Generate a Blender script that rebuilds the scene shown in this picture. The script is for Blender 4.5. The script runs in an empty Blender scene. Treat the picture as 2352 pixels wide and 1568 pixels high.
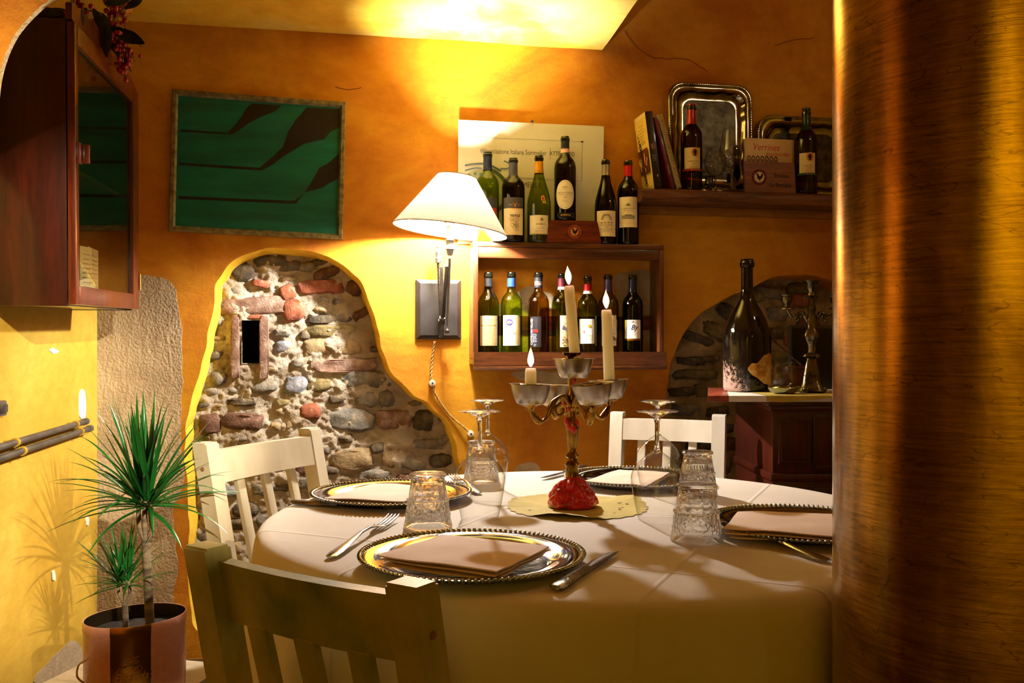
import bpy, bmesh, math, random
from math import sin, cos, pi, radians, sqrt, atan2
from mathutils import Vector, Matrix, noise
from mathutils.geometry import tessellate_polygon

SC = bpy.context.scene
COL = SC.collection
F, CX, CY, CZ = 2100.0, 1176.0, 790.0, 1.07     # lens in pixels of the 2352-wide frame, horizon row, eye height

# ------------------------------------------------------------ camera, world, exposure, lights
cam_d = bpy.data.cameras.new('camera'); cam = bpy.data.objects.new('camera', cam_d); COL.objects.link(cam)
cam.location = (0, 0, CZ); cam.rotation_euler = (pi/2, 0, 0)
cam_d.sensor_width = 36.0; cam_d.lens = 36.0*F/2352.0; cam_d.shift_y = 6.0/2352.0; cam_d.clip_start = 0.05
SC.camera = cam
vs = SC.view_settings
vs.view_transform = 'Standard'; vs.look = 'None'; vs.exposure = 0.0; vs.gamma = 1.0; vs.use_curve_mapping = False
w = bpy.data.worlds.new('world'); SC.world = w; w.use_nodes = True
w.node_tree.nodes['Background'].inputs[0].default_value = (0.05, 0.035, 0.02, 1)
w.node_tree.nodes['Background'].inputs[1].default_value = 0.6

def light(name, kind, loc, energy, color, size=0.05, target=None, size_y=None, spot=None, blend=0.5):
    d = bpy.data.lights.new(name, kind); d.energy = energy; d.color = color
    if kind == 'AREA':
        d.size = size
        if size_y: d.shape = 'RECTANGLE'; d.size_y = size_y
        else: d.shape = 'DISK'
    else: d.shadow_soft_size = size
    if spot: d.spot_size = spot; d.spot_blend = blend
    o = bpy.data.objects.new(name, d); COL.objects.link(o); o.location = loc
    if target is not None:
        o.rotation_euler = (Vector(target)-Vector(loc)).to_track_quat('-Z', 'Y').to_euler()
    return o
# ceiling spotlight of the room behind the camera, seen as the plant's shadow on the yellow wall
ROOM_LAMP = light('room_spot', 'SPOT', (1.85, -1.25, 2.25), 1700.0, (1.0, 0.84, 0.56), 0.02, (-1.34, 2.32, 0.86), spot=radians(15.5), blend=0.55)
# unseen weak fill lamp added behind the camera for the near cloth
BACK_FILL = light('back_fill', 'POINT', (1.5, -1.0, 2.1), 2.0, (1.0, 0.72, 0.30), 0.08)
# unseen spot added to light the rear wall: its yellow bounce fills the near side, and the copper column mirrors the lit wall
REAR_FILL = light('rear_wall_fill', 'SPOT', (-0.05, -1.15, 2.6), 215.0, (1.0, 0.80, 0.20), 0.06, (-0.10, -1.82, 1.1), spot=radians(85), blend=0.7)
# unseen fill lamp added in the right-hand bay to brighten the plank shelf
BAY_FILL = light('bay_fill', 'POINT', (1.62, 1.95, 2.35), 5.5, (1.0, 0.80, 0.50), 0.06)
# bulb of the wall lamp (inside its shade)
BULB_POS = Vector((-0.203, 3.0, 1.513))
BULB = light('wall_lamp_bulb', 'POINT', BULB_POS, 138.0, (1.0, 0.93, 0.83), 0.028)

# ------------------------------------------------------------ small helpers
def lin(c):
    if isinstance(c, str):
        c = c.lstrip('#'); v = [int(c[i:i+2], 16)/255 for i in (0, 2, 4)]
        return tuple(x/12.92 if x <= 0.04045 else ((x+0.055)/1.055)**2.4 for x in v)
    return tuple(c)

def P(px, py, Y):
    return Vector(((px-CX)/F*Y, Y, CZ-(py-CY)/F*Y))
def PZ(px, py, z):                                   # point of the ray at height z
    Y = (CZ-z)*F/(py-CY)
    return Vector(((px-CX)/F*Y, Y, z))
TH = math.atan2(386.0, F); WO = Vector((0, 3.25, 0)); WU = Vector((cos(TH), sin(TH), 0)); WN = Vector((sin(TH), -cos(TH), 0))
def W(px, py, off=0.0):                              # (u, z) on the back wall, off metres in front of it
    d = Vector(((px-CX)/F, 1, -(py-CY)/F)); o = Vector((0, 0, CZ)); p0 = WO+WN*off
    t = (p0-o).dot(WN)/d.dot(WN); p = o+d*t-p0
    return p.dot(WU), p.z
def wall_loc(u, z, off=0.0): return WO+WU*u+WN*off+Vector((0, 0, z))

def empty(name, loc, rz=0.0, rx=0.0, ry=0.0):
    o = bpy.data.objects.new(name, None); COL.objects.link(o); o.location = loc; o.rotation_euler = (rx, ry, rz)
    o.empty_display_size = 0.05
    return o
def tag(o, label, cat, group=None):
    o['label'] = label; o['category'] = cat
    if group: o['group'] = group
    return o
def thing(name, label, cat, loc, rz=0.0, group=None, rx=0.0, ry=0.0):
    return tag(empty(name, loc, rz, rx, ry), label, cat, group)
def obj(name, bm, m, parent=None, smooth=40, kind=None, loc=None, label=None):
    me = bpy.data.meshes.new(name)
    if isinstance(bm, tuple): me.from_pydata(bm[0], [], bm[1]); me.update()
    else: bm.to_mesh(me); bm.free()
    if smooth:
        me.shade_smooth()
        if smooth < 180: me.set_sharp_from_angle(angle=radians(smooth))
    ms = m if isinstance(m, (list, tuple)) else [m]
    for x in ms: me.materials.append(x)
    o = bpy.data.objects.new(name, me); COL.objects.link(o)
    if parent is not None: o.parent = parent
    if kind: o['kind'] = kind
    if label: o['label'] = label
    if loc is not None: o.location = loc
    return o
def struct(name, bm, m, parent=None, smooth=40, **k):
    return obj(name, bm, m, parent, smooth, 'structure' if parent is None else None, **k)

def B(): return bmesh.new()
def box(bm, x0, x1, y0, y1, z0, z1, bev=0.0, mat=0, M=None):
    b = bmesh.new()
    vs_ = [b.verts.new((x, y, z)) for x in (x0, x1) for y in (y0, y1) for z in (z0, z1)]
    for f in ((0,1,3,2),(4,6,7,5),(0,4,5,1),(2,3,7,6),(0,2,6,4),(1,5,7,3)): b.faces.new([vs_[i] for i in f])
    if bev: bmesh.ops.bevel(b, geom=b.edges[:], offset=bev, segments=2, profile=0.6, affect='EDGES')
    merge(bm, b, M, mat)
    return bm
def merge(bm, b, M=None, mat=0):
    bmesh.ops.recalc_face_normals(b, faces=b.faces[:])
    mp = {}
    for v in b.verts: mp[v] = bm.verts.new(M @ v.co if M is not None else v.co)
    for f in b.faces:
        try: nf = bm.faces.new([mp[v] for v in f.verts]); nf.material_index = mat
        except ValueError: pass
    b.free()
def lathe(bm, prof, seg=32, M=None, mat=0, rf=None, cap=True, sx=1.0, sy=1.0):
    b = bmesh.new(); rings = []
    for (r, z) in prof:
        if r < 1e-5: rings.append([b.verts.new((0, 0, z))])
        else:
            rings.append([b.verts.new((sx*r*(rf(2*pi*i/seg, z) if rf else 1)*cos(2*pi*i/seg), sy*r*(rf(2*pi*i/seg, z) if rf else 1)*sin(2*pi*i/seg), z)) for i in range(seg)])
    for a, c in zip(rings, rings[1:]):
        if len(a) == 1 and len(c) == 1: continue
        for i in range(seg):
            j = (i+1) % seg
            if len(a) == 1: b.faces.new((a[0], c[j], c[i]))
            elif len(c) == 1: b.faces.new((a[i], a[j], c[0]))
            else: b.faces.new((a[i], a[j], c[j], c[i]))
    if cap:
        for r in (rings[0], rings[-1]):
            if len(r) > 1: b.faces.new(r)
    merge(bm, b, M, mat)
    return bm
def shell(bm, prof, seg=32, M=None, mat=0, rf=None):   # open surface, no caps
    return lathe(bm, prof, seg, M, mat, rf, cap=False)
def tube(bm, pts, rad, seg=8, mat=0, cap=True, flat=1.0):
    b = bmesh.new(); pts = [Vector(p) for p in pts]; n = len(pts); rings = []
    R = rad if isinstance(rad, (list, tuple)) else [rad]*n
    up = Vector((0, 0, 1)); prev = None
    for i, p in enumerate(pts):
        t = (pts[min(i+1, n-1)]-pts[max(i-1, 0)]).normalized()
        if prev is None:
            a = t.cross(up)
            if a.length < 0.05: a = t.cross(Vector((0, 1, 0)))
        else:
            a = prev-t*prev.dot(t)
        a.normalize(); prev = a; c = t.cross(a).normalized()
        rings.append([b.verts.new(p+(a*cos(2*pi*k/seg)+c*sin(2*pi*k/seg)*flat)*R[i]) for k in range(seg)])
    for x, y in zip(rings, rings[1:]):
        for k in range(seg): b.faces.new((x[k], x[(k+1) % seg], y[(k+1) % seg], y[k]))
    if cap: b.faces.new(rings[0]); b.faces.new(rings[-1])
    merge(bm, b, None, mat); return bm
def curve(pts, n=8):                                  # Catmull-Rom through points
    pts = [Vector(p) for p in pts]; out = []
    for i in range(len(pts)-1):
        p0, p1, p2, p3 = pts[max(i-1, 0)], pts[i], pts[i+1], pts[min(i+2, len(pts)-1)]
        for k in range(n):
            t = k/n
            out.append(0.5*((2*p1)+(p2-p0)*t+(2*p0-5*p1+4*p2-p3)*t*t+(3*p1-p0-3*p2+p3)*t**3))
    out.append(pts[-1]); return out
def prism(bm, poly, y0, y1, mat=0, M=None, bev=0.0):  # polygon in x,z pushed along y
    b = bmesh.new(); f0 = [b.verts.new((x, y0, z)) for x, z in poly]; f1 = [b.verts.new((x, y1, z)) for x, z in poly]
    n = len(poly); b.faces.new(f0); b.faces.new(f1[::-1])
    for i in range(n): b.faces.new((f0[i], f1[i], f1[(i+1) % n], f0[(i+1) % n]))
    if bev: bmesh.ops.bevel(b, geom=b.edges[:], offset=bev, segments=2, affect='EDGES')
    merge(bm, b, M, mat); return bm
def ball(bm, c, r, seg=10, rings=6, mat=0, M=None, s=(1, 1, 1)):
    prof = [(r*sin(pi*i/rings), -r*cos(pi*i/rings)) for i in range(rings+1)]; prof[0] = (0, -r); prof[-1] = (0, r)
    T = Matrix.Translation(c) @ Matrix.Diagonal((*s, 1))
    return lathe(bm, prof, seg, (M @ T) if M is not None else T, mat)
def bar(bm, a, b_, w_, d_, up=Vector((0, 0, 1)), bev=0.002, mat=0):  # rectangular bar from a to b
    a = Vector(a); b_ = Vector(b_); t = (b_-a); L = t.length; t.normalize()
    s = t.cross(Vector(up)).normalized(); n = s.cross(t).normalized()
    M = Matrix((( s.x, n.x, t.x, a.x), (s.y, n.y, t.y, a.y), (s.z, n.z, t.z, a.z), (0, 0, 0, 1)))
    return box(bm, -w_/2, w_/2, -d_/2, d_/2, 0, L, bev, mat, M)

# ------------------------------------------------------------ materials
MATS = {}
def nodes(name):
    m = bpy.data.materials.new(name); m.use_nodes = True; nt = m.node_tree
    return m, nt, nt.nodes['Principled BSDF'], nt.nodes['Material Output']
def N(nt, t, **kw):
    n = nt.nodes.new(t)
    for k, v in kw.items():
        if k.startswith('i_'):
            key = k[2:]; key = int(key) if key.isdigit() else key.replace('_', ' ')
            n.inputs[key].default_value = v
        else: setattr(n, k, v)
    return n
def L(nt, a, b_): nt.links.new(a, b_)
def ramp(nt, stops, src):
    r = N(nt, 'ShaderNodeValToRGB'); e = r.color_ramp.elements
    while len(e) > 1: e.remove(e[-1])
    e[0].position = stops[0][0]; e[0].color = (*lin(stops[0][1]), 1)
    for p_, c in stops[1:]:
        x = e.new(p_); x.color = (*lin(c), 1)
    L(nt, src, r.inputs[0]); return r
def mat(name, c1, c2=None, scale=8.0, rough=0.5, metal=0.0, bump=0.0, bscale=60.0, stretch=(1, 1, 1), detail=5.0,
        spec=0.5, coat=0.0, stops=None, sub=0.0, trans=0.0, ior=1.45, rvar=0.0, bdist=0.002, glob=False, emis=None, estr=0.0):
    if name in MATS: return MATS[name]
    m, nt, p, out = nodes(name)
    tc = N(nt, 'ShaderNodeNewGeometry') if glob else N(nt, 'ShaderNodeTexCoord')
    src = tc.outputs['Position'] if glob else tc.outputs['Object']
    mp = N(nt, 'ShaderNodeMapping'); mp.inputs['Scale'].default_value = stretch; L(nt, src, mp.inputs[0])
    nz = N(nt, 'ShaderNodeTexNoise', i_Scale=scale, i_Detail=detail, i_Roughness=0.6); L(nt, mp.outputs[0], nz.inputs['Vector'])
    c1 = lin(c1); c2 = lin(c2) if c2 is not None else tuple(x*0.85 for x in c1)
    r = ramp(nt, stops or [(0.35, c2), (0.65, c1)], nz.outputs[0]); L(nt, r.outputs[0], p.inputs['Base Color'])
    p.inputs['Roughness'].default_value = rough; p.inputs['Metallic'].default_value = metal
    p.inputs['Specular IOR Level'].default_value = spec; p.inputs['IOR'].default_value = ior
    p.inputs['Coat Weight'].default_value = coat; p.inputs['Coat Roughness'].default_value = 0.08
    if rvar:
        mr = N(nt, 'ShaderNodeMapRange'); mr.inputs[3].default_value = max(0.02, rough-rvar); mr.inputs[4].default_value = rough+rvar
        L(nt, nz.outputs[0], mr.inputs[0]); L(nt, mr.outputs[0], p.inputs['Roughness'])
    if sub: p.inputs['Subsurface Weight'].default_value = sub; p.inputs['Subsurface Radius'].default_value = (0.02, 0.01, 0.005); p.inputs['Subsurface Scale'].default_value = 0.5
    if trans: p.inputs['Transmission Weight'].default_value = trans
    if bump:
        nb = N(nt, 'ShaderNodeTexNoise', i_Scale=bscale, i_Detail=4.0, i_Roughness=0.65); L(nt, mp.outputs[0], nb.inputs['Vector'])
        b = N(nt, 'ShaderNodeBump', i_Strength=bump, i_Distance=bdist); L(nt, nb.outputs[0], b.inputs['Height']); L(nt, b.outputs[0], p.inputs['Normal'])
    if emis is not None:
        p.inputs['Emission Color'].default_value = (*lin(emis), 1); p.inputs['Emission Strength'].default_value = estr
    MATS[name] = m; return m
def ink(c):                                            # flat print colour
    key = 'print_'+(c if isinstance(c, str) else '_'.join('%d' % (x*99) for x in c)).strip('#')
    l = lin(c); return mat(key, c, tuple(x*0.9 for x in l), scale=30, rough=0.6, spec=0.3)
def thin_glass(name, tint, edge=None, gloss=0.03, ior=1.5, dens=0.0):
    """thin pane / bowl wall: tinted transparency with a fresnel reflection"""
    if name in MATS: return MATS[name]
    m, nt, p, out = nodes(name); nt.nodes.remove(p)
    tr = N(nt, 'ShaderNodeBsdfTransparent'); gl = N(nt, 'ShaderNodeBsdfGlossy'); gl.inputs['Roughness'].default_value = gloss
    lw = N(nt, 'ShaderNodeLayerWeight', i_Blend=0.35); pw = N(nt, 'ShaderNodeMath', operation='POWER'); lf = N(nt, 'ShaderNodeLayerWeight', i_Blend=0.5); L(nt, lf.outputs['Facing'], pw.inputs[0]); pw.inputs[1].default_value = 5.0
    fr = N(nt, 'ShaderNodeMapRange'); L(nt, pw.outputs[0], fr.inputs[0]); fr.inputs[3].default_value = ((ior-1)/(ior+1))**2*1.2; fr.inputs[4].default_value = 0.85
    tc = N(nt, 'ShaderNodeTexCoord'); nz = N(nt, 'ShaderNodeTexNoise', i_Scale=14.0); L(nt, tc.outputs['Object'], nz.inputs['Vector'])
    mx = N(nt, 'ShaderNodeMix', data_type='RGBA'); a = lin(tint); e = lin(edge) if edge else tuple(x*0.75 for x in a)
    mx.inputs[6].default_value = (*a, 1); mx.inputs[7].default_value = (*e, 1)
    pw2 = N(nt, 'ShaderNodeMath', operation='POWER'); L(nt, lf.outputs['Facing'], pw2.inputs[0]); pw2.inputs[1].default_value = 2.5; L(nt, pw2.outputs[0], mx.inputs[0]); L(nt, mx.outputs[2], tr.inputs[0])
    b = N(nt, 'ShaderNodeBump', i_Strength=0.04, i_Distance=0.002); L(nt, nz.outputs[0], b.inputs['Height']); L(nt, b.outputs[0], gl.inputs['Normal'])
    ms = N(nt, 'ShaderNodeMixShader'); L(nt, fr.outputs[0], ms.inputs[0]); L(nt, tr.outputs[0], ms.inputs[1]); L(nt, gl.outputs[0], ms.inputs[2])
    L(nt, ms.outputs[0], out.inputs['Surface']); MATS[name] = m; return m
def solid_glass(name, tint=(1, 1, 1), rough=0.0, bump=0.0, bscale=200, ior=1.48):
    if name in MATS: return MATS[name]
    m, nt, p, out = nodes(name)
    tc = N(nt, 'ShaderNodeTexCoord'); nz = N(nt, 'ShaderNodeTexNoise', i_Scale=bscale, i_Detail=2.0); L(nt, tc.outputs['Object'], nz.inputs['Vector'])
    p.inputs['Transmission Weight'].default_value = 1.0; p.inputs['Roughness'].default_value = rough; p.inputs['IOR'].default_value = ior
    p.inputs['Base Color'].default_value = (*tint, 1)
    if bump:
        b = N(nt, 'ShaderNodeBump', i_Strength=bump, i_Distance=0.001); L(nt, nz.outputs[0], b.inputs['Height']); L(nt, b.outputs[0], p.inputs['Normal'])
    MATS[name] = m; return m
def wood(name, dark, light_, rough=0.4, axis='x', scale=6.0, coat=0.2, bump=0.15):
    if name in MATS: return MATS[name]
    st = {'x': (0.12, 1, 1), 'y': (1, 0.12, 1), 'z': (1, 1, 0.10)}[axis]
    m, nt, p, out = nodes(name); tc = N(nt, 'ShaderNodeTexCoord'); mp = N(nt, 'ShaderNodeMapping'); mp.inputs['Scale'].default_value = st
    L(nt, tc.outputs['Object'], mp.inputs[0])
    n1 = N(nt, 'ShaderNodeTexNoise', i_Scale=scale*7, i_Detail=6.0, i_Roughness=0.7, i_Distortion=0.6); L(nt, mp.outputs[0], n1.inputs['Vector'])
    n2 = N(nt, 'ShaderNodeTexNoise', i_Scale=scale*40, i_Detail=3.0); L(nt, mp.outputs[0], n2.inputs['Vector'])
    d, l = lin(dark), lin(light_); r = ramp(nt, [(0.32, d), (0.5, tuple((a+b)/2 for a, b in zip(d, l))), (0.7, l)], n1.outputs[0])
    mx = N(nt, 'ShaderNodeMix', data_type='RGBA', blend_type='MULTIPLY'); mx.inputs[0].default_value = 0.35
    L(nt, r.outputs[0], mx.inputs[6]); L(nt, n2.outputs[0], mx.inputs[7]); L(nt, mx.outputs[2], p.inputs['Base Color'])
    p.inputs['Roughness'].default_value = rough; p.inputs['Coat Weight'].default_value = coat; p.inputs['Coat Roughness'].default_value = 0.15
    b = N(nt, 'ShaderNodeBump', i_Strength=bump, i_Distance=0.001); L(nt, n1.outputs[0], b.inputs['Height']); L(nt, b.outputs[0], p.inputs['Normal'])
    MATS[name] = m; return m

def plaster(name, stops, scale=2.2, grain=0.35, gscale=90, blotch=None, rough=0.85, bdist=0.004):
    """brushed lime plaster: broad paint clouds, short brush streaks and sandy grain"""
    m, nt, p, out = nodes(name); g = N(nt, 'ShaderNodeNewGeometry'); mp = N(nt, 'ShaderNodeMapping'); L(nt, g.outputs['Position'], mp.inputs[0])
    n1 = N(nt, 'ShaderNodeTexNoise', i_Scale=scale, i_Detail=7.0, i_Roughness=0.62, i_Distortion=0.5); L(nt, mp.outputs[0], n1.inputs['Vector'])
    r = ramp(nt, stops, n1.outputs[0])
    m2 = N(nt, 'ShaderNodeMapping'); m2.inputs['Scale'].default_value = (1, 1, 2.4); m2.inputs['Rotation'].default_value = (0.3, 0.5, 0.2); L(nt, g.outputs['Position'], m2.inputs[0])
    n2 = N(nt, 'ShaderNodeTexNoise', i_Scale=scale*6, i_Detail=8.0, i_Roughness=0.7); L(nt, m2.outputs[0], n2.inputs['Vector'])
    r2 = ramp(nt, [(0.3, (0.72, 0.66, 0.55)), (0.62, (1, 1, 1))], n2.outputs[0])
    mx = N(nt, 'ShaderNodeMix', data_type='RGBA', blend_type='MULTIPLY'); mx.inputs[0].default_value = 0.55
    L(nt, r.outputs[0], mx.inputs[6]); L(nt, r2.outputs[0], mx.inputs[7]); L(nt, mx.outputs[2], p.inputs['Base Color'])
    p.inputs['Roughness'].default_value = rough; p.inputs['Specular IOR Level'].default_value = 0.25
    n3 = N(nt, 'ShaderNodeTexNoise', i_Scale=gscale, i_Detail=5.0, i_Roughness=0.7); L(nt, g.outputs['Position'], n3.inputs['Vector'])
    n4 = N(nt, 'ShaderNodeTexNoise', i_Scale=9.0, i_Detail=3.0); L(nt, m2.outputs[0], n4.inputs['Vector'])
    b1 = N(nt, 'ShaderNodeBump', i_Strength=grain, i_Distance=bdist); L(nt, n3.outputs[0], b1.inputs['Height'])
    b2 = N(nt, 'ShaderNodeBump', i_Strength=0.22, i_Distance=0.012); L(nt, n4.outputs[0], b2.inputs['Height']); L(nt, b1.outputs[0], b2.inputs['Normal'])
    L(nt, b2.outputs[0], p.inputs['Normal']); MATS[name] = m; return m

M_ORANGE = plaster('orange_plaster', [(0.30, (0.38, 0.115, 0.009)), (0.46, (0.53, 0.205, 0.013)), (0.62, (0.66, 0.325, 0.020))])
M_YELLOW = plaster('yellow_plaster', [(0.30, (0.44, 0.26, 0.022)), (0.55, (0.51, 0.33, 0.04)), (0.7, (0.57, 0.40, 0.07))], grain=0.12, gscale=50)
M_YELLOWR = plaster('rear_yellow_plaster', [(0.30, (0.58, 0.38, 0.008)), (0.6, (0.70, 0.50, 0.012))], grain=0.12, gscale=50)
M_CEIL = plaster('ceiling_plaster', [(0.36, (0.70, 0.36, 0.02)), (0.5, (0.84, 0.58, 0.06)), (0.62, (0.90, 0.72, 0.18))], scale=1.6, grain=0.15)
M_REVEAL = plaster('yellow_reveal_paint', [(0.35, (0.80, 0.45, 0.02)), (0.6, (0.88, 0.60, 0.06))], grain=0.5, gscale=120)
M_GREYPL = plaster('bare_grey_plaster', [(0.35, (0.36, 0.26, 0.15)), (0.6, (0.55, 0.44, 0.28))], scale=5, grain=0.8, gscale=110, bdist=0.006)
M_MORTAR = plaster('lime_mortar', [(0.32, (0.34, 0.26, 0.18)), (0.45, (0.60, 0.50, 0.38)), (0.62, (0.76, 0.67, 0.55))], scale=9, grain=1.3, gscale=130, bdist=0.008)
M_MORTAR2 = plaster('old_brown_mortar', [(0.34, (0.16, 0.11, 0.05)), (0.5, (0.38, 0.28, 0.14)), (0.66, (0.56, 0.44, 0.24))], scale=7, grain=0.9, gscale=110, bdist=0.008)
M_BRICK = mat('brick_orange', '#b5532c', stops=[(.30,'#54301f'),(.45,'#864a32'),(.6,'#9a5e44'),(.74,'#b99a80')], scale=26, rough=0.9, bump=0.9, bscale=140, bdist=0.004)
M_BRICKP = mat('brick_rose', '#a3705a', stops=[(.30,'#604438'),(.48,'#806354'),(.6,'#968072'),(.74,'#bfa48c')], scale=26, rough=0.9, bump=0.9, bscale=140, bdist=0.004)
M_BRICKD = mat('brick_brown', '#7c4a34', stops=[(.30,'#3a261c'),(.48,'#614436'),(.6,'#745648'),(.74,'#a88c74')], scale=26, rough=0.9, bump=1.0, bscale=140, bdist=0.005)
M_STG = mat('stone_grey', '#7d7a72', stops=[(.30,'#3c3934'),(.45,'#6a665e'),(.58,'#827d72'),(.72,'#a8977c')], scale=22, rough=0.85, bump=0.8, bscale=110, bdist=0.005)
M_STT = mat('stone_tan', '#9a8562', stops=[(.30,'#5c4c36'),(.45,'#8a7656'),(.6,'#9a8562'),(.74,'#bfa987')], scale=22, rough=0.85, bump=0.8, bscale=110, bdist=0.005)
M_STD = mat('stone_dark', '#4e4538', stops=[(.30,'#241f18'),(.48,'#4a4236'),(.62,'#665a48'),(.74,'#a39174')], scale=22, rough=0.85, bump=0.9, bscale=110, bdist=0.005)
M_STB = mat('stone_blue', '#8f93a0', stops=[(.30,'#45484e'),(.48,'#767984'),(.62,'#94969e'),(.74,'#c0b8aa')], scale=22, rough=0.8, bump=0.8, bscale=90, bdist=0.005)
M_STO = mat('stone_olive', '#77693f', stops=[(.30,'#3f371f'),(.48,'#6c5f3a'),(.62,'#80724a'),(.74,'#b09a70')], scale=22, rough=0.85, bump=0.8, bscale=110, bdist=0.005)
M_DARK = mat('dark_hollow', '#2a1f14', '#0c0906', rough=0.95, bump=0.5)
M_WHITEP = mat('white_filler', '#e8e2d6', '#c9c1b2', rough=0.9, bump=0.3)
M_FLOOR = mat('terracotta_floor', '#5a3620', '#3a2214', scale=10, rough=0.6, bump=0.3)
# ============================================================ THE ROOM
# back wall, built in its own frame: x along the wall, y into the wall, z up
def smooth_outline(pts, n=5, closed=True):
    out = []; k = len(pts)
    for i in range(k if closed else k-1):
        p0, p1, p2, p3 = [Vector(pts[(i+d) % k]) for d in (-1, 0, 1, 2)]
        for j in range(n):
            t = j/n; out.append(0.5*((2*p1)+(p2-p0)*t+(2*p0-5*p1+4*p2-p3)*t*t+(3*p1-p0-3*p2+p3)*t**3))
    return out
def jitter(pts, amp, freq, seed):
    out = []
    for p in pts:
        out.append(Vector((p[0]+amp*noise.noise(Vector((p[0]*freq, p[1]*freq, seed))), p[1]+amp*noise.noise(Vector((p[0]*freq, p[1]*freq, seed+9))))))
    return out
NICHE_PX = [(500,1500),(462,1462),(440,1425),(436,1360),(430,1300),(434,1200),(430,1100),(428,1000),(430,935),(450,880),(464,825),(478,760),(488,700),(500,645),
            (525,605),(565,583),(620,573),(690,576),(750,588),(796,612),(828,648),(850,700),(868,760),(884,820),(912,872),(958,912),(1008,945),
            (1036,985),(1052,1035),(1064,1090),(1070,1180),(1072,1300),(1060,1420),(1000,1500),(800,1530),(620,1520)]
NICHE2_PX = [(1530,1240),(1528,1040),(1528,940),(1534,880),(1546,815),(1574,758),(1620,712),(1675,682),(1716,664),(1756,642),(1800,632),(1850,631),
             (1900,640),(1950,665),(1990,710),(2015,790),(2020,920),(2020,1240)]
hole1 = jitter(smooth_outline([W(*p) for p in NICHE_PX]), 0.012, 14, 1.0)
hole2 = jitter(smooth_outline([W(*p) for p in NICHE2_PX], 4), 0.010, 9, 4.0)
WALL_BACK = empty('wall_back', WO, TH)
bm = B(); outer = [Vector((-1.50, 0)), Vector((1.75, 0)), Vector((1.75, 2.75)), Vector((-1.50, 2.75))]
polys = [outer, hole1, hole2]; flat = [p for l in polys for p in l]
tris = tessellate_polygon([[Vector((p.x, p.y, 0)) for p in l] for l in polys])
vv = [bm.verts.new((p.x, 0, p.y)) for p in flat]
for t in tris:
    a, b_, c = [flat[i] for i in t]; ar = (b_-a).cross(c-a)
    try: bm.faces.new([vv[i] for i in (t if ar > 0 else t[::-1])])
    except ValueError: pass
bpy.data.objects.remove(WALL_BACK)
WALL_BACK = struct('wall_back', bm, M_ORANGE, smooth=0); WALL_BACK.location = WO; WALL_BACK.rotation_euler = (0, 0, TH)
def reveal(hole, depth, splay, m, name):
    cen = sum(hole, Vector((0, 0)))/len(hole); n = len(hole); b = B(); rings = []
    for (d, s) in ((0, 0), (0.003, 0.0015), (0.010, 0.004), (depth*0.55, splay*0.6), (depth, splay)):
        ring = []
        for i, p in enumerate(hole):
            t = (hole[(i+1) % n]-hole[i-1]).normalized(); nn = Vector((-t.y, t.x))
            if nn.dot(cen-p) < 0: nn = -nn
            q = p+nn*(s+0.004*noise.noise(Vector((p.x*30, p.y*30, d*40)))*(d > 0.005))
            ring.append(b.verts.new((q.x, d, q.y)))
        rings.append(ring)
    for x, y in zip(rings, rings[1:]):
        for i in range(n): b.faces.new((x[i], x[(i+1) % n], y[(i+1) % n], y[i]))
    bmesh.ops.recalc_face_normals(b, faces=b.faces[:])
    return obj(name, b, m, WALL_BACK, 180)
reveal(hole1, 0.115, 0.014, M_REVEAL, 'niche_reveal')
reveal(hole2, 0.13, 0.012, M_ORANGE, 'niche_reveal')

def mortar(u0, u1, z0, z1, y, step, amp, m, cut=None, seed=0.0, name='mortar'):
    nx, nz = int((u1-u0)/step), int((z1-z0)/step); vs_, fs = [], []
    for j in range(nz+1):
        for i in range(nx+1):
            u, z = u0+i*step, z0+j*step; v = Vector((u, z, seed))
            h = amp*(1.2*noise.noise(v*9)+0.7*noise.noise(v*24)+0.45*noise.noise(v*60)+0.22*noise.noise(v*140))
            vs_.append((u, y-h, z))
    for j in range(nz):
        for i in range(nx):
            if cut and cut[0] < u0+(i+0.5)*step < cut[1] and cut[2] < z0+(j+0.5)*step < cut[3]: continue
            a = j*(nx+1)+i; fs.append((a, a+1, a+nx+2, a+nx+1))
    return obj(name, (vs_, fs), m, WALL_BACK, 180)
us = [p.x for p in hole1]; zs = [p.y for p in hole1]
STONES = []
ca, cb = W(557, 833, -0.09), W(601, 735, -0.09); CUT = (ca[0], cb[0], ca[1], cb[1])
mortar(min(us)-0.02, max(us)+0.02, min(zs)-0.02, max(zs)+0.03, 0.0975, 0.0048, 0.016, M_MORTAR, CUT)
us2 = [p.x for p in hole2]; zs2 = [p.y for p in hole2]
mortar(min(us2)-0.02, max(us2)+0.02, min(zs2)-0.02, max(zs2)+0.03, 0.115, 0.009, 0.012, M_MORTAR2, seed=5.0)
# the little slot between two brick cheeks
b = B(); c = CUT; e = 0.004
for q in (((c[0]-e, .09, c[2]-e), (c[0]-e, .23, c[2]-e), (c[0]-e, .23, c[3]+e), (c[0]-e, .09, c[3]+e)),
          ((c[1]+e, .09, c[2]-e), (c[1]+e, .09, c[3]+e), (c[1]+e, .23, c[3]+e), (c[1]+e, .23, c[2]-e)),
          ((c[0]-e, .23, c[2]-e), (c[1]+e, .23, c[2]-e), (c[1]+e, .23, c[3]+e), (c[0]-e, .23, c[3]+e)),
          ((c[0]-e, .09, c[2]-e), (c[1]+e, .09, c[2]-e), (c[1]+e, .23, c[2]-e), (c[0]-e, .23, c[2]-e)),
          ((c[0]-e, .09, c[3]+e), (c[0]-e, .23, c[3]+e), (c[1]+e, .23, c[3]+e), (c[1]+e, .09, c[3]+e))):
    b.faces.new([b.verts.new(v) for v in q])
obj('slot_hollow', b, M_DARK, WALL_BACK, 0)

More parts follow.
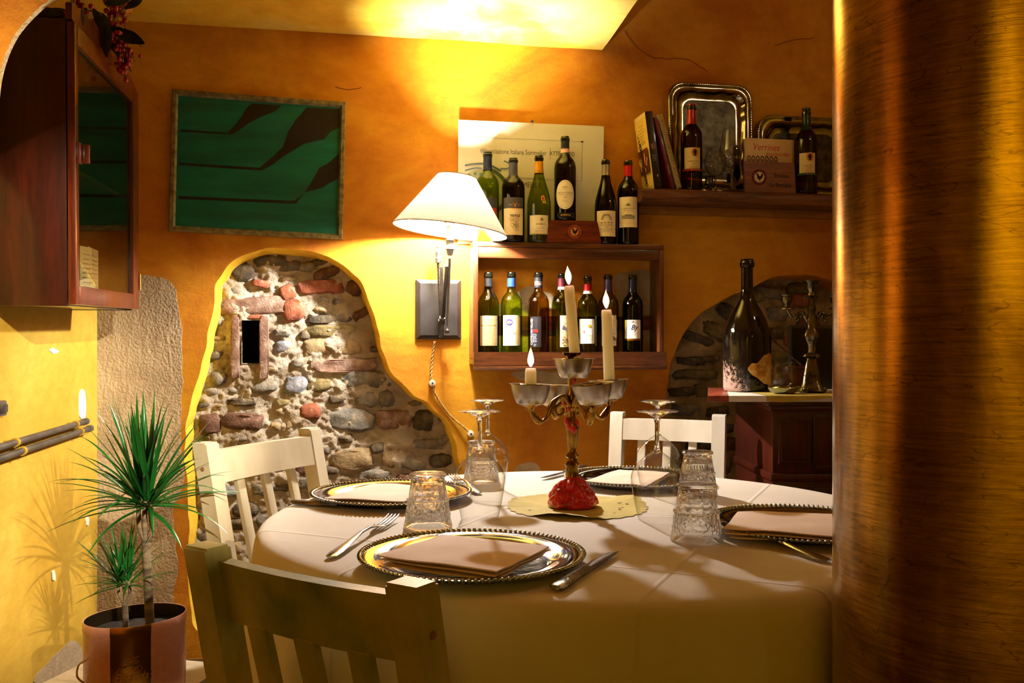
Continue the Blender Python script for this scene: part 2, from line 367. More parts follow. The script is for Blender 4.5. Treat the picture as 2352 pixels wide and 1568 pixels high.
ICO = None
def rock(px, py, w_, h_, m, rot=0, boxy=0.6, name='stone', proud=0.009, y0=0.100, off=-0.09, seed=None, amp=0.16, sub=3):
    """one stone or brick set in the mortar, in wall space"""
    global ICO
    if ICO is None or ICO[0] != sub:
        t = bmesh.new(); bmesh.ops.create_icosphere(t, subdivisions=sub, radius=1.0)
        ICO = (sub, [v.co.copy() for v in t.verts], [[v.index for v in f.verts] for f in t.faces]); t.free()
    u, z = W(px, py, off); s = 1.0/F*3.15; hw, hh = w_*s*.56, h_*s*.58; sd = seed if seed is not None else px*0.37+py*0.11
    ca_, sa = cos(radians(rot)), sin(radians(rot)); dd = 0.030; w0, h0 = hw*2.2, hh*2.2; vs_ = []
    for v in ICO[1]:
        q = [math.copysign(abs(x)**boxy, x) for x in v]
        nv = v*1.7+Vector((sd, 0, sd*0.5)); k = 1+amp*noise.noise(nv)+amp*0.8*noise.noise(nv*2.3)
        x, y, zz = q[0]*hw*k, q[1]*dd, q[2]*hh*k
        y += 0.009*noise.noise(Vector((x*32+sd, zz*32, 1.0)))+0.006*abs(noise.noise(Vector((x*75+sd, zz*75, 3.0))))+0.002*noise.noise(Vector((x*190+sd, zz*190, 3.0)))
        jx = 0.004*noise.noise(Vector((x*70, zz*70, sd))); x += jx; zz += 0.004*noise.noise(Vector((x*70, zz*70, sd+4)))
        vs_.append((x*ca_-zz*sa, min(y, 0.02), x*sa+zz*ca_))
    return obj(name, (vs_, ICO[2]), m, WALL_BACK, 50, loc=(u, y0-proud+dd*0.80, z))
G, T_, D, BL, OL = M_STG, M_STT, M_STD, M_STB, M_STO
for r in [(739,658,98,28,M_BRICK,3,.35),(661,672,30,36,M_BRICK,25,.5),(598,651,38,15,M_BRICK,-8,.5),(590,703,150,38,M_BRICKP,4,.45),(672,712,46,46,M_BRICK,12,.5),
          (752,626,62,24,M_BRICKD,22,.5),(790,839,134,26,M_BRICKP,2,.35),(712,946,44,32,M_BRICK,5,.5),(480,973,44,42,M_BRICKD,3,.5),(558,968,80,36,M_BRICKD,-4,.5),
          (904,964,74,40,M_BRICKP,-3,.4),(578,728,52,9,M_BRICK,3,.4),(812,662,30,34,M_BRICKD,50,.5),(541,795,17,122,M_BRICKP,0,.25),(607,797,18,126,M_BRICKP,0,.25),(500,690,20,40,M_BRICKD,20,.5),
          (830,720,20,40,M_BRICKD,-60,.5)]:
    STONES.append(r); rock(*r, name='brick', proud=0.012 if r[0] not in (541, 607) else 0.020, amp=0.12)
for r in [(759,760,112,30,OL,2),(755,732,100,20,D,4),(728,797,66,40,T_,4),(797,799,58,38,T_,-3),(650,765,38,18,G,-4),(652,797,40,28,BL,0),(683,834,28,18,G,10),
          (679,888,52,42,BL,-10),(732,886,56,30,OL,6),(838,870,106,42,G,-4),(603,888,60,28,G,4),(500,868,34,30,G,40),(773,917,38,20,D,5),(846,918,54,34,G,-6),
          (886,915,34,40,G,20),(808,966,98,46,G,-4),(971,966,46,46,D,0),(470,928,32,14,D,4),(554,924,62,17,D,-3),(978,1020,92,24,G,-5),(808,1055,98,46,T_,2),
          (900,1051,42,46,T_,-30),(947,1066,62,28,G,-20),(1014,1058,50,30,D,4),(793,1009,34,20,D,10),(549,1006,42,18,G,4),(741,1033,28,20,G,0),(639,1069,54,26,G,6),
          (694,1066,40,54,M_BRICKD,4),(643,1113,50,34,D,2),(598,1125,40,26,G,-8),(563,1172,54,30,D,5),(478,1190,38,42,T_,10),(706,1110,60,30,G,-5),(545,1205,64,26,D,0),
          (620,1195,60,30,G,4),(470,1240,32,34,D,0),(486,1296,34,44,BL,5),(478,1356,44,52,G,-5),(470,1130,32,30,G,8),(556,622,46,44,D,30),(621,600,74,32,D,-6),(664,610,50,24,D,6),
          (741,600,52,16,D,14),(704,612,36,20,G,0),(868,1030,34,22,D,12),(1020,1010,34,22,G,30),(862,1090,70,20,G,0),(760,1080,40,20,D,0),(508,1050,34,24,G,10),(596,1050,40,22,G,-10),
          (528,1130,40,24,BL,0),(690,1160,50,26,G,0),(760,1135,60,26,T_,0),(530,1260,50,30,T_,0),(700,770,22,22,D,0),(625,850,28,16,T_,8),(520,1340,40,30,G,0),(540,1400,60,34,D,0),(600,960,0.1,0.1,G,0)]:
    if r[2] > 1: STONES.append(r); rock(*r, boxy=0.62)
TAKEN = [(541,795,20,130),(607,797,20,130),(578,782,60,120)]+[(q[0], q[1], q[2], q[3]) for q in STONES]
R = random.Random(4); inner = hole1
def inside(u, z):
    c_ = False; n_ = len(inner)
    for i in range(n_):
        a, b_ = inner[i], inner[i-1]
        if (a.y > z) != (b_.y > z) and u < (b_.x-a.x)*(z-a.y)/(b_.y-a.y)+a.x: c_ = not c_
    return c_
added = 0
for _ in range(2600):
    x, y = R.uniform(440, 1070), R.uniform(585, 1440); big = y > 1080; w_, h_ = (R.uniform(26, 62), R.uniform(18, 34)) if big else (R.uniform(16, 42), R.uniform(11, 22))
    if any(abs(x-q[0]) < (w_+q[2])*.56+3 and abs(y-q[1]) < (h_+q[3])*.56+3 for q in TAKEN): continue
    if not (inside(*W(x-w_*.5, y)) and inside(*W(x+w_*.5, y))): continue
    TAKEN.append((x, y, w_, h_)); rock(x, y, w_, h_, R.choice([G, G, T_, D, OL, BL, M_BRICKD, M_BRICKP] if big else [G, G, T_, T_, D, OL]), R.uniform(-12, 12), .6, proud=R.uniform(.002, .008), sub=2); added += 1
    if added > 105: break
for r in [(1590,830,70,18,D,-4,.45),(1600,775,90,20,D,-18,.45),(1576,800,0,0,D,0,.5),(1615,825,90,14,D,2,.45),(1600,860,110,22,OL,-2,.5),(1570,900,70,22,D,3,.5),(1625,895,60,30,OL,2,.5),
          (1650,760,70,34,OL,-20,.5),(1680,720,70,34,D,-28,.5),(1580,940,80,26,G,0,.5),(1650,945,60,26,D,4,.5),(1600,985,110,30,OL,0,.5),(1665,985,50,22,D,0,.5),(1672,1020,50,30,M_BRICKD,0,.4),
          (1610,1025,70,26,D,0,.5),(1660,1070,50,40,OL,4,.5),(1600,1075,60,36,D,0,.5),(1770,672,90,26,G,-4,.4),(1740,680,40,26,OL,-14,.5),(1850,660,80,24,OL,4,.4),(1790,720,60,34,G,0,.5),(1735,745,60,36,OL,8,.5),
          (1845,690,60,30,M_BRICK,0,.4),(1860,740,60,30,M_BRICKD,2,.4),(1775,765,70,28,D,0,.5),(1700,790,70,30,D,5,.5),(1830,780,60,22,M_BRICK,6,.4),(1700,840,60,34,OL,0,.5),(1780,820,80,34,OL,0,.5),(1850,850,90,40,D,0,.5),(1560,860,30,20,D,0,.5)]:
    if r[2]: rock(*r, proud=0.010, y0=0.115, off=-0.1, name='stone' if r[4] not in (M_BRICK, M_BRICKD) else 'brick')

# bare plaster patches and paint losses, thin skins of their own on the walls
def patch(parent, pts, thick, m, name='plaster_patch', seed=1.0, jit=0.010, freq=22, n=6):
    ps = jitter(smooth_outline(pts, n), jit, freq, seed); b = B()
    f = [b.verts.new((p.x, -thick, p.y)) for p in ps]; g = [b.verts.new((p.x, 0.001, p.y)) for p in ps]
    tr = tessellate_polygon([[Vector((p.x, p.y, 0)) for p in ps]])
    for t in tr:
        a, b2, c2 = [ps[i] for i in t]; ar = (b2-a).cross(c2-a)
        try: b.faces.new([f[i] for i in (t if ar > 0 else t[::-1])])
        except ValueError: pass
    k = len(ps)
    for i in range(k): b.faces.new((f[i], f[(i+1) % k], g[(i+1) % k], g[i]))
    return obj(name, b, m, parent, 0)
m, nt, p, out = nodes('troweled_plaster'); g = N(nt, 'ShaderNodeNewGeometry')
n1 = N(nt, 'ShaderNodeTexNoise', i_Scale=5.0, i_Detail=6.0); L(nt, g.outputs['Position'], n1.inputs['Vector'])
r = ramp(nt, [(0.35, (0.27, 0.20, 0.125)), (0.6, (0.41, 0.32, 0.21))], n1.outputs[0]); L(nt, r.outputs[0], p.inputs['Base Color']); p.inputs['Roughness'].default_value = 0.9
mp = N(nt, 'ShaderNodeMapping'); mp.inputs['Scale'].default_value = (1, 1, 0.25); L(nt, g.outputs['Position'], mp.inputs[0])
wv = N(nt, 'ShaderNodeTexNoise', i_Scale=30.0, i_Detail=4.0, i_Distortion=0.7); L(nt, mp.outputs[0], wv.inputs['Vector'])
n3 = N(nt, 'ShaderNodeTexNoise', i_Scale=120.0, i_Detail=4.0); L(nt, g.outputs['Position'], n3.inputs['Vector'])
b1 = N(nt, 'ShaderNodeBump', i_Strength=1.0, i_Distance=0.007); L(nt, n3.outputs[0], b1.inputs['Height'])
b2 = N(nt, 'ShaderNodeBump', i_Strength=0.6, i_Distance=0.010); L(nt, wv.outputs[0], b2.inputs['Height']); L(nt, b1.outputs[0], b2.inputs['Normal']); L(nt, b2.outputs[0], p.inputs['Normal'])
M_TROWEL = m
patch(WALL_BACK, [W(*q) for q in [(214,1560),(214,1100),(214,700),(300,640),(350,632),(392,650),(408,690),(416,760),(418,900),(415,1000),(418,1060),(424,1110),(396,1180),(404,1240),(408,1300),(398,1380),(404,1450),(398,1560)]], 0.004, M_TROWEL, seed=2.0, jit=0.008)
patch(WALL_BACK, [W(*q) for q in [(1120,720),(1160,690),(1205,660),(1250,670),(1290,700),(1330,740),(1330,800),(1250,810),(1130,800)]], 0.002, M_GREYPL, seed=3.0)
patch(WALL_BACK, [W(*q) for q in [(1410,640),(1450,625),(1500,640),(1500,800),(1440,800),(1425,720)]], 0.002, M_GREYPL, seed=3.6)
patch(WALL_BACK, [W(*q) for q in [(1130,1150),(1175,1090),(1215,1060),(1245,1080),(1260,1130),(1240,1160)]], 0.002, M_GREYPL, seed=5.0)
patch(WALL_BACK, [W(*q) for q in [(1180,852),(1260,852),(1330,858),(1300,880),(1240,882),(1190,872)]], 0.002, M_GREYPL, seed=6.0)
patch(WALL_BACK, [W(*q) for q in [(415,1525),(455,1512),(500,1520),(540,1560),(530,1620),(420,1620)]], 0.003, M_MORTAR2, seed=7.0)
def crack(pts, seed):
    b = B(); ps = curve([Vector((W(*q)[0], -0.0006, W(*q)[1])) for q in pts], 8)
    ps = [q+Vector((0.004*noise.noise(q*60), 0, 0.004*noise.noise(q*55+Vector((3, 3, 3))))) for q in ps]
    tube(b, ps, 0.0011, 4); return obj('hairline_crack', b, mat('crack_fill', '#7a3a08', '#4a2004', rough=0.9), WALL_BACK, 180)
crack([(1435,70),(1455,100),(1490,128),(1530,135),(1580,138),(1625,165)], 1)
crack([(1780,105),(1820,92),(1870,88)], 2)
crack([(770,200),(800,206),(830,202)], 3)

# left wall: from the back corner towards the camera
LD = Vector((-386.0/F, 1, 0)).normalized(); LC = Vector((-1.36, 3.0, 0)); LTH = atan2(LD.y, LD.x)
LN = Vector((LD.y, -LD.x, 0))                           # into the room
def WL(px, py, off=0.0):
    d = Vector(((px-CX)/F, 1, -(py-CY)/F)); o = Vector((0, 0, CZ)); p0 = LC+LN*off
    t = (p0-o).dot(LN)/d.dot(LN); p = o+d*t-p0
    return p.dot(LD), p.z
bm = B(); nx, nz = 60, 54
for j in range(nz+1):
    for i in range(nx+1):
        u, z = -2.95+3.0*i/nx, 2.75*j/nz
        bm.verts.new((u, -0.0012*noise.noise(Vector((u*3, z*3, 0))), z))
bm.verts.ensure_lookup_table()
for j in range(nz):
    for i in range(nx):
        a = j*(nx+1)+i; bm.faces.new([bm.verts[k] for k in (a, a+1, a+nx+2, a+nx+1)])
WALL_LEFT = struct('wall_left', bm, M_YELLOW, smooth=180); WALL_LEFT.location = LC; WALL_LEFT.rotation_euler = (0, 0, LTH)
for i, pts in enumerate([[(182,900),(192,896),(196,930),(194,958),(184,960),(180,940)], [(112,805),(120,799),(134,806),(122,812)], [(196,1190),(202,1188),(202,1205),(197,1206)],
                         [(80,1568),(110,1520),(140,1490),(168,1470),(190,1500),(190,1568)], [(118,1312),(124,1310),(126,1330),(119,1332)]]):
    patch(WALL_LEFT, [WL(*q) for q in pts], 0.0025, M_WHITEP if i != 3 else M_GREYPL, 'paint_loss', seed=8.0+i, jit=0.004, freq=50)

# ceilings, floor, far walls
EX = Vector((0.322, 3.3125, 0)); ED = Vector((0.066, -0.494, 0)).normalized(); E2 = EX+ED*2.15
b = B(); top = 2.135
ps = [(-2.2, 3.32), (EX.x, EX.y+0.03), (E2.x, E2.y), (-2.2, E2.y)]
nxx = 48; rows = []
for j in range(nxx+1):
    t = j/nxx; a = Vector((-2.2, 3.1+(E2.y-3.1)*t, 0)); a.y = 3.05+(E2.y-3.05)*t; e = EX.lerp(E2, t); e.y += 0.03*(1-t)
    rows.append([b.verts.new((a.x+(e.x-a.x)*i/nxx, a.y+(e.y-a.y)*i/nxx+0.0, top+0.006*noise.noise(Vector((i*0.15, j*0.15, 2))))) for i in range(nxx+1)])
for x, y in zip(rows, rows[1:]):
    for i in range(nxx): b.faces.new((x[i], x[i+1], y[i+1], y[i]))
side = [b.verts.new((v.co.x, v.co.y, 2.75)) for v in [r_[-1] for r_ in rows]]
for i in range(nxx): b.faces.new((rows[i][-1], rows[i+1][-1], side[i+1], side[i]))
struct('ceiling', b, M_CEIL, smooth=60)
b = B(); box(b, -2.4, 2.6, -2.0, 3.75, 2.75, 2.80); struct('ceiling', b, M_ORANGE, smooth=0)
b = B(); box(b, -2.4, 2.6, -2.0, 3.75, -0.05, 0.0); FLOOR = struct('floor', b, M_FLOOR, smooth=0)
b = B(); box(b, 2.0, 2.08, -2.0, 3.75, 0, 2.75); struct('wall_right', b, M_YELLOWR, smooth=0)
b = B(); box(b, -2.4, 2.08, -1.9, -1.82, 0, 2.75); struct('wall_front', b, M_YELLOWR, smooth=0)
b = B(); box(b, -1.75, -1.67, -1.85, 1.0, 0, 2.75); struct('wall_left', b, M_YELLOWR, smooth=0)

# arched opening the camera looks through (its soffit shows at upper left)
AR = [(-0.672, 0.0), (-0.672, 1.33), (-0.671, 1.385), (-0.664, 1.43), (-0.646, 1.472), (-0.618, 1.504), (-0.592, 1.524), (-0.50, 1.60), (-0.36, 1.70), (-0.18, 1.79), (0.05, 1.85), (0.3, 1.88), (2.0, 1.88)]
arc = []
for i in range(len(AR)-1):
    n_ = 6 if 1 <= i <= 10 else 1
    p0, p1, p2, p3 = [Vector(AR[max(0, min(len(AR)-1, i+k))]) for k in (-1, 0, 1, 2)]
    if i in (0, 11): arc.append(p1); continue
    for j in range(n_):
        t = j/n_; arc.append(0.5*((2*p1)+(p2-p0)*t+(2*p0-5*p1+4*p2-p3)*t*t+(3*p1-p0-3*p2+p3)*t**3))
arc.append(Vector(AR[-1]))
b = B(); rings = []
cs = [(-0.0, 1.20), (-0.004, 1.197), (-0.008, 1.188), (-0.008, 0.97), (0.0, 0.95)]
outerA = []
for p_ in arc:
    nn = Vector((-1, 0)) if p_.y < 1.34 else Vector((-0.5, 0.85))
    rings.append([b.verts.new((p_.x+(-0.006 if k in (0, 4) else 0), y_, p_.y)) for k, (s_, y_) in enumerate(cs)])
for x, y in zip(rings, rings[1:]):
    for k in range(len(cs)-1):
        f_ = b.faces.new((x[k], y[k], y[k+1], x[k+1])); f_.material_index = 1 if k < 2 else 0
for y_, kk in ((1.20, 0), (0.95, -1)):
    top_ = [b.verts.new((p_.x if p_.y > 1.34 else -1.70, y_, 2.75 if p_.y > 1.34 else p_.y)) for p_ in arc]
    tl = b.verts.new((-1.70, y_, 2.75)); seen = False
    for i in range(len(arc)-1):
        if arc[i].y <= 1.34 and arc[i+1].y > 1.34:
            b.faces.new((rings[i][kk], rings[i+1][kk], top_[i+1], tl, top_[i]))
        else:
            b.faces.new((rings[i][kk], rings[i+1][kk], top_[i+1], top_[i]))
bmesh.ops.recalc_face_normals(b, faces=b.faces[:])
struct('wall_arch', b, [M_ORANGE, M_GREYPL], smooth=50)
b = B(); box(b, -1.72, -1.36, 0.95, 1.2, 0, 2.75)  # return of the arch wall to the left wall
struct('trim_1', b, M_ORANGE, smooth=0)

# unseen glowing panel added on the near left wall for the column's pale streak
b = B(); box(b, -1.68, -1.665, 0.12, 0.48, 0.75, 1.95)
glow_panel = struct('glow_panel_1', b, mat('glow_panel_face', '#8a8c96', '#7a7c86', rough=0.2, emis=(0.55, 0.57, 0.66), estr=3.0), smooth=0)
b = B()
for (y0, y1, z0, z1) in ((0.07, 0.12, 0.7, 2.0), (0.48, 0.53, 0.7, 2.0), (0.07, 0.53, 0.7, 0.75), (0.07, 0.53, 1.95, 2.0)): box(b, -1.68, -1.64, y0, y1, z0, z1, 0.003)
obj('glow_panel_frame', b, wood('panel_frame_wood', '#3a2010', '#6a4020', axis='z'), glow_panel, 30)

# copper column
m, nt, p, out = nodes('hammered_copper'); tc = N(nt, 'ShaderNodeTexCoord')
n1 = N(nt, 'ShaderNodeTexNoise', i_Scale=4.0, i_Detail=6.0, i_Roughness=0.65, i_Distortion=0.8); L(nt, tc.outputs['Object'], n1.inputs['Vector'])
mp = N(nt, 'ShaderNodeMapping'); mp.inputs['Scale'].default_value = (3, 3, 60); mp.inputs['Rotation'].default_value = (0.12, 0.1, 0); L(nt, tc.outputs['Object'], mp.inputs[0])
n2 = N(nt, 'ShaderNodeTexNoise', i_Scale=5.0, i_Detail=6.0, i_Roughness=0.75, i_Distortion=0.4); L(nt, mp.outputs[0], n2.inputs['Vector'])
r = ramp(nt, [(0.30, (0.24, 0.11, 0.03)), (0.48, (0.48, 0.27, 0.07)), (0.62, (0.72, 0.45, 0.13))], n1.outputs[0])
r2 = ramp(nt, [(0.30, (0.34, 0.28, 0.22)), (0.60, (1, 1, 1))], n2.outputs[0])
mx = N(nt, 'ShaderNodeMix', data_type='RGBA', blend_type='MULTIPLY'); mx.inputs[0].default_value = 0.8; L(nt, r.outputs[0], mx.inputs[6]); L(nt, r2.outputs[0], mx.inputs[7])
mps = N(nt, 'ShaderNodeMapping'); mps.inputs['Scale'].default_value = (2.2, 2.2, 9); mps.inputs['Rotation'].default_value = (0.5, 0.35, 0.2); L(nt, tc.outputs['Object'], mps.inputs[0])
n5 = N(nt, 'ShaderNodeTexNoise', i_Scale=2.4, i_Detail=3.0, i_Roughness=0.55); L(nt, mps.outputs[0], n5.inputs['Vector'])
r5 = ramp(nt, [(0.0, (1, 1, 1)), (0.445, (1, 1, 1)), (0.449, (.30, .25, .2)), (0.453, (1, 1, 1)), (0.536, (1, 1, 1)), (0.539, (.35, .3, .24)), (0.542, (1, 1, 1))], n5.outputs[0])
mx5 = N(nt, 'ShaderNodeMix', data_type='RGBA', blend_type='MULTIPLY'); mx5.inputs[0].default_value = 0.75; L(nt, mx.outputs[2], mx5.inputs[6]); L(nt, r5.outputs[0], mx5.inputs[7])
L(nt, mx5.outputs[2], p.inputs['Base Color']); p.inputs['Metallic'].default_value = 0.92; p.inputs['Coat Weight'].default_value = 0.35; p.inputs['Coat Roughness'].default_value = 0.16
mr = N(nt, 'ShaderNodeMapRange'); mr.inputs[3].default_value = 0.13; mr.inputs[4].default_value = 0.27; L(nt, n2.outputs[0], mr.inputs[0]); L(nt, mr.outputs[0], p.inputs['Roughness'])
vo = N(nt, 'ShaderNodeTexVoronoi', i_Scale=7.0, feature='DISTANCE_TO_EDGE'); mpv = N(nt, 'ShaderNodeMapping'); mpv.inputs['Scale'].default_value = (1, 1, 4); mpv.inputs['Rotation'].default_value = (0.5, 0.4, 0)
L(nt, tc.outputs['Object'], mpv.inputs[0]); L(nt, mpv.outputs[0], vo.inputs['Vector'])
b1 = N(nt, 'ShaderNodeBump', i_Strength=0.16, i_Distance=0.0012); L(nt, n2.outputs[0], b1.inputs['Height'])
b2 = N(nt, 'ShaderNodeBump', i_Strength=0.10, i_Distance=0.006); L(nt, n1.outputs[0], b2.inputs['Height']); L(nt, b1.outputs[0], b2.inputs['Normal']); L(nt, b2.outputs[0], p.inputs['Normal'])
b = B(); lathe(b, [(0.17, 0), (0.17, 0.3), (0.17, 0.9), (0.17, 1.5), (0.17, 1.875)], 96)
o = obj('copper_column', b, m, None, 30, loc=(0.553, 1.065, 0)); tag(o, 'thick scratched copper clad column on the right edge in front of the table', 'column')
# ============================================================ PRINT (flat lettering and drawings)
TXT = {}
def text_geo(s, shear=0.0, bold=0.0, sp=1.0):
    k = (s, shear, bold, sp)
    if k in TXT: return TXT[k]
    c = bpy.data.curves.new('t', 'FONT'); c.body = s; c.size = 1.0; c.align_x = 'CENTER'; c.align_y = 'CENTER'; c.resolution_u = 2
    c.shear = shear; c.offset = bold; c.space_character = sp; c.fill_mode = 'FRONT' if hasattr(c, 'fill_mode') else c.fill_mode
    o = bpy.data.objects.new('t', c); me = bpy.data.meshes.new_from_object(o)
    r = ([(v.co.x, v.co.y) for v in me.vertices], [list(f.vertices) for f in me.polygons])
    bpy.data.objects.remove(o); bpy.data.curves.remove(c); bpy.data.meshes.remove(me); TXT[k] = r; return r
class Art:
    """flat drawing in 2D, later mapped onto a label or board"""
    def __init__(s): s.l = []
    def _add(s, col, vs_, fs): s.l.append((col, vs_, fs))
    def text(s, t, x, y, h, col='#222222', xs=1.0, shear=0.0, bold=0.0, rot=0.0, sp=1.0):
        v, f = text_geo(t, shear, bold, sp); c_, s_ = cos(rot), sin(rot)
        s._add(col, [(x+(a*xs*c_-b_*s_)*h, y+(a*xs*s_+b_*c_)*h) for a, b_ in v], f); return s
    def rect(s, x0, y0, x1, y1, col, n=12):
        v = []; f = []
        for i in range(n+1):
            t = x0+(x1-x0)*i/n; v += [(t, y0), (t, y1)]
        for i in range(n): f.append((2*i, 2*i+2, 2*i+3, 2*i+1))
        s._add(col, v, f); return s
    def ring(s, x, y, r0, r1, col, n=28, sy=1.0, a0=0.0, a1=2*pi):
        v = []; f = []
        for i in range(n+1):
            a = a0+(a1-a0)*i/n; v += [(x+r0*cos(a), y+r0*sy*sin(a)), (x+r1*cos(a), y+r1*sy*sin(a))]
        for i in range(n): f.append((2*i, 2*i+1, 2*i+3, 2*i+2))
        s._add(col, v, f); return s
    def disc(s, x, y, r, col, n=28, sy=1.0): return s.ring(x, y, 0.0001, r, col, n, sy)
    def poly(s, pts, col):
        tr = tessellate_polygon([[Vector((p[0], p[1], 0)) for p in pts]]); s._add(col, list(pts), [tuple(t) for t in tr]); return s
    def line(s, pts, w_, col):
        v = []; f = []; n = len(pts)
        for i in range(n):
            a = Vector(pts[max(0, i-1)]); b_ = Vector(pts[min(n-1, i+1)]); t = (b_-a); t = t.normalized() if t.length > 0 else Vector((1, 0))
            ww = w_[i] if isinstance(w_, (list, tuple)) else w_
            v += [(pts[i][0]-t.y*ww/2, pts[i][1]+t.x*ww/2), (pts[i][0]+t.y*ww/2, pts[i][1]-t.x*ww/2)]
        for i in range(n-1): f.append((2*i, 2*i+1, 2*i+3, 2*i+2))
        s._add(col, v, f); return s
    def para(s, x, y, w_, rows, lh, col, h=None, seed=1, al='c'):
        """rows of small print"""
        R = random.Random(seed); h = h or lh*0.45
        for i in range(rows):
            ww = w_*(0.65+0.35*R.random()); xx = x-ww/2 if al == 'c' else x-w_/2; yy = y-i*lh; e = xx+ww
            while xx < e:
                k = min(e-xx, h*R.uniform(1.2, 4)); s.rect(xx, yy-h*0.28, xx+k, yy+h*R.uniform(0.15, 0.35), col, 1); xx += k+h*0.7
        return s
    def build(s, parent, fn, name='print', step=0.00012, base=0.0002):
        vs_, fs, mi, ms = [], [], [], []
        for k, (col, v, f) in enumerate(s.l):
            if col not in ms: ms.append(col)
            o = len(vs_); vs_ += [fn(a, b_, base+step*k) for a, b_ in v]
            for q in f:
                p = [o+i for i in q]; a, b_, c_ = [Vector(vs_[i]) for i in p[:3]]
                fs.append(p); mi.append(ms.index(col))
        me = bpy.data.meshes.new(name); me.from_pydata(vs_, [], fs); me.update()
        for c_ in ms: me.materials.append(ink(c_) if not isinstance(c_, bpy.types.Material) else c_)
        me.polygons.foreach_set('material_index', mi)
        o = bpy.data.objects.new(name, me); COL.objects.link(o); o.parent = parent; return o
def rooster(A, x, y, s, col='#14100c'):
    pts = [(-.42,.30),(-.36,.42),(-.30,.50),(-.22,.44),(-.12,.30),(.02,.12),(.16,.10),(.24,.34),(.36,.46),(.46,.34),(.44,.12),(.36,-.08),(.22,-.22),(.10,-.28),(.12,-.44),(.22,-.50),(-.02,-.50),(.04,-.44),(0,-.30),(-.14,-.24),(-.26,-.06),(-.28,.14),(-.32,.26)]
    return A.poly([(x+a*s, y+b_*s) for a, b_ in pts], col)

# ============================================================ TABLE AND CLOTH
TC = Vector((0.14, 1.73, 0)); TR = 0.60; TZ = 0.75
tbl = thing('round_table', 'round dining table hidden under the cream cloth', 'table', (TC.x, TC.y, 0))
b = B(); lathe(b, [(0.0, 0.715), (0.58, 0.715), (0.592, 0.722), (0.592, 0.738), (0.585, 0.744), (0.0, 0.744)], 64); obj('tabletop', b, wood('table_wood', '#5a3a20', '#8a6038'), tbl)
b = B(); lathe(b, [(0.0, 0.0), (0.26, 0.0), (0.26, 0.03), (0.10, 0.07), (0.05, 0.12), (0.045, 0.40), (0.07, 0.48), (0.045, 0.56), (0.06, 0.66), (0.20, 0.714), (0, 0.714)], 32); obj('pedestal', b, wood('table_wood', '#5a3a20', '#8a6038'), tbl)
m, nt, p, out = nodes('cream_cloth'); tc = N(nt, 'ShaderNodeTexCoord')
n1 = N(nt, 'ShaderNodeTexNoise', i_Scale=6.0, i_Detail=4.0); L(nt, tc.outputs['Object'], n1.inputs['Vector'])
r = ramp(nt, [(0.3, (0.70, 0.64, 0.58)), (0.7, (0.77, 0.71, 0.65))], n1.outputs[0]); L(nt, r.outputs[0], p.inputs['Base Color']); p.inputs['Roughness'].default_value = 0.85
p.inputs['Sheen Weight'].default_value = 0.15; p.inputs['Specular IOR Level'].default_value = 0.2
def crease(ax, ay, c, wd):
    d = N(nt, 'ShaderNodeVectorMath', operation='DOT_PRODUCT'); d.inputs[1].default_value = (ax, ay, 0); L(nt, tc.outputs['Object'], d.inputs[0])
    s_ = N(nt, 'ShaderNodeMath', operation='SUBTRACT'); L(nt, d.outputs['Value'], s_.inputs[0]); s_.inputs[1].default_value = c
    a = N(nt, 'ShaderNodeMath', operation='ABSOLUTE'); L(nt, s_.outputs[0], a.inputs[0])
    q = N(nt, 'ShaderNodeMapRange', interpolation_type='SMOOTHSTEP'); q.inputs[1].default_value = 0; q.inputs[2].default_value = wd; q.inputs[3].default_value = 1; q.inputs[4].default_value = 0
    L(nt, a.outputs[0], q.inputs[0]); return q.outputs[0]
def dirline(p1, p2):
    a = Vector(p1)-Vector((TC.x, TC.y)); b_ = Vector(p2)-Vector((TC.x, TC.y)); t = (b_-a).normalized(); n_ = Vector((-t.y, t.x)); return n_.x, n_.y, n_.dot(a)
l1 = dirline((-0.38, 1.555), (0.25, 1.27)); l2 = (-l1[1], l1[0], 0.16)
acc = None
for (ax, ay, c_) in (l1, l2, (l1[0], l1[1], l1[2]+0.42), (l2[0], l2[1], -0.26)):
    o_ = crease(ax, ay, c_, 0.006)
    if acc is None: acc = o_
    else:
        ad = N(nt, 'ShaderNodeMath', operation='ADD'); L(nt, acc, ad.inputs[0]); L(nt, o_, ad.inputs[1]); acc = ad.outputs[0]
w1 = N(nt, 'ShaderNodeTexNoise', i_Scale=500.0, i_Detail=2.0); L(nt, tc.outputs['Object'], w1.inputs['Vector'])
w2 = N(nt, 'ShaderNodeTexNoise', i_Scale=7.0, i_Detail=3.0, i_Distortion=0.8); L(nt, tc.outputs['Object'], w2.inputs['Vector'])
b0 = N(nt, 'ShaderNodeBump', i_Strength=0.15, i_Distance=0.0006); L(nt, w1.outputs[0], b0.inputs['Height'])
b1 = N(nt, 'ShaderNodeBump', i_Strength=0.5, i_Distance=0.003); L(nt, acc, b1.inputs['Height']); L(nt, b0.outputs[0], b1.inputs['Normal'])
b2 = N(nt, 'ShaderNodeBump', i_Strength=0.3, i_Distance=0.006); L(nt, w2.outputs[0], b2.inputs['Height']); L(nt, b1.outputs[0], b2.inputs['Normal']); L(nt, b2.outputs[0], p.inputs['Normal'])
M_CLOTH = m
bm = B(); SEG = 220; prof = [(0.0, 0.0), (0.15, 0), (0.3, 0), (0.45, 0), (0.55, 0), (0.578, 0), (0.590, -0.002), (0.598, -0.007), (0.603, -0.016), (0.606, -0.03), (0.609, -0.06)] + [(0.611, -0.06-0.022*i) for i in range(1, 11)]
rings = []
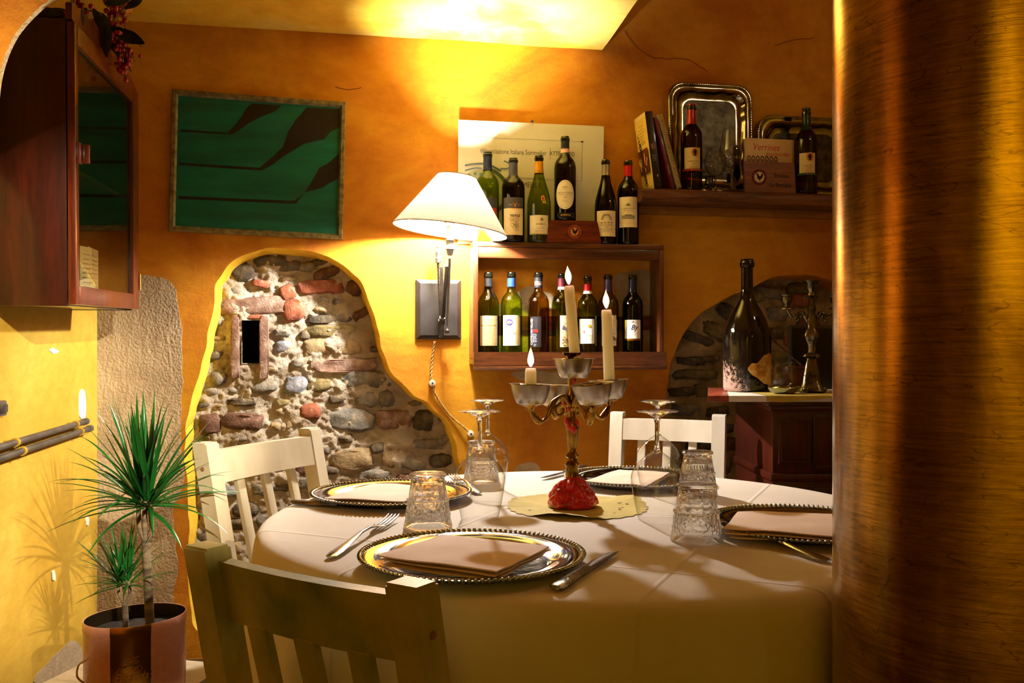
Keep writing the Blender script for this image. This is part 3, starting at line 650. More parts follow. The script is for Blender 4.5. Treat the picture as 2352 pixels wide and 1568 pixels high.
for (r_, dz) in prof:
    if r_ == 0: rings.append([bm.verts.new((0, 0, TZ))]); continue
    k = max(0, min(1, (-dz-0.03)/0.45)); ring = []
    for i in range(SEG):
        a = 2*pi*i/SEG; fold = k*(0.020*sin(9*a+1.0)+0.014*sin(16*a+2.2)+0.012*sin(5*a+0.5))*(1+0.3*noise.noise(Vector((cos(a)*2, sin(a)*2, 1))))
        rr = r_+fold+k*0.022; ring.append(bm.verts.new((rr*cos(a), rr*sin(a), TZ+dz+0.0)))
    rings.append(ring)
for x, y in zip(rings, rings[1:]):
    for i in range(SEG):
        j = (i+1) % SEG
        if len(x) == 1: bm.faces.new((x[0], y[i], y[j]))
        else: bm.faces.new((x[i], y[i], y[j], x[j]))
o = obj('tablecloth', bm, M_CLOTH, None, 180, loc=(TC.x, TC.y, 0)); tag(o, 'cream tablecloth with ironed creases draped over the round table', 'tablecloth')

# ============================================================ CHAIRS
M_CREAM = mat('cream_chair_paint', '#d2c8b2', '#bdb198', scale=9, rough=0.42, bump=0.15, bscale=60, stretch=(1, 1, 0.2), coat=0.1)
M_WHITEC = mat('white_chair_paint', '#e2dcd2', '#cbc3b4', scale=9, rough=0.42, bump=0.12, bscale=60, stretch=(1, 1, 0.2), coat=0.1)
M_GREENC = mat('olive_cream_distressed_paint', '#b39a62', stops=[(0.30, '#5e6a3a'), (0.42, '#8c9050'), (0.55, '#b0a868'), (0.70, '#d0be88')], scale=7, rough=0.5, bump=0.3, bscale=50, stretch=(0.6, 1, 0.5), detail=8, coat=0.1)
M_WORN = mat('worn_bare_edge', '#b08048', '#6a4a28', scale=20, rough=0.6, bump=0.2)
def chair(label, m, pl, pr, zt, depth=0.40, tilt=0.09, group=None, post=0.042, slats=3, railh=0.075, nm='dining_chair', sl_w=0.026, edge=None):
    """pl, pr: floor-plan points of the back posts' tops; the seat lies in front of them (towards +n)"""
    pl, pr = Vector((pl[0], pl[1], 0)), Vector((pr[0], pr[1], 0)); t = (pr-pl); wd = t.length; t.normalize(); n_ = Vector((-t.y, t.x, 0))
    mid = (pl+pr)/2; root = thing(nm, label, 'chair', (mid+n_*tilt*1.0), atan2(t.y, t.x), group)
    h = wd/2; sz = 0.45; zt0 = zt
    def back(z): return -tilt*max(0, (z-sz))/(zt-sz)         # y of the raked back at height z
    for s in (-1, 1):
        b = B(); poly = [(back(zt)-0.0, zt), (back(0.62), 0.62), (0.0, sz), (-0.01, 0.2), (-0.035, 0.0), (-0.035-post*0.9, 0.0), (-0.01-post, 0.2), (-post, sz), (back(0.62)-post, 0.62), (back(zt)-post, zt)]
        bb = bmesh.new(); x0, x1 = s*h-post/2, s*h+post/2
        f0 = [bb.verts.new((x0, y, z)) for y, z in poly]; f1 = [bb.verts.new((x1, y, z)) for y, z in poly]; k = len(poly)
        for q in range(k): bb.faces.new((f0[q], f1[q], f1[(q+1) % k], f0[(q+1) % k]))
        for q in range(k//2-0):
            if q < k//2-1+0: bb.faces.new((f0[q], f0[q+1], f0[k-2-q], f0[k-1-q])); bb.faces.new((f1[q], f1[k-1-q], f1[k-2-q], f1[q+1]))
        bmesh.ops.bevel(bb, geom=[e for e in bb.edges if not (abs(e.verts[0].co.x-e.verts[1].co.x) < 1e-6 and e.is_manifold and e.calc_face_angle(9) < 0.3)], offset=0.004, segments=2, affect='EDGES')
        merge(b, bb); obj('back_post', b, m, root, 35)
        b = B(); box(b, s*h-0.02, s*h+0.02, depth-0.04, depth, 0, sz-0.02, 0.004); obj('front_leg', b, m, root, 35)
    # slightly bowed top rail
    b = bmesh.new(); K = 12; prev = None; zc = zt-0.02-railh/2
    for i in range(K+1):
        x = -h+post/2-0.004+(wd-post+0.008)*i/K; bow = -0.012*(1-(2*i/K-1)**2); yb = back(zc)-post*0.28+bow
        ring = [b.verts.new((x, yb+dy+(back(zc+dz)-back(zc)), zc+dz)) for dy, dz in ((-0.011, -railh/2), (0.011, -railh/2), (0.011, railh/2), (-0.011, railh/2))]
        if prev:
            for q in range(4): b.faces.new((prev[q], ring[q], ring[(q+1) % 4], prev[(q+1) % 4]))
        else: b.faces.new(ring)
        prev = ring
    b.faces.new(prev); b2 = B(); merge(b2, b)
    bmesh.ops.bevel(b2, geom=[e for e in b2.edges if e.is_manifold and e.calc_face_angle(0) > 0.8], offset=0.003, segments=2, affect='EDGES'); obj('top_rail', b2, m, root, 35)
    b = B(); box(b, -h+post/2-0.003, h-post/2+0.003, back(0.53)-0.03, back(0.53)-0.008, 0.50, 0.545, 0.003); obj('lower_rail', b, m, root, 35)
    for i in range(slats):
        x = -h+wd*(i+1)/(slats+1); bw = -0.012*(1-(2*(i+1)/(slats+1)-1)**2); b = B()
        bar(b, (x, back(0.54)-0.019, 0.54), (x, back(zc)-post*0.28+bw, zc-railh/2+0.004), sl_w, 0.013, up=Vector((0, 1, 0)), bev=0.002); obj('slat', b, m, root, 35)
    b = B(); box(b, -h-0.015, h+0.015, -0.012, depth+0.01, sz-0.02, sz+0.005, 0.008); obj('seat', b, m, root, 35)
    b = B(); box(b, -h+0.02, h-0.02, 0.0, 0.02, sz-0.075, sz-0.02); box(b, -h+0.02, h-0.02, depth-0.03, depth-0.01, sz-0.075, sz-0.02)
    for s in (-1, 1): box(b, s*h-0.01, s*h+0.01, 0.0, depth-0.04, sz-0.075, sz-0.02)
    obj('seat_frame', b, m, root, 35)
    for s in (-1, 1):
        b = B(); box(b, s*h-0.008, s*h+0.008, -0.02, depth-0.03, 0.20, 0.225, 0.002); obj('stretcher', b, m, root, 35)
        b = B(); M = Matrix.Translation((s*(h+post/2+0.0005), back(zt-0.06)-post/2, zt-0.06)) @ Matrix.Rotation(pi/2, 4, 'Y'); lathe(b, [(0, 0.0), (0.005, 0.0), (0.005, 0.001), (0, 0.0012)], 12, M); obj('screw_plug', b, M_WORN, root)
    return root
CH1 = chair('nearest chair, greenish worn paint over cream, in front of the silver tray', M_GREENC, (-0.400, 1.250), (-0.103, 1.058), 0.800, tilt=0.07, post=0.043, railh=0.082, sl_w=0.034, depth=0.36, slats=3)
CH2 = chair('cream slat-back chair standing before the bare stone niche', M_CREAM, (-0.538, 2.50), (-0.700, 2.135), 0.840, depth=0.36, tilt=0.08)
CH3 = chair('white slat-back chair at the far side of the table beside the dark cabinet', M_WHITEC, (0.655, 2.90), (0.345, 3.02), 0.845, depth=0.36, tilt=0.06, railh=0.068)

# ============================================================ SILVER AND GLASS
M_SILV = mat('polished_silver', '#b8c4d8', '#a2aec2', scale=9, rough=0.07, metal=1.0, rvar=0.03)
M_ENGR = mat('engraved_silver', '#5c6068', '#34363c', scale=60, rough=0.20, metal=1.0, bump=0.8, bscale=75, detail=6, bdist=0.002)
M_STEEL = mat('cutlery_steel', '#c0c6d0', '#a0a6b0', scale=14, rough=0.16, metal=1.0, bump=0.1, bscale=200)
def tray(label, x, y, r=0.165):
    root = thing('silver_charger', label, 'charger plate', (x, y, TZ), random.Random(x).random()*6, 'round silver chargers on the table'); k = r/0.165
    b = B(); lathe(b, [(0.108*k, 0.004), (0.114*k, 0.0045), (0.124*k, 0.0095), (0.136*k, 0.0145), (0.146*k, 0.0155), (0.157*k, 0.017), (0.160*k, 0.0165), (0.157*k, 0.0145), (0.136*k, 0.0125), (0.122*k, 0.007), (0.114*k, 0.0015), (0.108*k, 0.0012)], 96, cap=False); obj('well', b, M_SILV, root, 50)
    b = B(); lathe(b, [(0, 0.0036), (0.05*k, 0.0037), (0.1085*k, 0.004), (0.1085*k, 0.0012), (0, 0.0012)], 64, cap=False); obj('engraved_center', b, M_ENGR, root, 50)
    b = B(); nb = 118; t = bmesh.new()
    for i in range(nb):
        a = 2*pi*i/nb; M = Matrix.Rotation(a, 4, 'Z') @ Matrix.Translation((0.1605*k, 0, 0.0168)) @ Matrix.Rotation(0.6, 4, 'X') @ Matrix.Rotation(0.5, 4, 'Z')
        ball(b, (0, 0, 0), 0.0045, 6, 4, M=M, s=(1.35, 0.62, 0.8))
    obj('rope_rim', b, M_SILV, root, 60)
    return root
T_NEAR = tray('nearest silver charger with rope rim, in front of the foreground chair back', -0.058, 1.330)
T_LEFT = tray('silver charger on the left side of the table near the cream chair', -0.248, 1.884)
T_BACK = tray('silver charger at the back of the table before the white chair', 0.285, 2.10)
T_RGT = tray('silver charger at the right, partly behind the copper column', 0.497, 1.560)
M_NAP = mat('blush_linen', '#f4dccc', '#ead0be', scale=8, rough=0.9, bump=0.25, bscale=400, bdist=0.0006)
def napkin(label, cs, z, layers=3, th=0.0042, seed=1, lift=0.0):
    """cs: four floor-plan corners; folded square cloth of several leaves"""
    cs = [Vector((c_[0], c_[1])) for c_ in cs]; c0 = sum(cs, Vector((0, 0)))/4; root = thing('folded_napkin', label, 'napkin', (c0.x, c0.y, z), 0, 'folded blush napkins on the chargers'); R = random.Random(seed)
    for l in range(layers):
        b = bmesh.new(); n = 16; sh = [Vector((R.uniform(-.004, .004), R.uniform(-.004, .004))) for _ in range(4)]; c2 = [q+s_-c0 for q, s_ in zip(cs, sh)]
        k = 1-0.012*(layers-1-l); top_, bot = [], []
        for j in range(n+1):
            for i in range(n+1):
                u, v = i/n, j/n; q = (c2[0]*(1-u)*(1-v)+c2[1]*u*(1-v)+c2[2]*u*v+c2[3]*(1-u)*v)*k
                e = min(u, 1-u, v, 1-v)*n; wv = 0.0022*noise.noise(Vector((u*3+seed, v*3, l*0.3)))+0.006*lift*(u*(1-v))
                zz = l*th+wv+0.002*l*(1-u)
                edge = th*0.86*(1 if e >= 1 else 0.72)
                top_.append(b.verts.new((q.x, q.y, zz+edge))); bot.append(b.verts.new((q.x, q.y, zz+(0 if e >= 1 else th*0.14))))
        for A_, fl in ((top_, 0), (bot, 1)):
            for j in range(n):
                for i in range(n):
                    a = j*(n+1)+i; q = [A_[a], A_[a+1], A_[a+n+2], A_[a+n+1]]; b.faces.new(q if not fl else q[::-1])
        bd = [i for i in range(n+1)]+[(j+1)*(n+1)-1 for j in range(1, n+1)]+[n*(n+1)+i for i in range(n-1, -1, -1)]+[j*(n+1) for j in range(n-1, 0, -1)]
        for q in range(len(bd)):
            a, c_ = bd[q], bd[(q+1) % len(bd)]; b.faces.new((top_[c_], top_[a], bot[a], bot[c_]))
        b2 = B(); merge(b2, b); obj('cloth_fold', b2, M_NAP, root, 75)
    return root
def q2(px, py, z=0.772):
    v = PZ(px, py, z); return (v.x, v.y)
napkin('blush linen napkin folded on the nearest charger', [q2(1135, 1318), q2(1262, 1252), q2(1022, 1224), q2(866, 1280)], 0.7600, 3, seed=2)
napkin('blush linen napkin folded on the left charger', [q2(925, 1146), q2(1012, 1110), q2(862, 1103), q2(747, 1140)], 0.7600, 2, seed=4)
napkin('pale napkin folded on the back charger', [q2(1484, 1112), q2(1540, 1080), q2(1420, 1072), q2(1342, 1101)], 0.7600, 2, seed=6)
napkin('blush linen napkin on the right charger beside the copper column', [q2(1960, 1236), q2(1965, 1180), q2(1695, 1172), q2(1666, 1218)], 0.7600, 3, seed=8)

def rowmesh(b, sec):                                   # loft of (center, right vec, half width, half thick)
    prev = None
    for c_, rt, hw, ht in sec:
        c_ = Vector(c_); up = Vector((0, 0, 1))
        ring = [b.verts.new(c_+rt*x*hw+up*z*ht) for x, z in ((-1, 0), (-0.6, 0.9), (0, 1.15), (0.6, 0.9), (1, 0), (0.6, -0.9), (0, -1), (-0.6, -0.9))]
        if prev:
            for q in range(8): b.faces.new((prev[q], ring[q], ring[(q+1) % 8], prev[(q+1) % 8]))
        else: b.faces.new(ring)
        prev = ring
    b.faces.new(prev)
def cutlery(kind, label, a, e, zb=0.0, lean=0.0):
    """a handle end, e tip: floor-plan points"""
    a = Vector((a[0], a[1], 0)); e = Vector((e[0], e[1], 0)); Ln = (e-a).length; t = (e-a).normalized()
    root = thing(kind, label, kind, (a.x, a.y, TZ+0.0012+zb), atan2(t.y, t.x), 'table %ss' % kind); k = Ln/0.20; rt = Vector((0, 1, 0))
    if kind == 'fork':
        b = bmesh.new(); rowmesh(b, [((x*k, 0, z), rt, w_, h) for x, z, w_, h in [(0, .0035, .005, .0015), (.004, .004, .009, .002), (.02, .0055, .0105, .002), (.05, .008, .0075, .002), (.09, .0125, .004, .002), (.115, .0125, .0035, .002), (.132, .009, .0055, .0016), (.14, .007, .0105, .0013), (.152, .005, .0125, .0012)]]); b2 = B(); merge(b2, b); obj('handle', b2, M_STEEL, root, 50)
        for i in range(4):
            y = (-1.5+i)*0.0066; b = bmesh.new(); rowmesh(b, [((x*k, y*s, z), rt, w_, .0011) for x, z, w_, s in [(.150, .0052, .0028, 1), (.165, .0045, .0023, 1), (.185, .0065, .0019, 1), (.200, .0105, .0008, 0.98)]]); b2 = B(); merge(b2, b); obj('tine', b2, M_STEEL, root, 50)
    else:
        b = bmesh.new(); rowmesh(b, [((x*k, 0, z), rt, w_, h) for x, z, w_, h in [(0, .005, .006, .003), (.004, .005, .0105, .0042), (.02, .005, .0115, .0045), (.05, .005, .0095, .0045), (.08, .005, .0075, .0042), (.093, .005, .009, .0048), (.100, .005, .0065, .004)]]); b2 = B(); merge(b2, b); obj('handle', b2, mat('fluted_handle', '#bdb9b2', '#6e6a64', scale=24, rough=0.18, metal=1.0, bump=0.8, bscale=120, stretch=(1, 4, 1)), root, 50)
        b = bmesh.new(); rowmesh(b, [((x*k, y, .0045), rt, w_, h) for x, y, w_, h in [(.098, 0, .006, .002), (.108, .001, .0085, .0011), (.14, .001, .010, .0010), (.17, .0005, .0095, .0009), (.188, -.001, .007, .0008), (.2, -.006, .001, .0006)]]); b2 = B(); merge(b2, b); obj('blade', b2, M_STEEL, root, 50)
    return root
cutlery('fork', 'steel fork left of the nearest charger, tines up', q2(757, 1283, .752), q2(905, 1186, .757))
cutlery('knife', 'silver knife with fluted handle right of the nearest charger', q2(1276, 1357, .752), q2(1412, 1271, .752))
cutlery('knife', 'steel knife on the left edge of the table below the left charger', q2(668, 1157, .752), q2(890, 1172, .752))
cutlery('fork', 'steel fork between the left charger and the wine glass', q2(1100, 1135, .752), q2(1040, 1098, .752))
cutlery('knife', 'knife with its blade tip left of the back charger', q2(1345, 1074, .752), q2(1246, 1101, .752))
cutlery('fork', 'fork in front of the right charger beside the tumbler', q2(1905, 1292, .752), q2(1665, 1222, .752))

# wine glasses stand upside down on their rims
M_THIN = thin_glass('wine_glass_bowl', (0.985, 0.985, 0.975), (0.50, 0.47, 0.42), ior=1.55)
M_SOLG = solid_glass('clear_glass', (0.97, 0.97, 0.95))
def wine_glass(label, x, y, s=1.0, z=TZ, group='wine glasses standing upside down on the table', up=False, rb=0.047, rz=0):
    root = thing('wine_glass', label, 'wine glass', (x, y, z+0.0008), rz, group)
    H = 0.198*s; b = B(); k = s*rb/0.047
    pr = [(0.034, 0.0), (0.0385, 0.022), (0.0435, 0.048), (0.0465, 0.066), (0.047, 0.074), (0.0455, 0.083), (0.040, 0.094), (0.030, 0.106), (0.018, 0.116), (0.009, 0.1225), (0.005, 0.1255)]
    M = Matrix.Identity(4)
    if up: M = Matrix.Translation((0, 0, H)) @ Matrix.Rotation(pi, 4, 'X')
    shell(b, [(r_*k, h*s) for r_, h in pr], 56, M); obj('bowl', b, M_THIN, root, 180)
    b = B(); lathe(b, [(0.0, 0.119*s), (0.0075*s, 0.1225*s), (0.0055*s, 0.127*s), (0.0042*s, 0.133*s), (0.0038*s, 0.155*s), (0.0042*s, 0.175*s), (0.0065*s, 0.184*s), (0.0, 0.186*s)], 20, M); obj('stem', b, M_SOLG, root, 180)
    b = B(); lathe(b, [(0.0, 0.183*s), (0.008*s, 0.187*s), (0.018*s, 0.1915*s), (0.030*s, 0.195*s), (0.0385*s, 0.1962*s), (0.0392*s, 0.1972*s), (0.038*s, 0.198*s), (0.0, 0.198*s)], 48, M); obj('foot', b, M_SOLG, root, 60)
    return root
def GP(px, Y): return ((px-CX)/F*Y, Y)
wine_glass('upturned wine glass between the left charger and the candelabra, nearer of two', *GP(1102, 1.67))
wine_glass('upturned wine glass left of the candelabra, farther of two', *GP(1120, 2.00), s=1.0)
wine_glass('upturned wine glass right of the candelabra beside the front tumbler', *GP(1509, 1.67), rb=0.048)
wine_glass('upturned wine glass in front of the white chair, farther of two', *GP(1511, 1.96), rb=0.048)
m, nt, p, out = nodes('pressed_glass'); tc = N(nt, 'ShaderNodeTexCoord'); sep = N(nt, 'ShaderNodeSeparateXYZ'); L(nt, tc.outputs['Object'], sep.inputs[0])
at = N(nt, 'ShaderNodeMath', operation='ARCTAN2'); L(nt, sep.outputs[1], at.inputs[0]); L(nt, sep.outputs[0], at.inputs[1])
cmb = N(nt, 'ShaderNodeCombineXYZ'); L(nt, at.outputs[0], cmb.inputs[0]); ml = N(nt, 'ShaderNodeMath', operation='MULTIPLY'); ml.inputs[1].default_value = 30; L(nt, sep.outputs[2], ml.inputs[0]); L(nt, ml.outputs[0], cmb.inputs[1])
vr = N(nt, 'ShaderNodeTexVoronoi', i_Scale=4.5); L(nt, cmb.outputs[0], vr.inputs['Vector'])
mr = N(nt, 'ShaderNodeMapRange', interpolation_type='SMOOTHSTEP'); mr.inputs[1].default_value = 0.010; mr.inputs[2].default_value = 0.020; L(nt, sep.outputs[2], mr.inputs[0])
mr2 = N(nt, 'ShaderNodeMapRange', interpolation_type='SMOOTHSTEP'); mr2.inputs[1].default_value = 0.046; mr2.inputs[2].default_value = 0.050; mr2.inputs[3].default_value = 1; mr2.inputs[4].default_value = 0; L(nt, sep.outputs[2], mr2.inputs[0])
mm = N(nt, 'ShaderNodeMath', operation='MULTIPLY'); L(nt, mr.outputs[0], mm.inputs[0]); L(nt, mr2.outputs[0], mm.inputs[1])
b1 = N(nt, 'ShaderNodeBump', i_Distance=0.004); L(nt, mm.outputs[0], b1.inputs['Strength']); L(nt, vr.outputs['Distance'], b1.inputs['Height']); L(nt, b1.outputs[0], p.inputs['Normal'])
p.inputs['Transmission Weight'].default_value = 1.0; p.inputs['Roughness'].default_value = 0.0; p.inputs['IOR'].default_value = 1.5; p.inputs['Base Color'].default_value = (0.97, 0.97, 0.96, 1)
tr = N(nt, 'ShaderNodeBsdfTransparent'); tr.inputs[0].default_value = (0.96, 0.96, 0.95, 1); ms = N(nt, 'ShaderNodeMixShader'); ms.inputs[0].default_value = 0.15
L(nt, p.outputs[0], ms.inputs[1]); L(nt, tr.outputs[0], ms.inputs[2]); L(nt, ms.outputs[0], out.inputs['Surface'])
M_PRESS = m
def tumbler(label, x, y):
    root = thing('tumbler', label, 'tumbler', (x, y, TZ+0.0008), random.Random(x).random(), 'pressed glass tumblers standing upside down on the table')
    def fl(a, z): return 1.0+(0.030*abs(sin(a*7)) if 0.050 < z < 0.084 else 0)+(0.012 if abs(z-0.048) < 0.0015 else 0)
    b = B()
    outp = [(0.0415, 0.0), (0.0425, 0.0015), (0.0425, 0.004), (0.0405, 0.012), (0.0395, 0.018), (0.0385, 0.028), (0.0370, 0.038), (0.0362, 0.0455), (0.0372, 0.047), (0.0372, 0.0485), (0.0350, 0.050), (0.0335, 0.054), (0.0310, 0.068), (0.0288, 0.083), (0.0285, 0.0855), (0.0305, 0.087), (0.0325, 0.089), (0.0325, 0.092), (0.0310, 0.0935), (0.028, 0.093), (0.0, 0.0915)]
    inn = [(0.0, 0.082), (0.022, 0.081), (0.0265, 0.076), (0.029, 0.062), (0.0335, 0.040), (0.0375, 0.018), (0.0400, 0.003), (0.0415, 0.0)]
    lathe(b, outp, 98, rf=fl, cap=False); lathe(b, inn, 98, cap=False); bmesh.ops.remove_doubles(b, verts=b.verts[:], dist=0.00002); bmesh.ops.recalc_face_normals(b, faces=b.faces[:])
    obj('glass_body', b, M_PRESS, root, 40)
    b = B(); lathe(b, [(0.0373, 0.0462), (0.0379, 0.0470), (0.0379, 0.0484), (0.0373, 0.0492)], 64, cap=False)
    for i in range(40):
        a = 2*pi*i/40; ball(b, (0.0392*cos(a), 0.0392*sin(a), 0.0225), 0.0011, 5, 4)
    obj('moulded_band', b, M_SOLG, root, 50)
    return root
tumbler('upturned pressed glass tumbler behind the nearest charger', *GP(983, 1.60))
tumbler('upturned pressed glass tumbler beside the right charger, nearer of the right pair', *GP(1600, 1.485))
tumbler('upturned pressed glass tumbler before the white chair, farther of the right pair', *GP(1602, 1.93))
tumbler('upturned pressed glass tumbler behind the left wine glasses', *GP(1106, 2.13))
# ============================================================ CANDELABRA, DOILY, CANDLES
M_BRASS = mat('tarnished_brass', '#b08a3a', '#6a4a14', scale=18, rough=0.24, metal=1.0, bump=0.2, bscale=60, rvar=0.08)
M_WAXR = mat('red_wax', '#b01018', stops=[(0.30, '#8a0810'), (0.45, '#c81022'), (0.62, '#dc1c30'), (0.74, '#c87a74')], scale=38, rough=0.22, bump=0.5, bscale=90, coat=0.6, bdist=0.003)
M_ALU = mat('brushed_aluminium', '#c9c3ba', '#a8a199', scale=12, rough=0.30, metal=0.95, bump=0.25, bscale=90, stretch=(1, 1, 0.08))
m, nt, p, out = nodes('ivory_candle_wax'); tc = N(nt, 'ShaderNodeTexCoord'); nz = N(nt, 'ShaderNodeTexNoise', i_Scale=20.0); L(nt, tc.outputs['Object'], nz.inputs['Vector'])
r = ramp(nt, [(0.3, (0.93, 0.82, 0.64)), (0.7, (0.96, 0.88, 0.72))], nz.outputs[0]); L(nt, r.outputs[0], p.inputs['Base Color']); p.inputs['Roughness'].default_value = 0.35
p.inputs['Subsurface Weight'].default_value = 1.0; p.inputs['Subsurface Radius'].default_value = (1.0, 0.8, 0.55); p.inputs['Subsurface Scale'].default_value = 0.05; M_WAX = m
KX, KY = GP(1314, 1.795)
dl = thing('paper_doily', 'yellow scalloped paper doily under the candelabra', 'doily', (KX+0.010, KY+0.0, TZ+0.0006), 0.2)
b = B(); n = 176; rows = []
for k, rr in enumerate((0.0, 0.04, 0.08, 0.11, 0.125, 0.132)):
    row = []
    for i in range(n):
        a = 2*pi*i/n; sc = 1+(0.045*abs(sin(a*14)) if rr > 0.12 else 0); cur = max(0, (rr-0.06)/0.07)**2*0.006*max(0, 0.35+sin(3*a+1)+0.5*sin(5*a))
        if rr < 0.001: row.append(None); continue
        row.append(b.verts.new((rr*sc*cos(a), rr*sc*sin(a), 0.0008+cur)))
    rows.append(row)
c_ = b.verts.new((0, 0, 0.0008))
for i in range(n): b.faces.new((c_, rows[1][i], rows[1][(i+1) % n]))
for x, y in zip(rows[1:], rows[2:]):
    for i in range(n): b.faces.new((x[i], y[i], y[(i+1) % n], x[(i+1) % n]))
obj('paper_sheet', b, mat('doily_paper', '#ccbb62', '#bda952', scale=14, rough=0.85, bump=0.3, bscale=160), dl, 180)
A = Art(); R = random.Random(3)
for (x, y, r_) in ((0.075, -0.035, .0035), (0.083, -0.03, .003), (0.07, -0.052, .0032), (-0.03, -0.095, .003), (-0.10, -0.02, .0035), (0.09, 0.01, .004), (0.1, -0.005, .003), (0.05, -0.08, .0025)): A.disc(x, y, r_, '#8a6f3c', 10)
wax_ = A.build(dl, lambda x, y, k: (x, y, 0.0011+k+(max(0, (sqrt(x*x+y*y)-0.06)/0.07)**2*0.006*max(0, 0.35+sin(3*atan2(y, x)+1)+0.5*sin(5*atan2(y, x))))), 'wax_spot'); wax_['kind'] = 'stuff'

ca = thing('candelabra', 'brass five-arm candelabra with red wax on its foot', 'candelabra', (KX, KY, TZ+0.0022))
b = B(); lathe(b, [(0, 0), (0.047, 0), (0.048, 0.004), (0.040, 0.010), (0.020, 0.045), (0.013, 0.056), (0.012, 0.075), (0.015, 0.082), (0.010, 0.088), (0.0095, 0.094), (0.014, 0.098), (0.010, 0.104), (0.0075, 0.110), (0.0095, 0.118), (0.013, 0.150), (0.0145, 0.160), (0.010, 0.170), (0.0065, 0.176), (0.007, 0.188), (0.009, 0.192), (0.007, 0.196), (0.0075, 0.212), (0.013, 0.218), (0.010, 0.226), (0.0075, 0.236), (0.009, 0.250), (0.0125, 0.262), (0.008, 0.272), (0.006, 0.280), (0.010, 0.292), (0.018, 0.298), (0.020, 0.301), (0, 0.301)], 36)
obj('stem', b, M_BRASS, ca, 45)
cells = [(R.uniform(0, 2*pi), R.uniform(0.004, 0.05), R.uniform(.006, .011)) for _ in range(46)]
b = bmesh.new(); rings = []; HP = [(.0470, 0), (.0480, .004), (.0462, .010), (.0425, .018), (.0375, .026), (.0320, .034), (.0265, .042), (.0205, .049), (.0150, .055), (.0118, .058)]
hp = []
for (r0, h0), (r1, h1) in zip(HP, HP[1:]):
    for k in range(4): hp.append((r0+(r1-r0)*k/4, h0+(h1-h0)*k/4))
hp.append(HP[-1])
for r_, h in hp:
    ring = []
    for i in range(110):
        a = 2*pi*i/110; lump = 0
        for (ca_, ch_, cr_) in cells:
            dx = r_*((a-ca_+pi) % (2*pi)-pi); d2 = (dx*dx+(h-ch_)**2)/cr_**2
            if d2 < 1: lump = max(lump, .0065*(1-d2)**.6)
        rr = r_+(lump*(h > .002))+.0018*noise.noise(Vector((cos(a)*3, sin(a)*3, h*90))); ring.append(b.verts.new((rr*cos(a), rr*sin(a), h+.001)))
    rings.append(ring)
for x, y in zip(rings, rings[1:]):
    for i in range(110): b.faces.new((x[i], x[(i+1) % 110], y[(i+1) % 110], y[i]))
obj('wax_mound', b, M_WAXR, ca, 70, label='lumpy dripped red wax over the foot')
b = B()
for (x, y, z, s) in ((0.004, -0.010, 0.246, 1), (-0.009, -0.006, 0.262, 1.1), (-0.006, -0.010, 0.158, 1.4), (0.008, -0.008, 0.163, 1.2), (-0.01, -0.004, 0.166, 1.3), (0.014, -0.012, 0.205, 1.2), (0.019, -0.013, 0.198, 1), (-0.015, -0.008, 0.204, 1.1), (-0.006, -0.006, 0.192, 1), (0.002, -0.012, 0.152, 1.3)):
    b = B(); ball(b, (x, y, z), 0.0042*s, 8, 6, s=(1, 0.8, 1.7)); obj('wax_drip', b, M_WAXR, ca, 180)
def bowl(px, Y, ztop, tx=0.0, ty=0.0, r=0.040, h=0.037):
    x, y = GP(px, Y); M = Matrix.Translation((x-KX, y-KY, ztop-h-TZ-0.0022)) @ Matrix.Rotation(tx, 4, 'X') @ Matrix.Rotation(ty, 4, 'Y')
    b = B(); shell(b, [(0, 0), (r*0.55, 0), (r*0.66, 0.002), (r*0.80, h*0.35), (r*0.92, h*0.78), (r*0.955, h), (r*1.04, h+0.0006), (r*1.04, h+0.0014), (r*0.93, h+0.0006), (r*0.90, h*0.78), (r*0.78, h*0.36), (r*0.64, 0.0032), (0, 0.0028)], 56, M)
    root = obj('drip_bowl', b, M_ALU, ca, 40)
    b = B(); lathe(b, [(0.0, 0.003), (0.011, 0.003), (0.0125, h*0.6), (0.020, h*0.985), (0.0215, h*1.03), (0.020, h*1.05), (0.0125, h*0.99), (0.0, h*0.99)], 24, M); obj('candle_socket', b, M_BRASS, root, 40)
    return root, Vector((x, y, ztop-h))
bowls = []
for args, lb in (((1318, 1.795, 1.0405, 0, 0), 'aluminium drip bowl at the top of the candelabra under the tall candle'),
             ((1218, 1.74, 0.9925, 0.0, 0.03), 'aluminium drip bowl at the left of the candelabra holding the short candle'),
             ((1266, 1.88, 0.984, 0, 0), 'empty aluminium drip bowl behind the left arm of the candelabra'),
             ((1364, 1.715, 0.9945, 0.03, -0.10), 'aluminium drip bowl tilted at the right front of the candelabra'),
             ((1399, 1.86, 0.996, -0.02, -0.05), 'aluminium drip bowl at the far right holding the right candle')):
    o, pos = bowl(*args); bowls.append(pos)
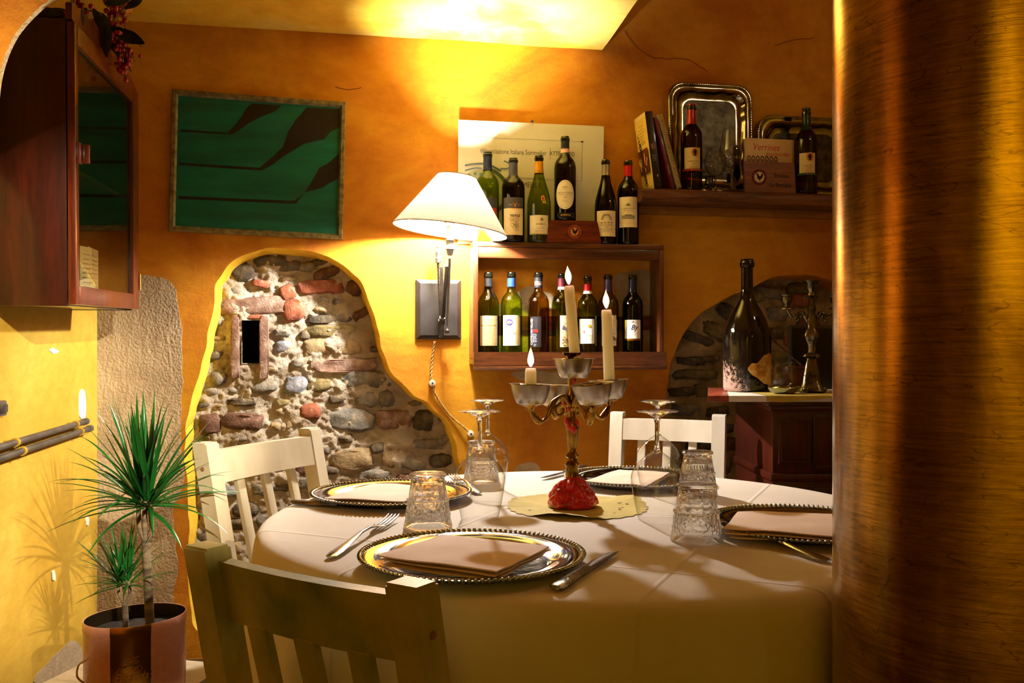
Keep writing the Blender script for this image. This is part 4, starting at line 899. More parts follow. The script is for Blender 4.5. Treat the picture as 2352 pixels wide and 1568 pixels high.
# S-curved arms from the stem out to each bowl
for i, q in enumerate(bowls[1:]):
    d = Vector((q.x-KX, q.y-KY, 0)); r_ = d.length; u = d.normalized(); z0 = q.z-TZ-0.0022; b = B()
    pts = [u*0.006+Vector((0, 0, 0.196)), u*r_*0.22+Vector((0, 0, 0.216)), u*r_*0.45+Vector((0, 0, 0.205)), u*r_*0.62+Vector((0, 0, 0.176)), u*r_*0.80+Vector((0, 0, 0.170)), u*r_*0.97+Vector((0, 0, 0.188)), u*r_+Vector((0, 0, z0-0.006))]
    c2 = curve(pts, 6); tube(b, c2, [0.0052+0.0018*sin(k*0.55) for k in range(len(c2))], 10); lathe(b, [(0.0045, z0-0.014), (0.008, z0-0.006), (0.018, z0-0.002), (0.020, z0-0.0002), (0, z0-0.0002)], 24, Matrix.Translation((u*r_)))
    sc = curve([u*r_*0.28+Vector((0, 0, 0.204)), u*r_*0.42+Vector((0, 0, 0.192)), u*r_*0.36+Vector((0, 0, 0.180)), u*r_*0.24+Vector((0, 0, 0.184)), u*r_*0.27+Vector((0, 0, 0.194))], 5); tube(b, sc, 0.0034, 8)
    obj('arm', b, M_BRASS, ca, 60)
m, nt, p, out = nodes('flame'); tc = N(nt, 'ShaderNodeTexCoord'); sep = N(nt, 'ShaderNodeSeparateXYZ'); L(nt, tc.outputs['Generated'], sep.inputs[0])
r = ramp(nt, [(0.0, (0.10, 0.12, 1.0)), (0.12, (0.9, 0.35, 0.12)), (0.3, (1.0, 0.62, 0.22)), (1.0, (1.0, 0.52, 0.14))], sep.outputs[2]); em = N(nt, 'ShaderNodeEmission', i_Strength=9.0); L(nt, r.outputs[0], em.inputs[0]); nt.nodes.remove(p); L(nt, em.outputs[0], out.inputs['Surface']); M_FLAME = m
def candle(label, base, top, r=0.0105):
    base, top = Vector(base), Vector(top); ax = (top-base); Ln = ax.length; q = ax.to_track_quat('Z', 'Y').to_euler()
    root = thing('taper_candle', label, 'candle', base, 0, 'lit ivory candles'); root.rotation_euler = q
    b = B(); lathe(b, [(0, 0), (r*0.98, 0), (r, 0.004), (r*0.985, Ln*0.5), (r*0.96, Ln-0.006), (r*0.90, Ln-0.001), (r*0.78, Ln+0.0006), (r*0.3, Ln-0.0022), (0, Ln-0.0025)], 28, rf=lambda a, z: 1+0.012*sin(3*a+z*60)); obj('wax_body', b, M_WAX, root, 60)
    b = B(); tube(b, [(0, 0, Ln-0.003), (0.0004, 0, Ln+0.003), (0.0015, 0, Ln+0.007)], 0.0007, 6); obj('wick', b, mat('burnt_wick', '#1a120c', rough=0.9), root)
    b = B(); s = 1.15; lathe(b, [(0, 0.002), (0.0026*s, 0.006), (0.0048*s, 0.012), (0.0054*s, 0.018), (0.0042*s, 0.026), (0.0018*s, 0.034), (0, 0.040)], 16, Matrix.Translation((0.0, 0, Ln)), rf=lambda a, z: 1+0.12*sin(a*2+z*200)); obj('flame', b, M_FLAME, root, 180)
    light('candle_light', 'POINT', base+ax.normalized()*(Ln+0.020), 0.9, (1.0, 0.55, 0.20), 0.006)
candle('tall lit ivory candle leaning in the top bowl', P(1322, 826, 1.795)+Vector((0, 0, -0.006)), P(1307, 657, 1.795))
candle('lit ivory candle in the right-hand bowl, second tallest', P(1400, 880, 1.86)+Vector((0, 0, -0.004)), P(1393, 712, 1.86), 0.0112)
candle('short lit candle stub in the left bowl', P(1219, 890, 1.74)+Vector((0, 0, -0.006)), P(1219, 846, 1.74), 0.0112)

# ============================================================ WALL LAMP
def wthing(name, label, cat, px, py, off=0.0, group=None):
    u, z = W(px, py, off); return thing(name, label, cat, wall_loc(u, z, off), TH, group), u, z
lp, lu, lz = wthing('wall_lamp', 'black swing-arm wall lamp with a lit cream cone shade', 'lamp', 1006, 780, 0.0)
def LW(px, py, off):                                   # to the lamp's own frame
    u, z = W(px, py, off); return Vector((u-lu, -off, z-lz))
M_BLK = mat('black_lacquer', '#2b2a2c', '#1c1b1d', scale=20, rough=0.35, bump=0.1, bscale=60, coat=0.3)
M_GUN = mat('gunmetal', '#77777c', '#56565c', scale=12, rough=0.35, metal=0.8)
a, c2 = LW(955, 779, 0.0), LW(1058, 643, 0.0); b = bmesh.new()
e = 0.013; rings = []
for d, s in ((0.001, 0), (0.008, 0), (0.009, 0.001), (0.019, e), (0.020, e+0.001)):
    rings.append([b.verts.new((x, -d, z)) for x, z in ((a.x+s, a.z+s), (c2.x-s, a.z+s), (c2.x-s, c2.z-s), (a.x+s, c2.z-s))])
for x, y in zip(rings, rings[1:]):
    for q in range(4): b.faces.new((x[q], x[(q+1) % 4], y[(q+1) % 4], y[q]))
b.faces.new(rings[-1]); b.faces.new(rings[0]); b2 = B(); merge(b2, b); obj('back_plate', b2, M_BLK, lp, 20)
pB = LW(1012, 752, 0.034); pT = LW(1006, 592, 0.085); pB2 = LW(1021, 733, 0.06); pS = LW(1033, 580, 0.19)
b = B(); bar(b, LW(1012, 775, 0.020), LW(1012, 738, 0.034), 0.014, 0.014); bar(b, LW(1014, 745, 0.03), LW(1016, 728, 0.06), 0.020, 0.014); lathe(b, [(0, -.012), (0.009, -.012), (0.009, .012), (0, .012)], 16, Matrix.Translation(LW(1014, 738, 0.045)) @ Matrix.Rotation(pi/2, 4, 'Y')); obj('hinge_bracket', b, M_BLK, lp, 30)
b = B(); tube(b, [pB, pT], 0.0050, 10); obj('arm', b, M_BLK, lp, 60)
b = B(); bar(b, LW(1016, 735, 0.06), LW(1014, 612, 0.115), 0.012, 0.010); obj('arm', b, M_GUN, lp, 30)
b = B(); bar(b, LW(1018, 728, 0.075), LW(1026, 610, 0.165), 0.013, 0.011); obj('arm', b, M_BLK, lp, 30)
b = B(); tube(b, [LW(1028, 726, 0.085), LW(1033, 592, 0.185)], 0.0045, 10); obj('arm', b, M_GUN, lp, 60)
b = B()
for (x0, y0, o0, x1, y1, o1) in ((1008, 605, .09, 1013, 730, .055), (1012, 598, .095, 1021, 612, .13), (1021, 615, .13, 1030, 596, .175)):
    p0, p1 = LW(x0, y0, o0), LW(x1, y1, o1); k = 60; pts = []
    dv = (p1-p0); s1 = dv.cross(Vector((0, 1, 0))).normalized(); s2 = dv.cross(s1).normalized()
    for i in range(k+1): pts.append(p0+dv*i/k+(s1*cos(i*1.6)+s2*sin(i*1.6))*0.0022)
    tube(b, pts, 0.0007, 4)
obj('tension_spring', b, mat('chrome_wire', '#d8d8d8', rough=0.15, metal=1.0), lp, 180)
T = Matrix.Translation(LW(1007, 596, 0.085)); b = B(); lathe(b, [(0, -.012), (.010, -.012), (.0115, -.008), (.0105, 0), (.0125, .001), (.0125, .004), (.0105, .005), (.0105, .022), (.0118, .024), (.0105, .027), (.0100, .034), (.004, .037), (.009, .043), (.006, .048), (.0025, .050), (.0055, .055), (.004, .060), (0, .062)], 24, T); obj('finial', b, M_GUN, lp, 50)
sock = LW(1033.5, 560, 0.20); T = Matrix.Translation(sock); b = B(); lathe(b, [(0, -.040), (.009, -.038), (.013, -.020), (.0155, -.018), (.0155, -.014), (.0140, -.012), (.0140, .008), (.0160, .010), (.0160, .012), (.0115, .014), (.0110, .062), (.012, .064), (.019, .070), (.020, .086), (0, .088)], 28, T); obj('lamp_socket', b, M_GUN, lp, 50)
b = B(); tube(b, [LW(1028, 728, 0.085), LW(1027, 748, 0.06)], 0.0015, 6); lathe(b, [(0, -.010), (.006, -.010), (.006, .010), (0, .010)], 12, Matrix.Translation(LW(1028, 730, .085))); ball(b, LW(1027, 760, 0.05), 0.0085, 14, 10); obj('tension_knob', b, M_BLK, lp, 50)
# shade
m, nt, p, out = nodes('shade_linen'); nt.nodes.remove(p); tc = N(nt, 'ShaderNodeTexCoord'); nz = N(nt, 'ShaderNodeTexNoise', i_Scale=90.0, i_Detail=4.0); mp = N(nt, 'ShaderNodeMapping'); mp.inputs['Scale'].default_value = (1, 1, 4)
L(nt, tc.outputs['Object'], mp.inputs[0]); L(nt, mp.outputs[0], nz.inputs['Vector']); r = ramp(nt, [(0.3, (0.60, 0.50, 0.36)), (0.7, (0.72, 0.62, 0.46))], nz.outputs[0])
df = N(nt, 'ShaderNodeBsdfDiffuse'); tl = N(nt, 'ShaderNodeBsdfTranslucent'); L(nt, r.outputs[0], df.inputs[0]); L(nt, r.outputs[0], tl.inputs[0]); ms = N(nt, 'ShaderNodeMixShader'); ms.inputs[0].default_value = 0.018
L(nt, df.outputs[0], ms.inputs[1]); L(nt, tl.outputs[0], ms.inputs[2]); L(nt, ms.outputs[0], out.inputs['Surface']); M_SHADE = m
sc_ = Vector(BULB_POS); Mi = (Matrix.Translation(lp.location) @ Matrix.Rotation(TH, 4, 'Z')).inverted()
sb = Mi @ Vector((P(1034, 530, 3.0))); st = Mi @ Vector(P(1040, 405, 3.0)); ax = (st-sb); 
Msh = Matrix.Translation(sb) @ Matrix.Rotation(radians(7.0), 4, 'Y'); hgt = 0.180
b = B(); shell(b, [(0.188, 0.0), (0.1885, 0.002), (0.064, hgt), (0.0635, hgt)], 72, Msh)
sh = obj('lamp_shade', b, M_SHADE, lp, 180, label='cream linen cone shade, lit from inside')
b = B()
for rr, z in ((0.188, 0.001), (0.0638, hgt)):
    pts = [Msh @ Vector((rr*cos(2*pi*i/64), rr*sin(2*pi*i/64), z)) for i in range(65)]; tube(b, pts, 0.0018, 6, cap=False)
for i in range(3):
    a_ = 2*pi*i/3+0.4; tube(b, [Msh @ Vector((0.0638*cos(a_), 0.0638*sin(a_), hgt-0.002)), Msh @ Vector((0.012*cos(a_), 0.012*sin(a_), hgt-0.045))], 0.0012, 5)
obj('shade_rim', b, mat('shade_trim', '#b59a66', '#8a7244', rough=0.7), lp, 180)
bl = Mi @ BULB_POS; b = B(); lathe(b, [(0.008, -0.055), (0.013, -0.045), (0.026, -0.018), (0.029, 0.0), (0.024, 0.018), (0.012, 0.028), (0, 0.030)], 24, Matrix.Translation(bl+Vector((0, 0, 0.0))))
m, nt, p, out = nodes('frosted_bulb'); nt.nodes.remove(p); em = N(nt, 'ShaderNodeEmission', i_Strength=3.0); em.inputs[0].default_value = (1, 0.88, 0.66, 1); tr = N(nt, 'ShaderNodeBsdfTransparent'); ad = N(nt, 'ShaderNodeAddShader'); L(nt, em.outputs[0], ad.inputs[0]); L(nt, tr.outputs[0], ad.inputs[1]); L(nt, ad.outputs[0], out.inputs['Surface'])
obj('bulb', b, m, lp, 180)
# twisted flex with porcelain knobs
M_FLEX = mat('twisted_silk_flex', '#c9a468', '#8a6a38', scale=60, rough=0.7); fx, fu, fz = wthing('twisted_cable', 'twisted beige lamp flex running down the wall over porcelain knobs', 'cable', 998, 784)
def FW(px, py, off): u, z = W(px, py, off); return Vector((u-fu, -off, z-fz))
path = curve([FW(998, 784, .010), FW(992, 830, .008), FW(991, 878, .016), FW(1006, 915, .010), FW(1035, 955, .008), FW(1078, 993, .018), FW(1083, 1020, .010), FW(1082, 1080, .008), FW(1084, 1200, .008), FW(1080, 1350, .008)], 16)
# resample evenly
rs = [path[0]]; acc_ = 0; step = 0.0035
for a, b_ in zip(path, path[1:]):
    d = (b_-a).length; t_ = 0
    while acc_+d-t_ >= step: t_ += step-acc_; rs.append(a.lerp(b_, t_/d)); acc_ = 0
    acc_ += d-t_
for ph in (0, pi):
    b = B(); tube(b, [q+Vector((0.0026*cos(i*0.75+ph), -0.0026*sin(i*0.75+ph), 0)) for i, q in enumerate(rs)], 0.0025, 6); obj('cord_strand', b, M_FLEX, fx, 180)
for px, py in ((992, 879), (1080, 995)):
    q = FW(px, py, 0.001); b = B(); lathe(b, [(0, 0), (.011, 0), (.0115, .004), (.0085, .008), (.0085, .013), (.0115, .017), (.011, .021), (.005, .023), (0, .023)], 24, Matrix.Translation(q) @ Matrix.Rotation(pi/2, 4, 'X')); o = obj('insulator_knob', b, mat('porcelain', '#efece6', '#ddd8ce', rough=0.2, coat=0.5), fx, 50)
    b = B(); lathe(b, [(0, 0), (.0035, 0), (.0035, .0015), (0, .002)], 12, Matrix.Translation(q+Vector((0, -0.0232, 0))) @ Matrix.Rotation(pi/2, 4, 'X')); obj('screw_head', b, M_BLK, o, 50)
# ============================================================ BOTTLES
GL = {'green': thin_glass('bottle_glass_green', (0.50, 0.58, 0.08), (0.08, 0.11, 0.015), gloss=0.02), 'dark': thin_glass('bottle_glass_dark', (0.10, 0.09, 0.035), (0.01, 0.01, 0.004), gloss=0.02),
      'amber': thin_glass('bottle_glass_amber', (0.48, 0.27, 0.05), (0.05, 0.02, 0.004), gloss=0.02), 'rose': thin_glass('bottle_glass_rose', (0.25, 0.05, 0.03), (0.04, 0.005, 0.004), gloss=0.02), 'olive': thin_glass('bottle_glass_olive', (0.60, 0.55, 0.06), (0.12, 0.10, 0.01), gloss=0.02)}
M_RING = mat('black_glass_mouth', '#141610', '#0a0b08', rough=0.12, coat=0.6)
PROF = {'bx': [(0.0, 0.006), (0.028, 0.0015), (0.033, 0), (0.0365, 0.003), (0.0375, 0.010), (0.0375, 0.185), (0.0372, 0.193), (0.0350, 0.206), (0.0300, 0.2165), (0.0230, 0.2255), (0.0175, 0.233), (0.0150, 0.242), (0.0143, 0.252), (0.0140, 0.286)],
        'bu': [(0.0, 0.006), (0.030, 0.0015), (0.036, 0), (0.0395, 0.003), (0.0405, 0.010), (0.0405, 0.128), (0.0398, 0.142), (0.0370, 0.160), (0.0325, 0.178), (0.0270, 0.197), (0.0215, 0.215), (0.0175, 0.232), (0.0152, 0.248), (0.0143, 0.262), (0.0140, 0.286)],
        'hs': [(0.0, 0.006), (0.030, 0.0015), (0.034, 0), (0.0385, 0.003), (0.0395, 0.010), (0.0410, 0.190), (0.0408, 0.198), (0.0380, 0.211), (0.0320, 0.221), (0.0240, 0.229), (0.0180, 0.236), (0.0155, 0.245), (0.0150, 0.286)]}
def bottle(label, u, off, z, kind='bx', glass='green', H=0.30, caps=(), labels=(), group='wine bottles', yaw=0.0, loc=None, R=1.0, nm='wine_bottle', top=True):
    p0 = loc if loc is not None else wall_loc(u, z, off)
    root = thing(nm, label, 'bottle', p0+Vector((0, 0, 0.0005)), atan2(-p0.x, p0.y)+yaw, group); k = H/0.30
    pf = [(r_*k*R, h*k) for r_, h in PROF[kind]]; b = B(); shell(b, pf, 48); obj('glass_body', b, GL[glass], root, 60)
    nr = PROF[kind][-1][0]*k*R
    b = B(); lathe(b, [(nr*0.75, 0.283*k), (nr, 0.283*k), (nr*1.16, 0.2845*k), (nr*1.18, 0.293*k), (nr*1.04, 0.295*k), (nr*1.04, 0.2995*k), (nr*0.96, 0.301*k), (nr*0.72, 0.301*k), (nr*0.70, 0.285*k)], 28, cap=False); obj('bottle_mouth', b, M_RING, root, 40)
    def rad(h):
        for (r0, h0), (r1, h1) in zip(pf, pf[1:]):
            if h0 <= h <= h1 and h1 > h0: return r0+(r1-r0)*(h-h0)/(h1-h0)
        return nr
    for (h0, h1, m_) in caps:
        b = B(); n_ = 6; shell(b, [(rad((h0+(h1-h0)*i/n_)*k)+0.0005, (h0+(h1-h0)*i/n_)*k) for i in range(n_+1)], 28); obj('capsule', b, m_, root, 60)
    for (w_, h0, h1, m_, art, a0) in labels:
        # w_ width along the arc, a0 arc offset of its middle
        hm = (h0+h1)/2; b = bmesh.new(); n_, nv = 20, 6; g = []
        shape = None
        if isinstance(w_, tuple): shape, w_ = w_
        r0 = rad(hm*k)
        if shape == 'oval':
            cc = b.verts.new((r0*sin(a0/r0)*1.01, -(r0+0.0004)*cos(a0/r0), hm)); ring = []
            for i in range(40):
                x = a0+w_/2*cos(2*pi*i/40); zz = hm+(h1-h0)/2*sin(2*pi*i/40); an = x/r0; q = rad(zz)+0.0004
                ring.append(((x-a0), zz-hm))
            b.free(); b = bmesh.new(); prev = None
            for j in range(0, 9):
                s_ = j/8; row = [b.verts.new(((rad(hm+y*s_)+0.0004)*sin((a0+x*s_)/r0), -(rad(hm+y*s_)+0.0004)*cos((a0+x*s_)/r0), hm+y*s_)) for x, y in ring] if j else None
                if j == 1:
                    cc = b.verts.new(((r0+.0004)*sin(a0/r0), -(r0+.0004)*cos(a0/r0), hm))
                    for i in range(40): b.faces.new((cc, row[i], row[(i+1) % 40]))
                elif j > 1:
                    for i in range(40): b.faces.new((prev[i], row[i], row[(i+1) % 40], prev[(i+1) % 40]))
                prev = row
        else:
            for j in range(nv+1):
                zz = (h0+(h1-h0)*j/nv); g.append([b.verts.new(((rad(zz)+0.0004)*sin((a0-w_/2+w_*i/n_)/r0), -(rad(zz)+0.0004)*cos((a0-w_/2+w_*i/n_)/r0), zz)) for i in range(n_+1)])
            for x, y in zip(g, g[1:]):
                for i in range(n_): b.faces.new((x[i], x[i+1], y[i+1], y[i]))
        lo = obj('label', b, m_, root, 180)
        if art: art.build(lo, lambda x, y, e, a0=a0, hm=hm, r0=r0: ((rad(hm+y)+0.0005+e)*sin((a0+x)/r0), -(rad(hm+y)+0.0005+e)*cos((a0+x)/r0), hm+y), 'lettering')
    return root
def pm(name, c, rough=0.6, **k): return mat('paper_'+name, c, tuple(x*0.92 for x in lin(c)), scale=30, rough=rough, spec=0.3, bump=0.05, bscale=300, **k)
def foil(name, c, metal=0.3, rough=0.35): return mat('foil_'+name, c, tuple(x*0.8 for x in lin(c)), scale=30, rough=rough, metal=metal, coat=0.2)
CREAM, WHITE, GREY, BLACK = pm('cream', '#efe0b8'), pm('white', '#f0ece2'), pm('grey', '#4a4850'), pm('black', '#16151a')
# heights of the box
BD = 0.105; bz0 = W(1300, 808, BD)[1]; btop = W(1300, 558, BD)[1]; fl = W(1300, 823, BD-0.05)[1]
bL = W(1087, 700, BD)[0]; bR = W(1525, 700, BD)[0]; bbot = W(1300, 849, BD)[1]
def bu(px, off=0.055): return W(px, 700, off)[0]
# --- bottom row
A1 = Art().rect(-.030, .020, .030, .0205, '#b8945c', 6).text('MONTEVERTINE', 0, .017, .0085, '#4a3a24', 0.95); A1.ring(0, .036, .020, .0206, '#a88650', 20, .35).ring(0, .034, .012, .0125, '#a88650', 20, .5)
for i in range(9): A1.para(0, .006-.0055*i, .056 if i < 5 else .034, 1, .004, '#7a6646', .0014, seed=i)
A1.para(-.014, -.044, .02, 2, .004, '#6a5434', .0014, 5).para(.016, -.044, .018, 2, .004, '#6a5434', .0014, 6)
bottle('green bottle at the left end of the lower shelf with a parchment label', bu(1122), .055, fl, glass='green', H=.298, caps=[(.252, .280, foil('charcoal', '#2c2e33'))], labels=[(.066, .045, .148, pm('parchment', '#dcc592'), A1, 0.0)], group='wine bottles in the wooden wall box')
A2 = Art().disc(-.006, .028, .0115, '#3b2f7a', 36).ring(-.006, .028, .0117, .0121, '#3b2f7a')
for i in range(8):
    a = pi/4*i; A2.poly([(-.006+.0098*cos(a), .028+.0098*sin(a)), (-.006+.002*cos(a+.5), .028+.002*sin(a+.5)), (-.006+.002*cos(a-.5), .028+.002*sin(a-.5))], '#e8d27a')
A2.disc(-.006, .028, .0026, '#d8b838', 14).text('SASSICAIA', -.006, -.002, .0105, '#b89c5c', 0.75).text('2012', -.004, -.014, .0065, '#9a9484', 1.0).text('TENUTA SAN GUIDO', -.004, -.028, .0035, '#8a8a7a', 1.0).rect(-.028, -.032, .016, -.0322, '#9a9a8a').para(0, -.040, .045, 2, .005, '#6a6a60', .0013, 3)
A2.rect(.014, -.050, .030, .048, '#dcc692', 4).disc(.012, -.012, .002, '#8a5a2a', 8)
bottle('green bottle with a blue neck and a white label with a gold star', bu(1175), .055, fl, glass='green', H=.300, caps=[(.250, .280, foil('royal_blue', '#2b4fb0', 0.2))], labels=[(.062, .045, .150, pm('ivory', '#eae9dc'), A2, 0.0)], group='wine bottles in the wooden wall box', yaw=-0.05)
A3 = Art().text("CASTELL'IN VILLA", -.0135, -.004, .0110, '#f4f2ec', 0.95, bold=.012, rot=pi/2).ring(-.0135, .040, .0022, .0045, '#f4f2ec', 20, 1.4).disc(-.0135, .040, .0012, '#8a8a8a', 8, 1.4).rect(-.008, -.002, .010, .008, '#d8201c').para(.001, -.008, .016, 9, .0034, '#b8bcd0', .0026, 7, 'l').para(.001, -.042, .010, 3, .0034, '#b8bcd0', .0022, 9, 'l')
bottle('amber bottle with a black label lettered in white from bottom to top', bu(1237), .055, fl, glass='amber', H=.300, caps=[(.248, .284, foil('slate', '#2d3038', 0.3)), (.256, .270, pm('pink_seal', '#eeb8b4'))], labels=[(.042, .040, .146, BLACK, A3, -0.012)], group='wine bottles in the wooden wall box')
A4 = Art().text('CASTELLO', 0, .046, .005, '#5a4a34').line([(-.01, .02), (-.004, .03), (.002, .022), (.008, .038)], .001, '#6a5a48').rect(-.02, .0, .02, .0004, '#5a4a34').rect(-.02, -.014, .02, -.0136, '#5a4a34')
for i, (x, y, c_) in enumerate([(-.010, .016, '#6a5a7a'), (-.006, .012, '#6a5a7a'), (-.013, .01, '#5a4a6a'), (-.004, .006, '#7a6a8a'), (.004, .012, '#6a5a7a'), (-.008, -.022, '#c07a4a'), (-.012, -.030, '#5a5a8a'), (-.006, -.034, '#b8a040'), (-.013, -.042, '#7a6a5a'), (0, -.028, '#c07a4a'), (.006, -.036, '#6a5a7a')]): A4.disc(x, y, .0035, c_, 8).ring(x, y, .0035, .0039, '#4a3a2c', 8)
bottle('green bottle behind the tall candle with a narrow vine-drawing label', bu(1291), .055, fl, glass='green', H=.298, caps=[(.252, .284, foil('wine_red', '#5a2030', 0.2)), (.244, .254, pm('white_seal', '#e8e0d0'))], labels=[(.046, .040, .150, pm('straw', '#e6d7a0'), A4, .016)], group='wine bottles in the wooden wall box')
A5 = Art().text('CAPOVERSO', -.006, .0335, .0068, '#4a4444', 1.0).disc(.010, .018, .0062, '#8a5c14', 18).disc(.010, .018, .0050, '#dca82c', 18).disc(.0085, .019, .0006, '#7a4a10', 6).disc(.0115, .019, .0006, '#7a4a10', 6)
A5.poly([(-.026, -.004), (-.015, .0), (.004, .001), (.018, -.003), (.018, -.026), (-.026, -.026)], '#bcc8dc').poly([(-.026, -.012), (-.010, -.010), (.006, -.014), (.018, -.011), (.018, -.027), (-.026, -.027)], '#b8cc9c').poly([(-.010, .008), (-.0085, .002), (-.0055, .002), (-.008, -.002), (-.0055, -.008), (-.0085, -.005), (-.0115, -.009), (-.0105, -.002), (-.0135, .001), (-.0105, .003)], '#d8503c')
A5.rect(-.026, -.030, .014, -.0303, '#5a5a5a').text('VINO NOBILE DI MONTEPULCIANO', -.006, -.028, .0028, '#4a4a4a').text('2011', -.006, -.035, .003, '#4a4a4a')
bottle('bottle between the two tall candles, white label with a small sun', bu(1350), .055, fl, glass='green', H=.290, caps=[(.246, .272, foil('red', '#b01418', 0.2)), (.236, .247, pm('white_seal', '#e8e0d0'))], labels=[(.058, .052, .138, pm('bright_white', '#f2efe8'), A5, -.004)], group='wine bottles in the wooden wall box')
A6 = Art().para(.008, .020, .016, 5, .006, '#6a5a44', .0018, 4).text('BORGHESI', .006, -.012, .006, '#8a4030').poly([(0, -.028), (.006, -.022), (.014, -.020), (.022, -.026), (.024, -.036), (.010, -.034)], '#7a6a44').disc(.015, .034, .002, '#c89a4a', 8)
bottle('pale olive bottle behind the right candle with a cream label', bu(1397), .055, fl, glass='olive', H=.296, caps=[(.238, .284, foil('plum', '#3a2a5a', 0.3))], labels=[(.056, .044, .152, CREAM, A6, .004)], group='wine bottles in the wooden wall box')
A7 = Art().text('LE BONCOURT', .004, .024, .0042, '#4a4038').text('B', .001, .026, .008, '#22304a', shear=.3, bold=.01).text('By', .005, .006, .026, '#1c2a44', 0.9, shear=.35, bold=.012).text('2008', .006, -.012, .0036, '#4a4038').para(.004, -.018, .03, 2, .0035, '#8a5a4a', .001, 3)
bottle('dark bottle at the right end of the lower shelf, large By on label', bu(1453), .055, fl, glass='dark', H=.296, caps=[(.238, .284, foil('navy', '#1a2148', 0.3)), (.240, .242, foil('gold', '#c89a30', 1, .25))], labels=[(.060, .070, .136, pm('pearl', '#e8ddd0'), A7, .0), (.060, .0625, .0700, foil('gold', '#c89a30', 1, .25), None, 0)], group='wine bottles in the wooden wall box')

# --- wooden wall box
M_BOXW = wood('stained_box_wood', '#2c1408', '#7c4520', rough=0.35, axis='x', coat=0.35); M_BOXV = wood('stained_box_wood_upright', '#2c1408', '#7c4520', rough=0.35, axis='z', coat=0.35); M_LITW = wood('lamplit_box_side', '#8a5428', '#c08a50', rough=0.5, axis='z')
bx = thing('wall_wine_box', 'dark-stained wooden wine box mounted open on the wall, bottles in and on it', 'shelf box', wall_loc(bL, bbot), TH); WD = bR-bL; HB = btop-bbot
b = B(); box(b, 0, WD, -BD, -0.001, HB-0.018, HB, 0.002); obj('top_board', b, M_BOXW, bx, 30)
b = B(); box(b, 0.017, WD-0.017, -BD+0.002, -BD+0.016, HB-0.056, HB-0.0185, 0.003); obj('top_fascia', b, M_BOXW, bx, 30)
fz_ = fl-bbot
b = B(); box(b, 0.0, WD, -BD, -0.001, fz_-0.018, fz_-0.0005, 0.002); obj('bottom_board', b, M_BOXW, bx, 30)
for s, x in ((0, 0.0), (1, WD-0.017)):
    b = B(); box(b, x, x+0.017, -BD, -0.001, fz_-0.0005+0.0005, HB-0.0185, 0.002)
    o = obj('side_board', b, M_LITW if s == 0 else M_BOXV, bx, 30, label='left side, coloured paler for the lamplight' if s == 0 else None)  # left side painted paler where the wall lamp lights it
b = B(); box(b, 0.0005, 0.0165, -BD-0.001, -BD+0.001, 0.0, HB-0.002, 0.0004); obj('edge_strip', b, M_BOXV, bx, 30)
b = B(); prism(b, [(-0.000, 0.014), (0.0, bz0-bbot), (WD+0.004, bz0-bbot), (WD+0.004, 0.014)], -BD-0.014, -BD-0.0015, bev=0.002); obj('front_lip', b, M_BOXW, bx, 30)
b = B(); box(b, -0.001, WD+0.006, -BD-0.018, -BD-0.001, 0.0, 0.0138, 0.004); obj('lip_moulding', b, M_BOXW, bx, 30)
b = B(); zz = W(1300, 758, 0.01)[1]-bbot; box(b, 0.0175, WD-0.0175, -0.014, -0.002, zz, zz+0.050, 0.002); obj('back_slat', b, M_BOXW, bx, 30)

# --- on top of the box
GT = 'wine bottles standing on top of the wall box'; zt_ = btop
B1 = Art().rect(-.035, -.048, .035, .018, '#a8341c').disc(-.012, .030, .006, '#c8a850', 16).disc(-.012, .030, .004, '#3a3a34', 12).text('ALL ASPETTO', .008, .006, .006, '#c8803c').rect(-.004, -.04, .024, -.018, '#d8a83c').rect(-.001, -.04, .021, -.021, '#3a2418')
bottle('green bottle half hidden by the lamp shade, with a dark and red label', bu(1120, .068), .068, zt_, glass='green', H=.312, caps=[(.240, .284, foil('dark_blue', '#1c2430'))], labels=[(.070, .045, .150, pm('charcoal', '#3c3c3a'), B1, 0)], group=GT)
B2 = Art().text('T', .006, .057, .019, '#e07818', 1.1, bold=.06).text('LE BUCCERELLE', .006, .044, .0046, '#e07818', bold=.02).text('Sangiovese', .006, .0375, .0034, '#c8c0b8', shear=.3).line([(-.016, .057), (-.012, .060), (-.008, .055), (-.003, .058)], .0012, '#c8c0b8').line([(.015, .058), (.020, .055), (.024, .060), (.028, .057)], .0012, '#c8c0b8')
B2.text('THE PULSE', .006, .0195, .0115, '#3a2a1c', 0.62, bold=.03)
ht = [(-.004, .004), (-.009, .000), (-.008, -.012), (-.002, -.022), (.006, -.030), (.012, -.033), (.017, -.028), (.018, -.018), (.016, -.006), (.012, .0), (.006, -.002), (.0, -.001), (-.004, .004)]
B2.line([(q.x, q.y) for q in curve([(a_, b_, 0) for a_, b_ in ht], 4)], .0009, '#4a2e20')
for q in ([(-.004, .004), (-.012, .006), (-.014, .010)], [(-.002, .004), (-.006, .011), (-.011, .013)], [(.001, .002), (.0, .011), (.004, .013)], [(.006, .0), (.008, .010), (.013, .012), (.018, .009)], [(.010, .0), (.016, .004), (.020, .006)], [(-.006, -.006), (.002, -.010), (.010, -.026)], [(.004, -.004), (.008, -.014), (.013, -.028)], [(.010, -.004), (.012, -.012), (.016, -.020)], [(-.004, -.014), (.003, -.022)], [(.006, -.008), (.014, -.016)], [(-.002, -.006), (.006, -.018), (.010, -.020)]):
    B2.line([(p_.x, p_.y) for p_ in curve([(a_, b_, 0) for a_, b_ in q], 4)], .0012, '#5a3a2a')
B2.para(.006, -.040, .022, 2, .003, '#a88850', .001, 2)
